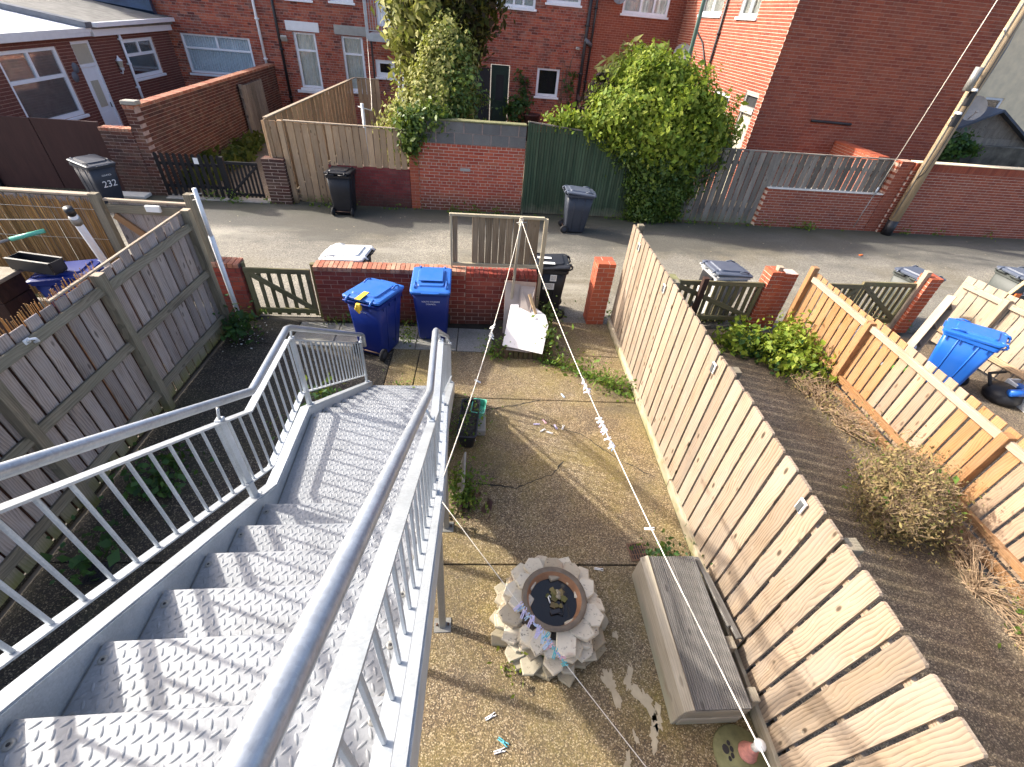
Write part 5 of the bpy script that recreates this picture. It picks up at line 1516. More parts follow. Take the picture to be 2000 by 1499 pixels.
mb = MB(); mb.tube([(1.70, -0.045, 2.42), (3.0, -0.045, 2.40)], 0.035, 8); o = mb.build('iron_bar', MAT['black_metal'], None, MG); tag(o, 'short black iron bar fixed across the blank gable wall', 'bar')
def dish(M, label, s=0.33):
    t = thing('satellite_dish', M, label, 'satellite dish')
    prof = [(0.0, -0.07*s/0.33)] + [(s * k/6, -0.07*s/0.33 * (1 - (k/6)**2)) for k in range(1, 7)]
    mb = MB(); mb.lathe(prof, 20); mb.lathe([(r_, z_ - 0.008) for r_, z_ in prof], 20)
    mb.build('reflector', MAT['dish'], t)
    MB().tube([(0, -s*0.9, -0.02), (0, -s*0.45, 0.30)], 0.012, 6).build('arm', MAT['dish'], t)
    MB().cbox(-0.035, 0.035, -0.03, 0.03, -0.03, 0.03, 0.006, M=Matrix.Translation((0, -s*0.42, 0.32))).build('receiver', MAT['dish'], t)
    MB().tube([(0, 0, -0.07), (0, -0.05, -0.28)], 0.02, 6).build('mount', MAT['black_metal'], t)
dish(ML @ Matrix.Translation((lx(12.57 + 8.3), -0.32, 3.5)) @ Matrix.Rotation(R_(55), 4, 'Z') @ Matrix.Rotation(R_(70), 4, 'X'), 'grey satellite dish above the bush on the sunlit brick wall')
dish(TM(14.85, 14.35, 3.08) @ Matrix.Rotation(R_(-25), 4, 'Z') @ Matrix.Rotation(R_(75), 4, 'X'), 'grey satellite dish at the edge of the gable behind the telegraph pole', 0.32)
dish(MFc @ Matrix.Translation((5.75, -0.28, 5.0)) @ Matrix.Rotation(R_(70), 4, 'X'), 'small grey satellite dish high on the middle house beside the black pipes', 0.25)
# far right: rendered house and a timber shed
hE = thing('rendered_house', TM(22, 21), 'pebble dashed house with a cream wall at the far right', 'house')
M5 = TM(0, 20.4)
mb = MB(); wall_core(mb, 15.2, 20.6, 0, 0.3, 0, 7.5); mb.build('pebble_dash_wall', MAT['harling'], hE, M5)
M6 = TM(0, 21.0)
mb = MB(); wall_core(mb, 20.6, 40, 0, 0.3, 0, 7.5, [(22.0, 22.9, 2.2, 2.95)]); mb.build('cream_wall', MAT['render_cream'], hE, M6)
window(hE, M6, 22.0, 22.9, 2.2, 2.95, [(0, 1, [])], 0.09, 0.04, 'dark_room')
sh = thing('timber_shed', TM(17, 15.8), 'weathered timber shed with a blue grey roof at the far right', 'shed')
Ms = TM(0, 15.6)
for i in range(11):
    z0 = 0.1 + i * 0.26; z1 = z0 + 0.257
    hw = lambda z: 2.2 if z < 2.0 else max(0.02, 2.2 - (z - 2.0) * 2.2)
    y0 = -0.006 - 0.010 * (i % 2)
    mb = MB(); mb.prism([(17.0 - hw(z0), z0), (17.0 + hw(z0), z0), (17.0 + hw(z1), z1), (17.0 - hw(z1), z1)], -0.02, -y0, M=Matrix(((1,0,0,0),(0,0,-1,0),(0,1,0,0),(0,0,0,1))))
    mb.build('board', MAT['fence_grey'], sh, Ms)
mb = MB(); mb.add([(14.7, -0.25, 1.95), (17.0, -0.25, 3.02), (17.0, 3.0, 3.02), (14.7, 3.0, 1.95), (19.5, -0.25, 1.85), (19.5, 3.0, 1.85)], [(0,1,2,3), (1,4,5,2)]); 
mb.v = mb.v + [(x, y, z - 0.07) for x, y, z in mb.v]; mb.f += [[9, 8, 7, 6], [8, 11, 10, 7], [0, 6, 7, 1], [1, 7, 10, 4]]; mb.m += [0]*4; mb.sm += [False]*4
mb.build('roof', MAT['roof_blue'], sh, Ms)
o = MB().box(14.95, 40, 0, 0.25, 0, 2.05).build('rendered_wall', MAT['render_dark'], None, TM(0, 14.9)); tag(o, 'dark stained rendered wall below the timber shed', 'wall')

# roofs above the picture, for light from other sides
for (a, b, root) in ((-16, -7.12, hA), (-7.12, -1.2, hB), (-1.2, 4.8, hC), (4.8, 15, hD)):
    mb = MB(); mb.add([(a, HT - 0.35, 6.35), (b, HT - 0.35, 6.35), (b, HT + 4, 9.0), (a, HT + 4, 9.0), (a, HT + 4, 6.3), (b, HT + 4, 6.3)], [(0,1,2,3), (0,4,5,1), (0,3,4), (1,5,2), (3,2,5,4)])
    mb.build('roof', MAT['roof_grey'], root, TM(0, 0))
# ------------------------------------------------------------------ wheelie bins
def wheelie_bin(M, label, body, lid, group=None, lidw=None, open_=0.0):
    """front faces local -y, hinge and wheels at +y"""
    r = thing('wheelie_bin', M, label, 'bin', group)
    mb = MB()
    rings = []
    for (w, d, cy, z, rad) in ((0.43, 0.47, 0.03, 0.03, 0.05), (0.445, 0.49, 0.03, 0.06, 0.05), (0.50, 0.585, 0.01, 0.55, 0.05), (0.545, 0.655, 0.0, 0.93, 0.05)):
        rings.append([(x, y, z) for x, y in rrect(w, d, rad, 3, 0, cy)])
    mb.loft(rings, 0, True, True, True)
    b = mb.build('body', MAT[body], r)
    mb = MB()
    o_ = rrect(0.585, 0.70, 0.05, 4); i_ = rrect(0.55, 0.66, 0.05, 4)
    rg = [[(x, y, z) for x, y in P] for P, z in ((i_, 0.90), (o_, 0.905), (o_, 0.955), (i_, 0.96))]
    mb.loft(rg, 0, True, True)
    for s in (-1, 1):
        for k in range(4):
            mb.box(s*0.285 - 0.006, s*0.285 + 0.006, -0.28 + k*0.17, -0.27 + k*0.17, 0.84, 0.905)
    mb.build('rim', MAT[body], r)
    # side ribs
    mb = MB()
    for s in (-1, 1):
        for y in (-0.13, 0.13):
            mb.tube([(s*0.222, y*0.8 + 0.02, 0.10), (s*0.272, y, 0.90)], 0.010, 6)
    mb.build('rib', MAT[body], r)
    # wheels, axle, moulded handle
    for s in (-1, 1):
        mb = MB(); mb.lathe([(0.0, -0.024), (0.085, -0.024), (0.10, -0.014), (0.10, 0.014), (0.085, 0.024), (0.0, 0.024)], 18)
        wh = mb.build('wheel', MAT['rubber'], r, M @ Matrix.Translation((s*0.235, 0.30, 0.10)) @ Matrix.Rotation(PI/2, 4, 'Y'))
        mb = MB(); mb.lathe([(0.0, 0.027), (0.05, 0.027), (0.055, 0.0245)], 12)
        mb.lathe([(0.055, -0.0245), (0.05, -0.027), (0.0, -0.027)], 12)
        mb.build('hub', MAT['bin_grey'], wh, WORLD[wh.name])
    MB().tube([(-0.23, 0.30, 0.10), (0.23, 0.30, 0.10)], 0.011, 8).build('axle', MAT['rust'], r)
    mb = MB()
    for s in (-1, 1):
        mb.tube([(s*0.24, 0.33, 0.945), (s*0.24, 0.405, 0.985), (s*0.055, 0.405, 0.985), (s*0.055, 0.33, 0.945)], 0.014, 8)
    mb.build('handle', MAT[body], r)
    # lid, raised in the middle, sloping to the front
    mb = MB()
    def lz(y): return 0.965 + 0.055 * (y + 0.35) / 0.7
    P0 = rrect(0.60, 0.735, 0.055, 5, 0, -0.005); P1 = rrect(0.605, 0.74, 0.055, 5, 0, -0.005); P2 = rrect(0.57, 0.70, 0.06, 5, 0, 0.0); P3 = rrect(0.42, 0.52, 0.05, 5, 0, 0.01); P4 = rrect(0.39, 0.49, 0.05, 5, 0, 0.01)
    rg = [[(x, y, lz(y) - 0.028) for x, y in P0], [(x, y, lz(y) + 0.002) for x, y in P1], [(x, y, lz(y) + 0.014) for x, y in P2], [(x, y, lz(y) + 0.022) for x, y in P3], [(x, y, lz(y) + 0.045) for x, y in P4]]
    mb.loft(rg, 0, True, True)
    mb.build('lid', MAT[lid], r)
    for s in (-1, 1):
        MB().tube([(s*0.19, 0.31, 1.035), (s*0.19, 0.385, 1.02), (s*0.19, 0.415, 0.985)], 0.018, 6).build('lid_hinge', MAT[lid], r)
        MB().tube([(s*0.235, -0.29, 1.0), (s*0.235, -0.20, 1.03), (s*0.235, -0.11, 1.02)], 0.012, 6).build('lid_grip', MAT[lid], r)
    MB().cbox(-0.13, 0.13, -0.395, -0.355, 0.948, 0.966, 0.006).build('lid_lip', MAT[lid], r)
    return r
def on_front(r, me, name, x, z, mat=None, tilt=0.075, yoff=0.004):
    """flat print on the front of a bin"""
    M = WORLD[r.name]
    y = -(0.245 + (z - 0.06) * (0.3275 - 0.215) / 0.87) + 0.028 * 0
    yy = -0.215 - (z - 0.06) * (0.3275 - 0.215) / 0.87
    Mo = M @ Matrix.Translation((x, yy - yoff, z)) @ Matrix.Rotation(PI/2 + math.atan2(0.1125, 0.87), 4, 'X')
    return meshobj(name, me, Mo, r)
def card_mesh(w, h, mat): return MB().box(-w/2, w/2, -h/2, h/2, 0, 0.0015).mesh('card', [MAT[mat]])
def lines_mesh(w, h, n, mat='print_dark'):
    mb = MB()
    for i in range(n):
        y = h/2 - h*(i + 0.5)/n
        x = -w/2
        while x < w/2 - 0.004:
            L = random.uniform(0.004, 0.018); mb.box(x, min(w/2, x + L), y - h/n*0.25, y + h/n*0.25, 0.0016, 0.0022); x += L + 0.004
    return mb.mesh('print', [MAT[mat]])
GB = 'wheelie bins'
bR = wheelie_bin(WM_(-0.77, 6.46, 0.006, R_(2)), 'blue bin with council lettering and a white sticker on the lid, right of the pair', 'blue', 'blue_lid', GB)
on_front(bR, text_mesh('SOUTH TYNESIDE', 0.034, 'print_white'), 'lettering', 0.0, 0.78)
on_front(bR, text_mesh('COUNCIL', 0.034, 'print_white'), 'lettering', 0.0, 0.735)
meshobj('sticker', card_mesh(0.14, 0.12, 'label'), WORLD[bR.name] @ Matrix.Translation((0.0, 0.11, 1.052)) @ Matrix.Rotation(R_(4.5), 4, 'X'), bR)
mb = MB(); mb.cbox(-0.18, 0.18, -0.16, 0.25, 1.048, 1.06, 0.004); mb.build('lid_panel', MAT['blue_lid'], bR, WORLD[bR.name] @ Matrix.Translation((0, 0, 0.0)) @ Matrix.Rotation(0.0, 4, 'X'))
bL = wheelie_bin(WM_(-1.56, 6.03, 0.006, R_(159)), 'blue bin turned backwards with a yellow tag tied to its handle', 'blue', 'blue_lid', GB)
Mb = WORLD[bL.name]
mb = MB(); mb.cbox(-0.045, 0.03, 0.39, 0.435, 0.88, 0.99, 0.008); mb.cbox(-0.05, 0.035, 0.18, 0.42, 1.055, 1.062, 0.003); mb.cbox(-0.03, 0.0, 0.415, 0.44, 0.84, 0.9, 0.006); mb.tube([(0.01, 0.43, 0.97), (0.03, 0.445, 0.91), (0.0, 0.43, 0.86)], 0.012, 6)
mb.build('yellow_tag', MAT['yellow'], bL, Mb)
t_ = text_mesh('STREETSCENE', 0.018, 'print_white')
meshobj('lettering', t_, Mb @ Matrix.Translation((0.0, 0.328, 0.80)) @ Matrix.Rotation(PI, 4, 'Z') @ Matrix.Rotation(PI/2 - 0.02, 4, 'X'), bL)
b = wheelie_bin(WM_(1.13, 7.37, 0, R_(-90)), 'black bin with white address labels standing in the lane beside the broken panel', 'bin_black', 'bin_black', GB)
Mb = WORLD[b.name]
SX = lambda x, z, me: meshobj('label', me, Mb @ Matrix.Translation((0.2625 + 0.053 * (z - 0.55) / 0.38 + 0.004 - 0.01, x, z)) @ Matrix.Rotation(PI/2, 4, 'Z') @ Matrix.Rotation(PI/2 + 0.06, 4, 'X'), b)
for (x, z, w, h) in ((0.09, 0.83, 0.11, 0.12), (0.03, 0.66, 0.19, 0.12)):
    o1 = SX(x, z, card_mesh(w, h, 'label')); o2 = SX(x, z, lines_mesh(w*0.8, h*0.75, 5)); o2.name = 'print'
for (x, y, w) in ((0.14, -0.02, 0.13), (-0.07, -0.06, 0.12)):
    meshobj('lid_label', card_mesh(0.24, w*0.6, 'label'), Mb @ Matrix.Translation((x + 0.05, y, 1.05)) @ Matrix.Rotation(PI/2, 4, 'Z'), b)
wheelie_bin(WM_(-2.25, 7.29, 0, R_(-96)), 'dark bin with a bleached white lid behind the brick wall', 'bin_black', 'lid_white', GB)
b = wheelie_bin(TM(2.82, 11.47, 0, R_(88)), 'slate grey bin in front of the green slatted gate', 'bin_grey', 'lid_slate', GB)
wheelie_bin(TM(-3.02, 12.05, 0, R_(178)), 'black bin with its wheels to the lane by the maroon wall', 'bin_black', 'bin_black', GB)
b = wheelie_bin(WM_(-8.82, 11.35, 0, R_(62)), 'dark grey bin with white house number before the brown gates', 'bin_grey', 'bin_grey', GB)
on_front(b, text_mesh('232', 0.20, 'print_white'), 'number', 0.03, 0.55)
on_front(b, text_mesh('COUNCIL', 0.045, 'print_white'), 'lettering', 0.03, 0.74)
b = wheelie_bin(WM_(4.42, 7.50, 0, R_(98)), 'slate lidded bin with a pale weathered body near the mossy gate', 'bin_pale', 'lid_slate', GB)
Mb = WORLD[b.name]
MB().cbox(-0.18, 0.18, 0.345, 0.36, 0.62, 0.90, 0.01).build('back_panel', MAT['bin_black'], b, Mb)
b = wheelie_bin(WM_(8.36, 7.74, 0, R_(110)), 'green grey bin in the lane behind the pale post', 'bin_green', 'lid_slate', GB)
Mb = WORLD[b.name]
meshobj('lettering', text_mesh('TYNESIDE', 0.045, 'print_white'), Mb @ Matrix.Translation((-0.288, 0.05, 0.74)) @ Matrix.Rotation(-PI/2, 4, 'Z') @ Matrix.Rotation(PI/2 + 0.06, 4, 'X'), b)
b = wheelie_bin(WM_(10.82, 8.02, 0, R_(95)), 'grey bin with white scrawl and an orange sticker at the right edge', 'bin_green', 'lid_slate', GB)
Mb = WORLD[b.name]
mb = MB()
for pts in (((-0.17, 0.83), (-0.13, 0.72), (-0.08, 0.70)), ((-0.08, 0.68), (0.07, 0.66)), ((0.10, 0.82), (0.06, 0.70), (0.04, 0.72)), ((-0.2, 0.60), (-0.1, 0.58))):
    mb.tube([(-(0.278 + (z - 0.7) * 0.07), y, z) for y, z in pts], 0.007, 5)
mb.build('chalk_marks', MAT['print_white'], b, Mb)
MB().box(-0.300, -0.2785, 0.12, 0.26, 0.58, 0.70).build('orange_sticker', MAT['orange_plastic'], b, Mb)
b = wheelie_bin(WM_(7.66, 5.66, 0, R_(222)), 'bright blue bin standing in the far right yard', 'blue_right', 'blue_right', GB)
meshobj('mark', text_mesh('II', 0.10, 'print_white'), WORLD[b.name] @ Matrix.Translation((0.18, -0.318, 0.78)) @ Matrix.Rotation(PI/2 + 0.12, 4, 'X'), b)
b = wheelie_bin(WM_(-5.86, 6.20, 0, R_(-80)), 'blue bin behind the weathered fence with a trough on its lid', 'blue', 'blue', GB)
# trough, shelf and tube lying on that bin
t = thing('planter_trough', WM_(-6.05, 6.05, 1.06, R_(-10)), 'mossy black planter trough lying on the blue bin lid at left', 'trough')
mb = MB(); mb.cbox(-0.34, 0.30, -0.10, 0.10, 0.0, 0.02, 0.004)
for s in (-1, 1): mb.cbox(-0.34, 0.30, s*0.10 - 0.008, s*0.10 + 0.008, 0.021, 0.17, 0.004)
for x in (-0.34, 0.292): mb.cbox(x, x + 0.012, -0.091, 0.091, 0.021, 0.169, 0.003)
mb.build('trough', MAT['bin_black'], t)
mb = MB(); mb.path([(-0.34, -0.10, 0.172), (0.3, -0.10, 0.172)], 0.03, 0.006); mb.path([(-0.34, 0.10, 0.172), (0.3, 0.10, 0.172)], 0.03, 0.006); mb.build('rim', MAT['galv_post'], t)
t = thing('handle_tube', WM_(-6.5, 6.5, 1.12), 'turquoise handled pole lying across the trough at left', 'pole')
MB().tube([(-0.5, -0.3, 0.1), (-0.15, -0.02, 0.16)], 0.02, 8).build('shaft', MAT['galv_post'], t); MB().tube([(-0.15, -0.02, 0.16), (0.18, 0.2, 0.22)], 0.03, 10).build('grip', MAT['mint'], t)
t = thing('timber_box', WM_(-6.55, 5.95), 'grey timber planter box corner at the left edge', 'box')
for z in (0.0, 0.25, 0.5, 0.75):
    MB().cbox(-0.5, 0.18, -0.35, 0.12, z + 0.005, z + 0.245, 0.008).build('board', MAT['fence_brown'], t)
MB().cbox(-0.52, 0.21, -0.38, 0.15, 1.002, 1.05, 0.006).build('top_board', MAT['deck_side'], t)
# left neighbour's reed screen on a frame, gate, pole and line
t = thing('reed_fence', WM_(-7.0, 6.95), 'orange reed screen panel on a timber frame at the left edge', 'reed screen')
mb = MB()
for i in range(250):
    x = -9.1 + i*0.0137
    mb.tube([(x + random.uniform(-.006, .006), 6.93 + random.uniform(-.008, .008), 0.15), (x + random.uniform(-.012, .012), 6.93 + random.uniform(-.008, .008), 1.72 + random.uniform(-.04, .05))], 0.0062, 5, smooth=False)
o = mb.build('reed', MAT['reed'], t, I4); o['kind'] = 'stuff'
plank('capping', t, (-9.1, 6.99, 1.80), (-5.62, 6.99, 1.80), 0.10, 0.03, (0, 0, 1), 'fence_pale')
for i in range(20):
    plank('board', t, (-9.0 + i*0.172, 6.985, 0.05), (-9.0 + i*0.172, 6.985, 1.76), 0.15, 0.02, (0, -1, 0), 'fence_old')
plank('post', t, (-5.60, 6.97, 0.0), (-5.60, 6.97, 1.83), 0.12, 0.10, (0, -1, 0), 'fence_rail')
for z in (0.55, 1.15, 1.6):
    MB().tube([(-9.1, 6.918, z), (-5.66, 6.918, z + 0.01)], 0.0035, 4).build('wire', MAT['rope'], t, I4)
t = thing('yard_gate', WM_(-4.9, 7.0), 'tall grey gate with a red stained brace behind the left fence', 'gate')
for i in range(9):
    x = -5.42 + i*0.138
    plank('board', t, (x, 7.02, 0.08), (x, 7.02, 1.72), 0.13, 0.02, (0, -1, 0), 'fence_old')
plank('rail', t, (-5.50, 6.985, 1.62), (-4.22, 6.985, 1.62), 0.12, 0.045, (0, -1, 0), 'fence_rail')
plank('rail', t, (-5.50, 6.985, 0.3), (-4.22, 6.985, 0.3), 0.10, 0.045, (0, -1, 0), 'fence_rail')
plank('brace', t, (-5.45, 6.98, 1.52), (-4.30, 6.98, 0.40), 0.10, 0.04, (0, -1, 0), 'fence_orange')
plank('capping', t, (-5.52, 7.0, 1.74), (-4.2, 7.0, 1.74), 0.06, 0.03, (0, 0, 1), 'fence_pale')
MB().cbox(-0.11, 0.09, -0.05, 0.0, -0.04, 0.05, 0.005).build('latch_plate', MAT['label'], t, WM_(-4.82, 6.96, 1.66))
plank('post', t, (-4.14, 6.75, 0.0), (-4.14, 6.75, 1.98), 0.11, 0.11, (0, -1, 0), 'fence_rail')
t = thing('washing_pole', WM_(-5.6, 6.75), 'leaning white washing pole with black cap before the reed screen', 'pole')
p0, p1 = Vector((-5.60, 6.72, 0.0)), Vector((-4.97, 5.72, 2.02))
MB().tube([p0, p1], 0.045, 12).build('shaft', MAT['white_paint'], t, I4)
d_ = (p1 - p0).normalized()
MB().tube([p1 - d_*0.02, p1 + d_*0.07], 0.05, 10).build('cap', MAT['black_metal'], t, I4)
MB().tube([p1 - d_*0.18, p1 - d_*0.08], 0.056, 10).build('tape', MAT['galv_post'], t, I4)
o = MB().tube([p1 - d_*0.12, Vector((-7.8, 5.2, 1.95))], 0.006, 5).build('washing_line', MAT['rope'], None, I4); tag(o, 'tight washing line tied to the leaning white pole at left', 'washing line')
t = thing('washing_pole', WM_(-3.84, 6.42), 'white washing pole leaning at the end of the left fence', 'pole')
MB().tube([(-3.86, 6.46, 0), (-3.80, 6.36, 1.55)], 0.034, 12).build('shaft', MAT['white_paint'], t, I4)
MB().tube([(-3.80, 6.36, 1.50), (-3.775, 6.32, 2.20)], 0.028, 12).build('upper_tube', MAT['white_paint'], t, I4)
for z in (2.05, 2.12): MB().tube([(-3.84, 6.30, z), (-3.72, 6.36, z + .01)], 0.008, 6).build('hook', MAT['galv_post'], t, I4)

# ------------------------------------------------------------------ telegraph pole, street lamp
t = thing('telegraph_pole', TM(12.40, 12.28), 'tall timber telegraph pole with black foot, boxes and cables', 'telegraph pole')
pm = MB(); pm.tube([(0, 0, 0.42), (0.0, 0, 4.0), (0.02, 0.0, 8.5)], [0.135, 0.128, 0.105], 18); pm.build('shaft', MAT['pole'], t)
MB().tube([(0, 0, 0), (0, 0, 0.42)], 0.140, 18).build('foot', MAT['black_metal'], t)
MB().tube([(-0.128, -0.05, 0.5), (-0.122, -0.05, 4.5), (-0.11, -0.05, 8.4)], 0.016, 8).build('cable_guard', MAT['galv_post'], t)
mb = MB()
pts = [(-0.138, -0.06, 1.55), (-0.08, -0.135, 1.75), (-0.04, -0.142, 2.2), (-0.03, -0.140, 3.2), (-0.02, -0.136, 4.4), (0.0, -0.12, 8.0)]
mb.tube(pts, 0.012, 6); mb.build('cable', MAT['black_metal'], t)
mb = MB(); mb.tube([(0, 0, 0), (0, 0, 0.48)], 0.085, 12); mb.build('splice_canister', MAT['galv_post'], t, TM(12.40 - 0.34, 12.28 - 0.16, 3.60))
mb = MB(); mb.cbox(-0.07, 0.07, -0.05, 0.05, 0, 0.30, 0.015); mb.build('terminal_box', MAT['black_metal'], t, TM(12.40 - 0.16, 12.28 - 0.2, 3.30))
mb = MB(); mb.lathe([(0, 0.05), (0.07, 0.045), (0.08, 0.0)], 12); mb.build('cap', MAT['label'], t, TM(12.40 - 0.22, 12.28 - 0.24, 3.62))
mb = MB(); mb.cbox(-0.07, 0.07, -0.05, 0.05, 0, 0.28, 0.015); mb.build('terminal_box', MAT['black_metal'], t, TM(12.40 - 0.2, 12.28 - 0.2, 2.85))
mb = MB(); mb.lathe([(0, 0.05), (0.07, 0.045), (0.08, 0.0)], 12); mb.build('cap', MAT['label'], t, TM(12.40 - 0.26, 12.28 - 0.24, 3.13))
for z in (3.0, 3.95, 4.75):
    mb = MB(); mb.tube([(-0.155, -0.06, z), (-0.24, -0.10, z + 0.05)], 0.02, 6); mb.build('bracket', MAT['label'], t)
mb = MB(); 
for i in range(3): mb.tube([(0.18, 0.05, 3.2 + 0.05*i), (0.30, 0.12, 4.3 + 0.1*i), (0.34, 0.2, 4.8)], 0.03, 6)
mb.build('cable_loops', MAT['lead'], t)
t = thing('stay_wire', TM(11.42, 12.35), 'steel stay wire of the telegraph pole anchored at the low brick wall', 'wire')
a, b_ = T(11.34, 12.36, 0.12), T(11.96, 12.42, 7.2)
dd = (b_ - a)
MB().tube([a, a + dd*0.13], 0.012, 6).build('anchor_rod', MAT['galv_post'], t, I4)
MB().tube([a + dd*0.13, a + dd*0.16], 0.026, 8).build('turnbuckle', MAT['galv'], t, I4)
MB().tube([a + dd*0.16, b_], 0.009, 6).build('wire', MAT['rope'], t, I4)
t = thing('street_lamp', TM(5.62, 13.75), 'slim pale green street lamp column rising through the bush', 'street lamp')
MB().tube([(0, 0, 0), (0, 0, 2.2)], 0.075, 14).build('base', MAT['lamp_green'], t)
MB().tube([(0, 0, 2.2), (0, 0, 7.2), (0.0, -0.3, 7.6), (0.0, -0.9, 7.75)], [0.052, 0.045, 0.04, 0.035], 12).build('column', MAT['lamp_green'], t)
mb = MB(); mb.cbox(-0.12, 0.12, -1.5, -0.85, 7.68, 7.82, 0.03); mb.build('lamp_head', MAT['galv_post'], t)

# ------------------------------------------------------------------ washing line post, lines and pegs
t = thing('washing_post', WM_(0.48, 6.62), 'thin white washing line post standing before the broken panel', 'post')
PT = Vector((0.56, 6.72, 1.95))
plank('shaft', t, (0.475, 6.60, 0.0), PT, 0.042, 0.042, (0, -1, 0), 'deck_side')
MB().tube([PT + Vector((-0.07, -0.02, -0.08)), PT + Vector((0.08, 0.0, -0.07))], 0.008, 6).build('cross_pin', MAT['galv_post'], t, I4)
mb = MB()
for i in range(5): mb.tube([PT + Vector((0.03*math.cos(a_*1.26 + i), 0.03*math.sin(a_*1.26 + i), -0.03 - 0.02*i)) for a_ in range(5)], 0.007, 5, closed=True)
mb.build('knots', MAT['rope'], t, I4)
def line(name, a, b, sag, label, r=0.0042):
    pts = []
    for i in range(25):
        k = i / 24; p = Vector(a).lerp(Vector(b), k); p.z -= sag * 4 * k * (1 - k); pts.append(p)
    o = MB().tube(pts, r, 6).build(name, MAT['rope'], None, I4)
    tag(o, label, 'washing line'); return pts
TIE = T(-0.135, 2.08, 1.72)
L1 = line('washing_line', PT + Vector((0, 0, -0.05)), TIE, 0.22, 'white washing line from the post down to the staircase railing')
HK = Vector((1.60, -1.3, 1.98))
L2 = line('washing_line', PT + Vector((0, 0, -0.04)), HK, 0.32, 'long white washing line crossing over the bench toward us')
HK3 = Vector((1.62, -0.95, 1.22))
TI3 = T(-0.12, 1.66, 2.0)
Q3 = Vector((0.82, 0.46, 1.75)); d3 = (Q3 - TI3)
L3 = line('washing_line', TI3, TI3 + d3 * 1.9, 0.06, 'thin washing line with coloured pegs above the fire pit', 0.0022)
def lerp_pts(P, k):
    i = min(len(P) - 2, int(k * (len(P) - 1))); f = k * (len(P) - 1) - i
    return P[i].lerp(P[i+1], f)
def near_px(P, px):
    best = min(range(2001), key=lambda i: (Vector(to_px(lerp_pts(P, i/2000))) - Vector(px)).length)
    return best / 2000
def peg_mesh(mat):
    mb = MB()
    for s in (-1, 1):
        mb.cbox(s*0.006 - 0.0035, s*0.006 + 0.0035, -0.004, 0.004, -0.055, 0.004, 0.0015)
        mb.tube([(s*0.006, 0, 0.004), (s*0.011, 0, 0.014), (s*0.006, 0, 0.024)], 0.0035, 5)
    mb.tube([(0, -0.006, -0.012), (0, 0.006, -0.012)], 0.008, 8)
    return mb.mesh('peg ' + mat, [MAT[mat]])
PEG = {k: peg_mesh(k) for k in ('peg_blue', 'peg_white', 'peg_lilac', 'peg_pink', 'peg_teal')}
def pegs_on(P, k0, k1, n, mats, label, group, scale=1.0):
    dirv = (lerp_pts(P, k1) - lerp_pts(P, k0)).normalized()
    ang = math.atan2(dirv.y, dirv.x)
    for i in range(n):
        k = k0 + (k1 - k0) * (i + 0.5 * random.random()) / n
        p = lerp_pts(P, k)
        roll = random.uniform(-1.3, 1.3)
        M = Matrix.Translation(p) @ Matrix.Rotation(ang + random.uniform(-.35, .35), 4, 'Z') @ Matrix.Rotation(roll, 4, 'X') @ Matrix.Rotation(random.uniform(-.4, .4), 4, 'Y') @ Matrix.Scale(scale, 4)
        mt = mats[i % len(mats)]
        o = meshobj('clothes_peg', PEG[mt], M)
        cn = {'peg_blue': 'pale blue', 'peg_white': 'white', 'peg_lilac': 'lilac', 'peg_pink': 'pink', 'peg_teal': 'teal'}[mt]
        tag(o, label.replace('COL', cn), 'clothes peg', group)
k = lambda P, *px: near_px(P, px)
pegs_on(L1, k(L1, 972, 632), k(L1, 962, 668), 12, ['peg_white'], 'white clothes peg bunched on the left line below the post', 'white pegs on the left line', 0.85)
pegs_on(L1, k(L1, 938, 742), k(L1, 936, 752), 1, ['peg_white'], 'single white peg low on the left line', None, 0.85)
pegs_on(L2, k(L2, 1130, 745), k(L2, 1142, 778), 9, ['peg_white', 'peg_lilac'], 'COL clothes peg in the upper cluster on the long line', 'upper pegs on the long line', 0.8)
pegs_on(L2, k(L2, 1158, 822), k(L2, 1190, 882), 18, ['peg_white', 'peg_blue', 'peg_white', 'peg_lilac'], 'COL clothes peg in the middle cluster on the long line', 'middle pegs on the long line', 0.8)
pegs_on(L2, k(L2, 1266, 1030), k(L2, 1272, 1040), 1, ['peg_white'], 'single white peg on the long line near the bench', None, 0.85)
pegs_on(L3, k(L3, 1000, 1190), k(L3, 1050, 1255), 11, ['peg_lilac', 'peg_blue', 'peg_lilac'], 'COL clothes peg on the thin line over the fire pit', 'lilac and blue pegs over the fire pit', 0.8)
pegs_on(L3, k(L3, 1050, 1255), k(L3, 1096, 1308), 11, ['peg_teal', 'peg_lilac', 'peg_blue', 'peg_pink', 'peg_teal'], 'COL clothes peg at the near end of the bunch over the fire pit', 'bright pegs over the fire pit', 0.8)
def ground_peg(x, y, rot, mat, label, group=None):
    M = WM_(x, y, 0.012, rot) @ Matrix.Rotation(PI/2, 4, 'X') @ Matrix.Scale(1.15, 4)
    o = meshobj('clothes_peg', PEG[mat], M); tag(o, label, 'clothes peg', group)
for (x, y, q, m) in ((0.93, 4.40, 0.5, 'peg_pink'), (0.90, 4.26, 2.2, 'peg_white'), (0.99, 4.20, 1.2, 'peg_white'), (1.07, 4.30, 0.3, 'peg_lilac'), (1.17, 4.33, 2.8, 'peg_white'), (0.83, 4.36, 1.6, 'peg_lilac')):
    ground_peg(x, y, q, m, 'pale clothes peg dropped on the concrete in the middle of the yard', 'pegs dropped in the middle of the yard')
ground_peg(1.25, 4.95, 0.4, 'peg_blue', 'blue peg lying beside the long line in the sun')
ground_peg(0.205, 1.09, 2.0, 'peg_white', 'white peg lying on mossy concrete near the stair foot plate')
ground_peg(0.30, 0.91, 1.0, 'peg_teal', 'teal peg lying on the mossy concrete in the foreground')
ground_peg(0.275, 0.87, 1.8, 'peg_white', 'white peg touching the teal peg in the foreground')
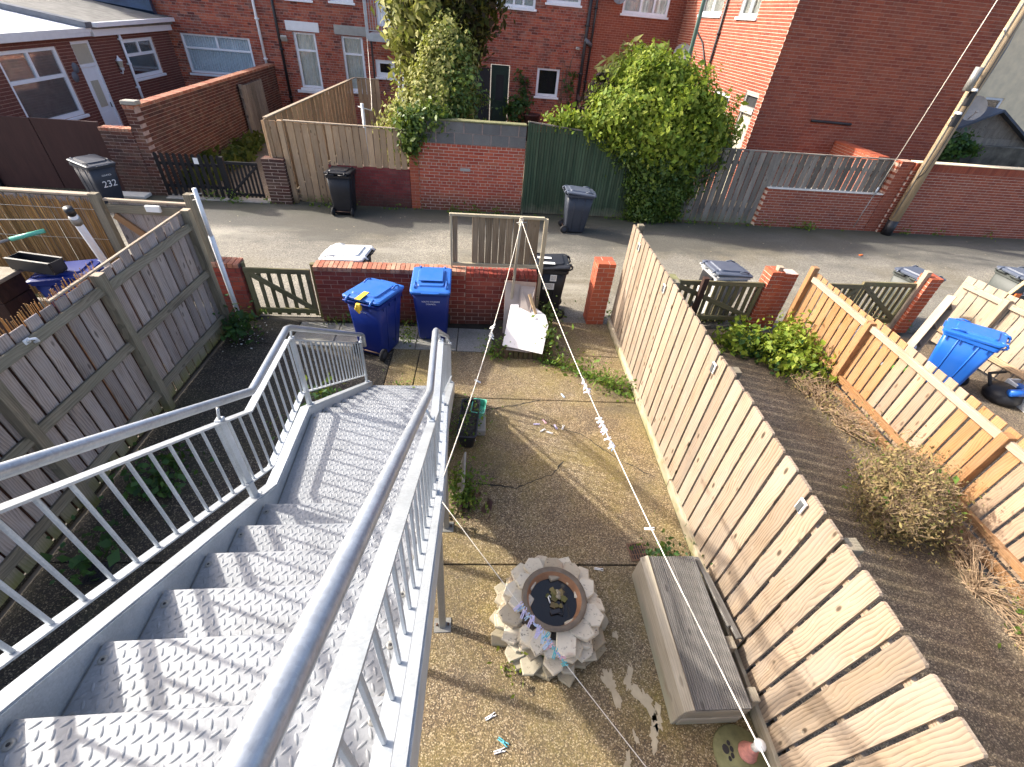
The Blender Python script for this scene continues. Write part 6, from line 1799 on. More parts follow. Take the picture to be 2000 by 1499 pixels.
ground_peg(-0.02, 4.05, 0.2, 'peg_white', 'white peg on the concrete beside the planter')
ground_peg(1.30, 2.30, 1.4, 'peg_white', 'white peg by the joint near the fire pit')

# ------------------------------------------------------------------ fire pit of stacked pale stones
FP = WM_(0.725, 1.835)
t = thing('fire_pit', FP, 'round fire pit of stacked flaking white stones around a bowl', 'fire pit')
MB().lathe([(0.0, 0.02), (0.38, 0.02), (0.31, 0.31), (0.20, 0.31), (0.20, 0.25), (0.0, 0.25)], 24).build('rubble_core', MAT['soil'], t)
def hexstone(a, b, h):
    n = 6; ang0 = random.random()
    pts = []
    for i in range(n):
        q = ang0 + 2*PI*i/n + random.uniform(-.12, .12)
        pts.append((a*math.cos(q)*random.uniform(.82, 1.10), b*math.sin(q)*random.uniform(.82, 1.10)))
    mb = MB()
    mb.loft([[(x*0.96, y*0.96, 0) for x, y in pts], [(x, y, 0.006) for x, y in pts], [(x, y, h - 0.008) for x, y in pts], [(x*0.93, y*0.93, h) for x, y in pts]])
    return mb.mesh('hex stone', [MAT['stone_white']])
stones = [hexstone(random.uniform(.10, .135), random.uniform(.085, .11), random.uniform(.034, .048)) for _ in range(14)]
for layer in range(8):
    z = 0.010 + layer * 0.0415
    R0 = 0.435 - layer * 0.0165
    n = 14 - layer // 2
    for i in range(n):
        q = 2*PI*(i + 0.5*(layer % 2))/n + random.uniform(-.10, .10)
        rr = R0 + random.uniform(-.045, .035)
        if layer > 1 and random.random() < 0.06: continue
        M = FP @ Matrix.Translation((rr*math.cos(q), rr*math.sin(q), z + random.uniform(-.002, .005))) @ Matrix.Rotation(q + random.uniform(-.4, .4), 4, 'Z') @ Matrix.Rotation(random.uniform(-.02, .07), 4, 'Y') @ Matrix.Rotation(random.uniform(-.03, .03), 4, 'X')
        meshobj('stone', stones[random.randrange(14)], M, t)
MB().lathe([(0.14, 0.20), (0.21, 0.30), (0.272, 0.375), (0.285, 0.395), (0.276, 0.408), (0.238, 0.398)], 40).build('bowl_rim', MAT['pot_grey'], t)
MB().lathe([(0.238, 0.398), (0.222, 0.355), (0.205, 0.31), (0.17, 0.27), (0.0, 0.26)], 40).build('bowl_inside', MAT['terracotta'], t)
MB().lathe([(0.0, 0.322), (0.207, 0.322)], 40).build('water', MAT['water'], t)
t = thing('bowl_litter', FP @ Matrix.Translation((0, 0, 0.322)), 'brown leaf litter and scraps floating in the fire pit bowl', 'litter')
mb = MB()
for i in range(16):
    q = random.uniform(0, 6.28); rr = random.uniform(0, 0.10); s = random.uniform(.02, .045)
    c = Vector((0.01 + rr*math.cos(q), 0.03 + rr*math.sin(q), 0.002 + random.uniform(0, .012)))
    pts = [c + Vector((s*math.cos(q2)*random.uniform(.5, 1.1), s*math.sin(q2)*random.uniform(.5, 1.1), random.uniform(0, .012))) for q2 in (0, 1.2, 2.4, 3.7, 5)]
    mb.add(pts, [(0,1,2,3,4)])
mb.build('dead_leaves', MAT['leaf_dry'], t, FP @ Matrix.Translation((0, 0, 0.323)))
mb = MB(); mb.cbox(-0.06, 0.03, -0.11, -0.075, 0.004, 0.022, 0.003, M=Matrix.Rotation(0.25, 4, 'Z')); mb.tube([(0.02, -0.10, 0.012), (0.07, -0.12, 0.02), (0.085, -0.06, 0.012), (0.07, 0.0, 0.012)], 0.005, 6); mb.build('scrap', MAT['black_metal'], t)
mb = MB(); mb.tube([(-0.03, -0.02, 0.012), (-0.045, 0.03, 0.02), (-0.03, 0.045, 0.018), (-0.02, 0.03, 0.014)], 0.006, 5); mb.build('white_clip', MAT['peg_white'], t)
mb = MB()
for i in range(5): mb.tube([(0.06 + random.uniform(-.02, .02), 0.05 + random.uniform(-.03, .03), 0.012), (0.06 + random.uniform(-.04, .04), 0.05 + random.uniform(-.04, .04), 0.03)], 0.014, 6)
mb.build('pale_crust', MAT['flake'], t)

# ------------------------------------------------------------------ decking bench
BM = WM_(1.90, 1.61, 0, R_(0.8))
t = thing('decking_box', BM, 'low bench box topped with grooved grey decking beside the fence', 'bench')
H0 = 0.36
for i in range(4):
    x0 = -0.195 + i*0.112
    mb = MB(); prof = [(x0 + 0.0005, H0 - 0.026)]
    nG = 6; w = 0.110 / nG
    for g_i in range(nG):
        xx = x0 + 0.0005 + g_i*w
        prof += [(xx + 0.0005, H0), (xx + w*0.62, H0), (xx + w*0.68, H0 - 0.009), (xx + w*0.96, H0 - 0.009)]
    prof += [(x0 + 0.1113, H0 - 0.009), (x0 + 0.1113, H0 - 0.026)]
    me_n = len(prof)
    mb.add([(x, -0.60, z) for x, z in prof] + [(x, 0.64, z) for x, z in prof],
           [(j, (j+1) % me_n, me_n + (j+1) % me_n, me_n + j) for j in range(me_n)] + [tuple(range(me_n-1, -1, -1)), tuple(range(me_n, 2*me_n))])
    me = mb.mesh('deck board', [MAT['deck']])
    me.transform(Matrix(((0,1,0,0),(0,0,0,0),(0,0,0,0),(0,0,0,1)))) if False else None
    # turn so that the grain runs along local Z of the board
    Mo = BM @ Matrix(((1,0,0,0),(0,0,1,0),(0,-1,0,0),(0,0,0,1)))
    me.transform(Matrix(((1,0,0,0),(0,0,1,0),(0,-1,0,0),(0,0,0,1))).inverted())
    meshobj('deck_board', me, Mo, t)
X = lambda x, y, z: BM @ Vector((x, y, z))
plank('edge_board', t, X(-0.235, -0.605, H0 - 0.022), X(-0.235, 0.645, H0 - 0.022), 0.085, 0.035, (-0.55, 0, 0.8), 'deck_side')
plank('side_board', t, X(-0.262, -0.60, 0.23), X(-0.262, 0.64, 0.23), 0.15, 0.03, (-1, 0, 0.12), 'deck_side')
plank('side_board', t, X(-0.268, -0.60, 0.08), X(-0.268, 0.64, 0.08), 0.14, 0.03, (-1, 0, 0.05), 'deck_side')
plank('end_board', t, X(-0.25, -0.59, 0.25), X(0.25, -0.59, 0.25), 0.15, 0.03, (0, -1, 0), 'deck_side')
plank('end_board', t, X(-0.25, -0.592, 0.09), X(0.25, -0.592, 0.09), 0.14, 0.03, (0, -1, 0), 'deck_side')
plank('end_board', t, X(-0.25, 0.63, 0.20), X(0.25, 0.63, 0.20), 0.28, 0.03, (0, 1, 0), 'deck_side')
plank('side_board', t, X(0.255, -0.58, 0.18), X(0.255, 0.62, 0.18), 0.30, 0.03, (1, 0, 0), 'deck')
for (y0, y1, x) in ((0.66, 0.0, 0.30), (0.5, -0.1, 0.335)):
    o = plank('loose_board', None, X(x, y0, 0.30), X(x + 0.05, y1, 0.33), 0.05, 0.025, (0.2, 0, 1), 'deck')
    tag(o, 'loose grey board wedged between the bench and the fence, ' + ('inner one' if x < 0.32 else 'outer one'), 'board')
for (x, y) in ((0.31, -0.12), (0.33, -0.5)):
    o = MB().cbox(-0.035, 0.035, -0.05, 0.05, 0.02, 0.32, 0.006).build('timber_offcut', MAT['deck_side'], None, BM @ Matrix.Translation((x, y, 0)))
    tag(o, 'short timber offcut standing behind the bench, ' + ('near its middle' if y > -0.3 else 'near its front end'), 'offcut')

# ------------------------------------------------------------------ small yard things
t = thing('stepping_stone', WM_(2.10, 0.80), 'round mossy stepping stone with a black paw print', 'stone')
mb = MB(); mb.lathe([(0.0, 0.005), (0.19, 0.005), (0.20, 0.02), (0.19, 0.042), (0.0, 0.046)], 24); mb.build('disc', MAT['moss_stone'], t)
mb = MB()
for (x, y, rx, ry) in ((-0.105, 0.035, 0.026, 0.032), (-0.068, 0.072, 0.014, 0.018), (-0.058, 0.034, 0.014, 0.020), (-0.066, -0.006, 0.013, 0.019), (-0.094, -0.024, 0.012, 0.017)):
    mb.prism([(x + rx*math.cos(q*PI/5), y + ry*math.sin(q*PI/5)) for q in range(10)], 0.0455, 0.0480)
mb.build('paw_print', MAT['black_metal'], t)
t = thing('garden_ornament', WM_(2.155, 0.81, 0.046), 'small pink ribbed ornament with a white rounded top on the paw stone', 'ornament')
prof = [(0.0, 0.0), (0.062, 0.002)]
for i in range(7):
    z = 0.010 + i*0.018; rr = 0.072 - 0.0055*i
    prof += [(rr, z), (rr - 0.008, z + 0.012)]
prof += [(0.028, 0.14)]
mb = MB(); mb.lathe(prof, 22, jit=0.03); mb.build('body', MAT['pink'], t)
mb = MB(); mb.tube([(0.0, 0, 0.13), (0.008, 0, 0.20)], [0.028, 0.026], 14); mb.build('neck', MAT['offwhite'], t)
mb = MB(); mb.lathe([(0.0, -0.012), (0.038, -0.01), (0.044, 0.012), (0.032, 0.035), (0.0, 0.044)], 18); mb.build('top', MAT['label'], t, WORLD[t.name] @ Matrix.Translation((0.010, 0, 0.205)))
o_ = MB()
def flakes(x0, y0, n, label, sc=1.0):
    mb = MB()
    pts = []
    n = n * 3; a1, a2, a3 = (random.uniform(0, 6) for _ in range(3))
    for i in range(n):
        q = 2*PI*i/n
        rr = sc * (0.85 + 0.28*math.sin(2*q + a1) + 0.20*math.sin(3*q + a2) + 0.14*math.sin(7*q + a3) + 0.10*math.sin(11*q + a1) + random.uniform(-.10, .10))
        pts.append((rr*0.042*math.cos(q), rr*0.09*math.sin(q)))
    mb.prism(pts, 0.0045, 0.0065)
    o = mb.build('paint_flake', MAT['flake'], None, WM_(x0, y0, 0.0, random.uniform(-.5, .5))); tag(o, label, 'paint flake')
flakes(1.20, 1.28, 14, 'largest pale paint flake lying right of the fire pit', 1.5)
flakes(1.36, 1.33, 12, 'pale paint flake beside the largest flake', 1.0)
flakes(1.46, 1.17, 14, 'long pale paint flake near the bench side', 1.5)
flakes(1.53, 1.05, 12, 'pale paint flake against the front of the bench side', 1.1)
flakes(1.47, 0.93, 12, 'lowest pale paint flake near the bench', 1.0)
flakes(1.32, 0.93, 9, 'little pale flake left of the lowest bench flake', 0.5)
flakes(1.32, 1.68, 9, 'little pale flake at the right of the stones', 0.55)
flakes(1.20, 1.67, 8, 'tiny pale flake close to the right of the fire pit', 0.5)
flakes(1.22, 0.78, 10, 'pale flake under the thin washing line in the foreground', 0.7)
def drain(M, label, mat='rust'):
    t = thing('drain_grate', M, label, 'drain')
    mb = MB(); s = 0.10
    mb.box(-s, s, -s, -s + 0.016, 0.004, 0.014); mb.box(-s, s, s - 0.016, s, 0.004, 0.014); mb.box(-s, -s + 0.016, -s + 0.016, s - 0.016, 0.004, 0.014); mb.box(s - 0.016, s, -s + 0.016, s - 0.016, 0.004, 0.014)
    mb.build('frame', MAT[mat], t)
    MB().box(-s + 0.012, s - 0.012, -s + 0.012, s - 0.012, 0.0042, 0.006).build('gully', MAT['dark_room'], t)
    for i in range(6):
        x = -s + 0.03 + i*0.028
        MB().box(x - 0.005, x + 0.005, -s + 0.016, s - 0.016, 0.007, 0.013).build('bar', MAT[mat], t)
    for y in (-0.03, 0.03):
        MB().box(-s + 0.016, s - 0.016, y - 0.004, y + 0.004, 0.0065, 0.0125).build('cross_bar', MAT[mat], t)
drain(WM_(1.74, 2.50, 0, 0.1), 'rusty drain grate beside the end of the decking bench')
drain(WM_(-3.44, 2.25, 0.0, 0.2), 'dark drain grate in the shaded strip by the left fence', 'black_metal')
# planter and mint tub next to the stairs
t = thing('planter_trough', WM_(-0.10, 4.22, 0, R_(-3)), 'dark planter trough of soil beside the staircase', 'planter')
mb = MB(); mb.loft([[(x, y, z) for x, y in rrect(w, d, 0.05, 4)] for (w, d, z) in ((0.17, 0.62, 0.006), (0.23, 0.70, 0.22), (0.25, 0.72, 0.225), (0.25, 0.72, 0.24), (0.215, 0.68, 0.24), (0.20, 0.66, 0.19))], 0, True, True, False)
mb.build('trough', MAT['bin_black'], t)
mb = MB(); vs = []; 
for i in range(9):
    for j in range(23): vs.append((-0.098 + 0.0245*i, -0.32 + 0.64*j/22, 0.195 + random.uniform(0, .022)))
mb.add(vs, [(i*23 + j, (i+1)*23 + j, (i+1)*23 + j + 1, i*23 + j + 1) for i in range(8) for j in range(22)]); mb.build('soil', MAT['soil'], t)
P, N = blob_points(420, [(0, 0, 0.20, 0.10, 0.33, 0.035)]); o = meshobj('moss', leaf_mesh('moss', P, N, 0.02, 'leaf_weed'), WORLD[t.name], t)
t = thing('plastic_tub', WM_(0.02, 4.47, 0.10, R_(-8)), 'empty mint green plastic tub hanging by the planter', 'tub')
mb = MB(); mb.loft([[(x, y, z) for x, y in rrect(w, d, 0.03, 4)] for (w, d, z) in ((0.15, 0.24, 0.0), (0.18, 0.27, 0.11), (0.19, 0.28, 0.112), (0.19, 0.28, 0.118), (0.17, 0.26, 0.118), (0.145, 0.235, 0.012))], 0, True, True, False)
mb.build('tub', MAT['mint'], t)
o = MB().cbox(-0.10, 0.10, -0.30, 0.30, 0.005, 0.10, 0.01).build('stone_block', MAT['concrete'], None, WM_(0.02, 4.42)); tag(o, 'low grey block under the mint green tub', 'block')
o = MB().cbox(-0.012, 0.012, -0.25, 0.25, 0.006, 0.34, 0.004, M=Matrix.Rotation(0.22, 4, 'Y')).build('leaning_slab', MAT['concrete'], None, WM_(-0.19, 3.30)); tag(o, 'thin grey slab leaning on the foot of the staircase', 'slab')
# board heap and brick edged bed before the washing post
t = thing('raised_bed', WM_(0.66, 6.2), 'small soil bed edged with mossy bricks on end before the wall', 'flower bed')
MB().box(0.22, 1.02, 5.96, 6.80, 0.006, 0.12).build('soil', MAT['soil'], t, I4)
lay_bricks(t, I4, [(0.24 + i*0.078, 0.24 + i*0.078 + 0.066, 5.84, 5.95, 0.006, 0.16 + random.uniform(-.012, .012)) for i in range(10)], 'brick_moss', 'edging_brick')
lay_bricks(t, I4, [(1.00, 1.07, 5.97 + i*0.11, 5.97 + i*0.11 + 0.10, 0.006, 0.14 + random.uniform(-.012, .012)) for i in range(8)], 'brick_moss', 'edging_brick')
def board_poly(name, pts, nrm_off, mat, label, cat='board'):
    mb = MB(); n = len(pts); a = [Vector(p) for p in pts]; nn = (a[1]-a[0]).cross(a[2]-a[0]).normalized() * nrm_off
    mb.add(a + [p - nn for p in a], [tuple(range(n)), tuple(range(2*n-1, n-1, -1))] + [(i, n+i, n+(i+1) % n, (i+1) % n) for i in range(n)])
    o = mb.build(name, MAT[mat], None, I4); tag(o, label, cat); return o
board_poly('pale_board', [(0.36, 5.86, 0.24), (0.98, 5.70, 0.22), (1.10, 6.22, 0.42), (1.06, 6.40, 0.50), (0.86, 6.56, 0.57), (0.66, 6.72, 0.62), (0.56, 6.66, 0.60), (0.50, 6.62, 0.58)], 0.014, 'whiteboard', 'large pale torn board lying over the brick edged bed')
board_poly('pale_board', [(0.42, 5.84, 0.17), (0.80, 5.80, 0.16), (0.72, 5.76, 0.19), (0.95, 6.0, 0.24), (0.55, 6.1, 0.28)], 0.010, 'greyboard', 'torn scrap of board sticking out below the large pale board')
board_poly('cardboard_sheet', [(0.40, 6.50, 0.12), (0.90, 6.58, 0.12), (0.90, 6.78, 0.88), (0.38, 6.76, 0.90)], 0.012, 'card', 'tan cardboard sheet leaning on the brick wall behind the washing post', 'cardboard')
board_poly('grey_board', [(0.38, 6.38, 0.10), (0.62, 6.40, 0.10), (0.64, 6.72, 0.86), (0.40, 6.72, 0.88)], 0.012, 'greyboard', 'grey board leaning between the post and the cardboard')
board_poly('grey_board', [(0.60, 6.36, 0.22), (0.80, 6.42, 0.50), (0.88, 6.70, 0.84), (0.64, 6.68, 0.86)], 0.012, 'greyboard', 'curled grey board right of the other grey board')
o = plank('timber_lath', None, (0.94, 6.38, 0.42), (0.78, 6.56, 0.78), 0.05, 0.02, (0.3, -1, 0.5), 'plank_new'); tag(o, 'short fresh timber lath resting on the pale board', 'lath')
# things in the far right yard
t = thing('tray_rack', WM_(7.95, 6.4), 'black wooden tray with compartments leaning on the far brick pier', 'rack')
a = Vector((7.35, 6.10, 0.05)); b2 = Vector((8.18, 6.72, 0.98)); d_ = (b2 - a).normalized(); n_ = Vector((0.45, -0.85, 0.3)); n_ = (n_ - d_*n_.dot(d_)).normalized(); s_ = d_.cross(n_)
for k in (-0.13, 0.13):
    plank('side', t, a + s_*k, b2 + s_*k, 0.13, 0.02, s_, 'fence_pale')
plank('back', t, a - n_*0.05, b2 - n_*0.05, 0.24, 0.012, n_, 'wood_black')
for k in (0.02, 0.33, 0.62, 0.92):
    c = a.lerp(b2, k); plank('divider', t, c - s_*0.12, c + s_*0.12, 0.10, 0.014, d_, 'offwhite' if False else 'fence_pale')
t = thing('towel_frame', WM_(6.75, 6.3), 'white tubular frame lying in the far right yard', 'frame')
MB().tube([(6.45, 6.55, 0.02), (6.62, 6.62, 0.55), (6.95, 6.55, 0.55), (7.05, 6.15, 0.02)], 0.016, 8).build('tube', MAT['upvc'], t, I4)
MB().tube([(6.58, 6.52, 0.02), (6.72, 6.60, 0.52), (6.75, 6.60, 0.53)], 0.012, 8).build('tube', MAT['upvc'], t, I4)
t = thing('toy_scooter', WM_(7.05, 5.95, 0.02), 'bright green and white toy board on the ground of the far yard', 'toy')
mb = MB(); mb.prism([(-0.28, -0.04), (0.2, -0.06), (0.32, 0.0), (0.2, 0.06), (-0.28, 0.04)], 0.03, 0.06); mb.build('deck', MAT['lime_plastic'], t, WM_(7.05, 5.95, 0.02, -0.3))
mb = MB(); mb.prism([(-0.29, -0.045), (-0.02, -0.05), (-0.02, 0.05), (-0.29, 0.045)], 0.0605, 0.075); mb.build('foot_pad', MAT['label'], t, WM_(7.05, 5.95, 0.02, -0.3))
for x in (-0.22, 0.22):
    MB().tube([(x, -0.06, 0.03), (x, 0.06, 0.03)], 0.03, 10).build('wheel', MAT['rubber'], t, WM_(7.05, 5.95, 0.0, -0.3))
for (x, y, m, lb) in ((7.32, 5.98, 'lime_plastic', 'lime green ball beside the tray rack'), (6.98, 6.62, 'orange_plastic', 'orange plastic lump by the white frame'), (7.56, 6.28, 'label', 'white crumpled bag in the tray rack')):
    mb = MB(); mb.lathe([(0.0, 0.0), (0.05, 0.015), (0.065, 0.06), (0.045, 0.105), (0.0, 0.12)], 12, jit=0.08); o = mb.build('ball', MAT[m], None, WM_(x, y, 0.0 if m != 'label' else 0.22)); tag(o, lb, 'ball' if m != 'label' else 'bag')
t = thing('garden_vacuum', WM_(8.45, 5.25), 'black and blue garden machine lying among rubbish by the blue bin', 'machine')
mb = MB(); mb.lathe([(0.0, 0.0), (0.22, 0.01), (0.26, 0.10), (0.22, 0.22), (0.0, 0.27)], 16); mb.build('casing', MAT['bin_black'], t)
mb = MB(); mb.tube([(-0.16, -0.16, 0.26), (0.0, -0.20, 0.30), (0.16, -0.12, 0.28), (0.22, 0.05, 0.24)], 0.06, 10); mb.build('blue_cover', MAT['blue_right'], t)
mb = MB(); mb.tube([(-0.2, 0.1, 0.2), (-0.1, 0.3, 0.3), (0.15, 0.3, 0.34)], 0.025, 8); mb.build('hose', MAT['rubber'], t)
t = thing('broken_crate', WM_(9.0, 5.1), 'cloudy plastic crate of broken red pots at the right edge', 'crate')
mb = MB(); mb.cbox(-0.40, 0.40, -0.36, -0.33, 0.0, 0.28, 0.008); mb.cbox(-0.40, 0.40, 0.33, 0.36, 0.0, 0.28, 0.008); mb.cbox(-0.40, -0.37, -0.329, 0.329, 0, 0.28, 0.008); mb.cbox(0.37, 0.40, -0.329, 0.329, 0, 0.28, 0.008); mb.cbox(-0.36, 0.36, -0.32, 0.32, 0.0, 0.02, 0.004)
mb.build('crate', MAT['plastic_clear'], t)
for i in range(22):
    mb = MB(); s = random.uniform(.05, .10); mb.loft([[(s*math.cos(q*PI/3), s*math.sin(q*PI/3), 0) for q in range(6)], [(s*.8*math.cos(q*PI/3), s*.7*math.sin(q*PI/3), s*.7) for q in range(6)]])
    mb.build('shard', MAT[random.choice(['terracotta', 'brick_new', 'terracotta', 'concrete'])], t, WORLD[t.name] @ Matrix.Translation((random.uniform(-.28, .28), random.uniform(-.24, .24), 0.03 + random.uniform(0, .18))) @ Matrix.Rotation(random.uniform(0, 3), 4, 'X'))
o = MB().cbox(-0.42, 0.42, -0.22, 0.22, 0, 0.10, 0.02).build('polystyrene_block', MAT['label'], None, WM_(8.95, 4.55, 0.0, -0.35)); tag(o, 'white polystyrene block below the broken crate', 'block')

# ------------------------------------------------------------------ plants
plant('weed_patch', WM_(4.8, 6.1), 'leafy green weeds spreading before the mossy gate in the right yard', 'weeds',
      [('leaves', 2600, [(-0.30, 0.35, 0.16, 0.42, 0.30, 0.20), (0.15, 0.05, 0.20, 0.42, 0.40, 0.26), (0.45, -0.35, 0.22, 0.36, 0.40, 0.26), (0.55, 0.2, 0.28, 0.28, 0.36, 0.34)], 0.055, 'leaf_bright', dict(zmin=0.01)),
       ('under_leaves', 1200, [(-0.2, 0.3, 0.10, 0.42, 0.34, 0.14), (0.4, -0.2, 0.12, 0.42, 0.5, 0.16)], 0.05, 'leaf_dark', dict(zmin=0.01))])
def dry_shrub(M, label, R, n, blobs, leaves):
    t = thing('dry_shrub', M, label, 'shrub')
    mb = MB()
    for i in range(n):
        b = random.choice(blobs)
        q = random.uniform(0, 2*PI); e = random.uniform(0.05, 1.35)
        d = Vector((math.cos(q)*math.cos(e)*b[3], math.sin(q)*math.cos(e)*b[4], math.sin(e)*b[5]))
        base = Vector((b[0]*0.6 + random.uniform(-.1, .1), b[1]*0.6 + random.uniform(-.1, .1), 0.0))
        tip = Vector(b[:3]) + d * random.uniform(0.8, 1.1)
        mid = base.lerp(tip, 0.5) + Vector((random.uniform(-.06, .06), random.uniform(-.06, .06), random.uniform(0, .08)))
        mb.tube([base, mid, tip], [0.006, 0.004, 0.002], 3, smooth=False, cap=False)
        for _ in range(3):
            k = random.uniform(.4, 1); p = mid.lerp(tip, k)
            mb.tube([p, p + Vector((random.uniform(-.12, .12), random.uniform(-.12, .12), random.uniform(0, .12)))], [0.003, 0.0012], 3, smooth=False, cap=False)
    o = mb.build('twigs', MAT['twig'], t, M); o['kind'] = 'stuff'
    P, N = blob_points(leaves, blobs, shell=0.8)
    k = P[:, 2] > 0.01
    meshobj('dead_leaves', leaf_mesh('dead leaves', P[k], N[k], 0.015, 'leaf_dry', aspect=2.8), M, t)
    return t
B1 = [(0, 0, 0.38, 0.44, 0.46, 0.40), (0.16, 0.22, 0.44, 0.34, 0.34, 0.34), (-0.08, -0.2, 0.32, 0.40, 0.30, 0.32), (0.12, -0.05, 0.52, 0.28, 0.3, 0.28)]
ds = dry_shrub(WM_(4.80, 3.0), 'large dry brown shrub between the silvery fence and the orange fence', 0.6, 900, B1, 15000)
P, N = blob_points(900, [(0.15, 0.05, 0.34, 0.34, 0.4, 0.36)], shell=0.7); meshobj('green_leaves', leaf_mesh('green leaves', P, N, 0.028, 'leaf_weed', aspect=2.0), WM_(4.80, 3.0), ds)
dry_shrub(WM_(5.25, 4.9), 'dry tangle of brown weeds trailing along the orange fence foot', 0.4, 180, [(0, 0, 0.10, 0.26, 0.75, 0.22), (0.05, -0.6, 0.12, 0.22, 0.4, 0.22), (-0.12, 0.45, 0.08, 0.2, 0.3, 0.16)], 1100)
dry_shrub(WM_(5.25, 2.1), 'straggly dry stems along the orange fence nearer to us', 0.4, 220, [(0, 0, 0.12, 0.26, 0.7, 0.25), (0.05, -0.8, 0.10, 0.25, 0.5, 0.2), (0.1, 0.6, 0.12, 0.2, 0.4, 0.2)], 350)
plant('weed_patch', WM_(5.42, 1.55), 'small bright green weed at the right edge of the brown yard', 'weeds', [('leaves', 160, [(0, 0, 0.08, 0.12, 0.14, 0.08)], 0.05, 'leaf_weed', dict(zmin=0.01))])
# strip of weeds across the joint of our yard
wb = []
for i in range(13):
    k_ = i / 12
    wb.append((1.02 + 1.2*k_, 5.80 - 0.78*k_ + 0.10*math.sin(3*k_), 0.02, 0.09 + 0.03*math.sin(i*2.1), 0.07, 0.045))
plant('weed_strip', WM_(0, 0), 'line of low green weeds growing along the concrete joint', 'weeds', [('leaves', 1900, wb, 0.030, 'leaf_weed', dict(zmin=0.004))])
plant('moss_clump', WM_(0.28, 5.92), 'bright mossy clump at the left end of the brick edging', 'moss', [('leaves', 380, [(0, 0, 0.08, 0.14, 0.10, 0.10)], 0.03, 'leaf_weed', dict(zmin=0.005))])
plant('weed_patch', WM_(1.12, 6.30), 'tall weedy stems beside the pale board near the black bin', 'weeds', [('leaves', 520, [(0, 0, 0.20, 0.13, 0.36, 0.24), (0.02, 0.40, 0.34, 0.10, 0.14, 0.20)], 0.038, 'leaf_ivy', dict(zmin=0.01))])
plant('leafy_plant', WM_(-3.72, 5.92), 'fresh green leafy plant at the foot of the left fence', 'plant', [('leaves', 330, [(0, 0.1, 0.20, 0.13, 0.17, 0.13), (0.05, 0.28, 0.30, 0.11, 0.12, 0.08)], 0.05, 'leaf_dark', dict())], trunk=[([(0, 0.05, 0), (0.02, 0.1, 0.25)], 0.008)])
plant('fern_plant', WM_(-0.13, 3.22), 'bushy green weed growing beside the stair leg', 'plant', [('leaves', 900, [(0, 0, 0.14, 0.12, 0.24, 0.16), (0.05, -0.15, 0.08, 0.14, 0.16, 0.09)], 0.028, 'leaf_weed', dict(zmin=0.005)), ('red_leaves', 60, [(0.02, -0.22, 0.03, 0.09, 0.07, 0.03)], 0.05, 'leaf_purple', dict(zmin=0.005))])
plant('weed_patch', WM_(1.98, 2.42), 'tuft of grass between the drain grate and the fence', 'weeds', [('leaves', 260, [(0, 0, 0.05, 0.16, 0.12, 0.07)], 0.03, 'leaf_dark', dict(zmin=0.005))])
plant('weed_patch', WM_(-1.05, 5.0), 'little weed in the slab joint at the foot of the stairs', 'weeds', [('leaves', 90, [(0, 0, 0.03, 0.06, 0.14, 0.04)], 0.03, 'leaf_weed', dict(zmin=0.005))])
plant('weed_patch', WM_(0.33, 2.02 - 0.62), 'tiny bright clover at the left foot of the stone ring', 'weeds', [('leaves', 60, [(0, 0, 0.03, 0.06, 0.05, 0.03)], 0.025, 'leaf_bright', dict(zmin=0.005))])
plant('weed_patch', WM_(-2.05, 3.9), 'dark leafy weeds behind the lower railing of the stairs', 'weeds', [('leaves', 520, [(0, 0, 0.15, 0.3, 0.5, 0.18), (0.15, 0.35, 0.28, 0.14, 0.2, 0.24)], 0.05, 'leaf_dark', dict(zmin=0.005)), ('pale_leaves', 60, [(0.1, 0.2, 0.30, 0.2, 0.4, 0.2)], 0.05, 'leaf_bright', dict())])
plant('weed_patch', WM_(-3.45, 3.25), 'dark weeds between the left fence and the stairs', 'weeds', [('leaves', 420, [(0, 0, 0.10, 0.25, 0.4, 0.14), (-0.1, -0.8, 0.1, 0.2, 0.3, 0.12)], 0.05, 'leaf_dark', dict(zmin=0.005))])
plant('weed_patch', WM_(-2.2, 6.78), 'scruffy growth at the foot of the brick wall by the gate', 'weeds', [('leaves', 420, [(0, -0.05, 0.04, 0.45, 0.08, 0.05), (1.0, -0.05, 0.03, 0.25, 0.06, 0.04)], 0.03, 'leaf_ivy', dict(zmin=0.005))])
plant('moss_clump', WM_(-1.18, 6.35), 'moss patch on the paving between the two blue bins', 'moss', [('leaves', 500, [(0, 0, 0.012, 0.12, 0.22, 0.012)], 0.018, 'leaf_weed', dict(zmin=0.008))])
# litter of pale chips under the left pole
mb = MB()
for i in range(70):
    x, y = -3.70 + random.gauss(0, .16), 6.2 + random.gauss(0, .2); s = random.uniform(.006, .02)
    if x < -3.9: continue
    mb.add([(x + s*math.cos(q + i), y + s*math.sin(q + i)*0.7, 0.012 + random.uniform(0, .01)) for q in (0, 1.5, 3.1, 4.6)], [(0,1,2,3)])
o = mb.build('pale_chips', MAT['label'], None, I4); tag(o, 'scatter of pale chips at the foot of the white washing pole', 'litter', kind='stuff')
mb = MB()
for i in range(420):
    x, y = random.uniform(-3.9, 2.3), random.uniform(-0.2, 5.9); s = random.uniform(.003, .008)
    mb.add([(x + s*math.cos(q + i), y + s*math.sin(q + i)*0.7, 0.0065 + random.uniform(0, .004)) for q in (0, 1.5, 3.1, 4.6)], [(0,1,2,3)])
for i in range(160):
    p = T(random.uniform(-9, 16), random.uniform(7.3, 12.4)); s = random.uniform(.008, .025)
    mb.add([(p.x + s*math.cos(q + i), p.y + s*math.sin(q + i)*0.7, 0.004 + random.uniform(0, .006)) for q in (0, 1.5, 3.1, 4.6)], [(0,1,2,3)])
o = mb.build('litter_specks', MAT['flake'], None, I4); tag(o, 'tiny pale specks and chips strewn over yard and lane', 'litter', kind='stuff')
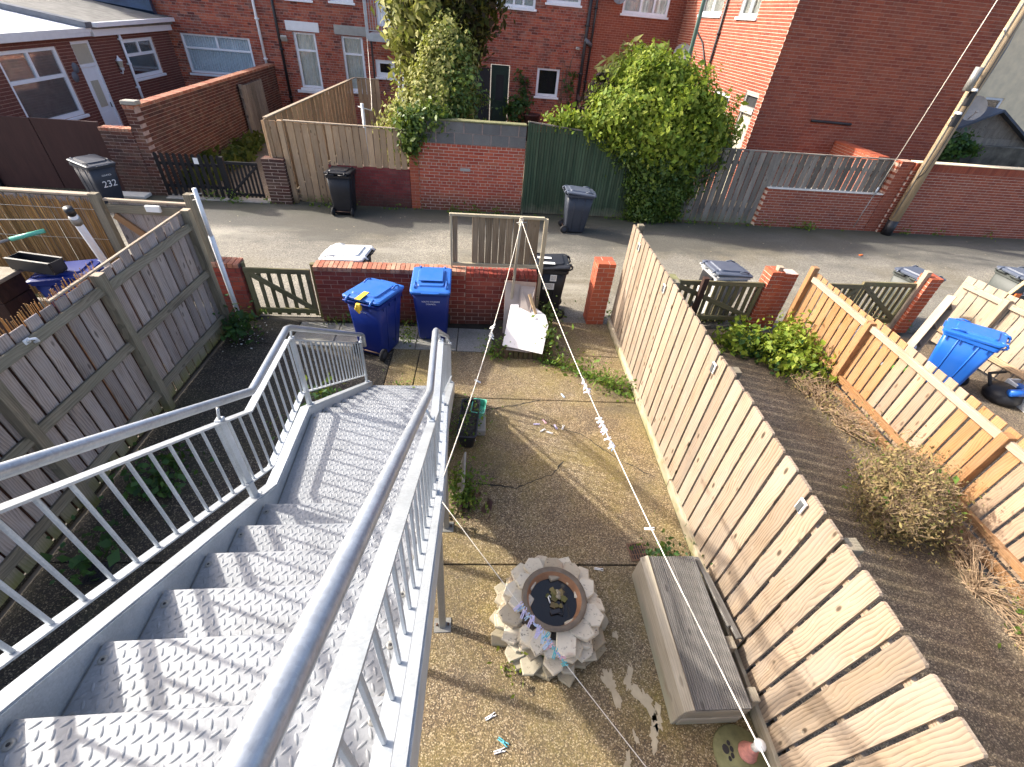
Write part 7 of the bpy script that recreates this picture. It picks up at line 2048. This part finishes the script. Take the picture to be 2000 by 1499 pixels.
# grass in the neighbour yard beyond the lane
plant('grass_patch', TM(-6.7, 15.5), 'rough grass along the brown garden wall behind the picket fence', 'grass', [('blades', 2600, [(-0.5, 0.5, 0.10, 0.40, 2.6, 0.16), (-0.55, -1.2, 0.12, 0.3, 1.0, 0.22)], 0.09, 'grass', dict(zmin=0.02, aspect=3.0))])
# golden ivy, conifer and creeper in the middle yard
plant('ivy_bush', TM(-1.15, 13.75), 'tall golden variegated ivy bush behind the tan fence', 'bush',
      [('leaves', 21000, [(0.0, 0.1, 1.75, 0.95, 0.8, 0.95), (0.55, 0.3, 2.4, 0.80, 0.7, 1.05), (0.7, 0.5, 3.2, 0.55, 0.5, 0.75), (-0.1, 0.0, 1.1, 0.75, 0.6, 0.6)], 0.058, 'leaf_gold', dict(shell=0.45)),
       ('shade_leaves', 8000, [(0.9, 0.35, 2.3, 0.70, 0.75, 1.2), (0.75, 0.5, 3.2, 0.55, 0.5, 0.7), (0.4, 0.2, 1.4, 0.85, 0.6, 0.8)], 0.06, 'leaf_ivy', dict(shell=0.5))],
      trunk=[([(0.2, 0.3, 0), (0.3, 0.3, 1.5), (0.6, 0.4, 3.0)], [0.10, 0.08, 0.04])])
plant('ivy_creeper', TM(-1.2, 12.6), 'dark ivy creeper hanging over the grey block wall', 'creeper',
      [('leaves', 3600, [(0.0, 0.05, 1.95, 0.42, 0.20, 0.36), (0.42, 0.1, 2.12, 0.45, 0.22, 0.22), (-0.1, -0.10, 1.60, 0.25, 0.12, 0.30)], 0.058, 'leaf_ivy', dict())])
plant('conifer', TM(-0.75, 16.0), 'tall golden conifer rising out of the top of the picture', 'tree',
      [('sprays', 17000, [(-0.45, 0, 3.9, 0.75, 0.8, 1.6), (0.35, 0.2, 4.3, 1.10, 0.9, 1.4), (0.0, 0.1, 5.8, 1.3, 1.1, 1.5), (0.9, 0.1, 4.6, 0.8, 0.7, 0.9)], 0.085, 'leaf_conifer', dict(shell=0.6, clump=0.16, lump=0.32, aspect=2.4)),
       ('inner_sprays', 9000, [(-0.3, 0.1, 4.0, 0.6, 0.6, 1.5), (0.35, 0.2, 4.4, 0.85, 0.7, 1.3), (0.2, 0.1, 5.6, 1.0, 0.9, 1.4), (0.7, 0.2, 3.8, 0.55, 0.5, 0.8)], 0.10, 'leaf_conifer', dict(shell=0.95, clump=0.2, aspect=2.2)),
       ('gold_sprays', 6500, [(-0.65, -0.2, 3.9, 0.62, 0.75, 1.5), (-0.1, -0.4, 4.9, 0.8, 0.8, 1.3)], 0.08, 'leaf_gold', dict(shell=0.3, clump=0.14, lump=0.3, aspect=2.4))],
      trunk=[([(0, 0, 0), (0, 0, 3), (0, 0, 6.5)], [0.16, 0.13, 0.05])])
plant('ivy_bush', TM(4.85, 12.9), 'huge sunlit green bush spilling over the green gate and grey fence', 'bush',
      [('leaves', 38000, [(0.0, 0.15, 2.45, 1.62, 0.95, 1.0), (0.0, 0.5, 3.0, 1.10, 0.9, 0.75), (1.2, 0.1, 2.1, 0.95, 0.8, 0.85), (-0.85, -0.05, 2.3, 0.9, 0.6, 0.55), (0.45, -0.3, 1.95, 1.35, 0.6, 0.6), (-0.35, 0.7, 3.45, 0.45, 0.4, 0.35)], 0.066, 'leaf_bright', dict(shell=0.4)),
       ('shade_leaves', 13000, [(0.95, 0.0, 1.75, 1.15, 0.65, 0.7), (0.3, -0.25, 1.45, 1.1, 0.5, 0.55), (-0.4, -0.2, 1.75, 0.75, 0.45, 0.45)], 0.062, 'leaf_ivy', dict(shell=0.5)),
       ('hanging_ivy', 13000, [(0.40, -0.42, 0.80, 0.95, 0.17, 0.80), (-0.05, -0.47, 0.95, 0.45, 0.17, 0.85), (0.85, -0.45, 0.75, 0.45, 0.15, 0.65), (0.35, -0.52, 0.12, 0.65, 0.16, 0.12)], 0.05, 'leaf_ivy', dict(shell=0.8, clump=0.09, zmin=0.01)),
       ('trailing_arm', 2600, [(-2.0, -0.15, 2.24, 0.55, 0.16, 0.10), (-1.5, -0.2, 2.10, 0.45, 0.2, 0.22), (-2.5, -0.12, 2.26, 0.3, 0.12, 0.06)], 0.06, 'leaf_bright', dict())],
      trunk=[([(0, 0.3, 0), (0.05, 0.2, 1.2), (0.1, 0.2, 2.4)], [0.12, 0.09, 0.05]), ([(0, 0.3, 0.9), (0.7, 0.2, 1.8)], [0.06, 0.03])])
plant('flowering_shrub', TM(4.35, 14.3), 'paler feathery shrub behind the top of the huge bush', 'shrub',
      [('leaves', 2600, [(0.0, 0, 3.0, 0.75, 0.5, 0.65), (-0.6, 0.0, 2.7, 0.5, 0.4, 0.5), (0.4, 0.1, 3.4, 0.4, 0.4, 0.4)], 0.10, 'leaf_gold', dict(shell=0.6, aspect=2.6))])
plant('purple_shrub', TM(3.35, 13.6), 'dark purple shrub left of the huge bush', 'shrub',
      [('leaves', 1500, [(0, 0, 2.3, 0.42, 0.4, 0.42), (0.35, 0.2, 2.75, 0.4, 0.4, 0.35)], 0.09, 'leaf_purple', dict(shell=0.6))])
plant('wall_climber', TM(4.1, 22.3), 'thin climber with bare stems on the brick beside the small window', 'climber',
      [('leaves', 260, [(0.15, 0.06, 1.9, 0.35, 0.06, 0.8), (-1.7, 0.06, 1.6, 0.35, 0.06, 0.9)], 0.09, 'leaf_dark', dict(shell=0.9))],
      trunk=[([(0.1 + 0.2*math.sin(i), 0.08, 0.2), (0.2*math.cos(i*2), 0.08, 1.4), (0.35*math.sin(i*3), 0.08, 2.6 + 0.1*i)], 0.010) for i in range(6)] + [([(-1.7 + 0.2*math.sin(i), 0.08, 0.2), (-1.7 + 0.25*math.cos(i*2), 0.08, 1.2), (-1.7 + 0.35*math.sin(i*3), 0.08, 2.2)], 0.010) for i in range(5)])
plant('shrub', TM(2.2, 21.8), 'low dark shrub by the green back door', 'shrub', [('leaves', 500, [(0, 0, 0.9, 0.5, 0.4, 0.55)], 0.10, 'leaf_dark', dict())])
t = thing('plant_pot', TM(2.75, 21.6), 'large plum coloured plant pot below the small white window', 'pot')
mb = MB(); mb.lathe([(0.0, 0.03), (0.22, 0.03), (0.32, 0.95), (0.35, 0.97), (0.35, 1.02), (0.29, 1.02), (0.0, 0.9)], 20); mb.build('pot', MAT['brown_panel'], t)
plant('shrub', TM(11.2, 15.6), 'dark creeper on the stained wall beside the shed', 'shrub', [('leaves', 420, [(4.4, -0.85, 2.0, 0.6, 0.15, 0.3)], 0.09, 'leaf_dark', dict())])

lw = []
for i in range(60):
    u = random.uniform(-7.4, 16.0); lw.append((u, 12.42 + random.uniform(-.05, .03), 0.01, random.uniform(.05, .22), random.uniform(.03, .06), random.uniform(.02, .06)))
plant('weed_strip', TM(0, 0), 'scattered low weeds along the foot of the far lane walls', 'weeds', [('leaves', 2600, lw, 0.035, 'leaf_weed', dict(zmin=0.003))])
lw = []
for i in range(34):
    u = random.uniform(-2.3, 9.0); lw.append((u, 7.09 + random.uniform(-.02, .05), 0.01, random.uniform(.05, .2), random.uniform(.03, .05), random.uniform(.02, .05)))
plant('weed_strip', TM(0, 0), 'scattered low weeds along the near edge of the lane', 'weeds', [('leaves', 1100, lw, 0.035, 'leaf_weed', dict(zmin=0.003))])
mb = MB(); mb.cbox(-0.06, 0.06, -0.03, 0.03, 0.002, 0.03, 0.01); o = mb.build('red_scrap', MAT['orange_plastic'], None, WM_(9.92, 11.01, 0, 0.4)); tag(o, 'small red scrap lying in the middle of the lane', 'litter')
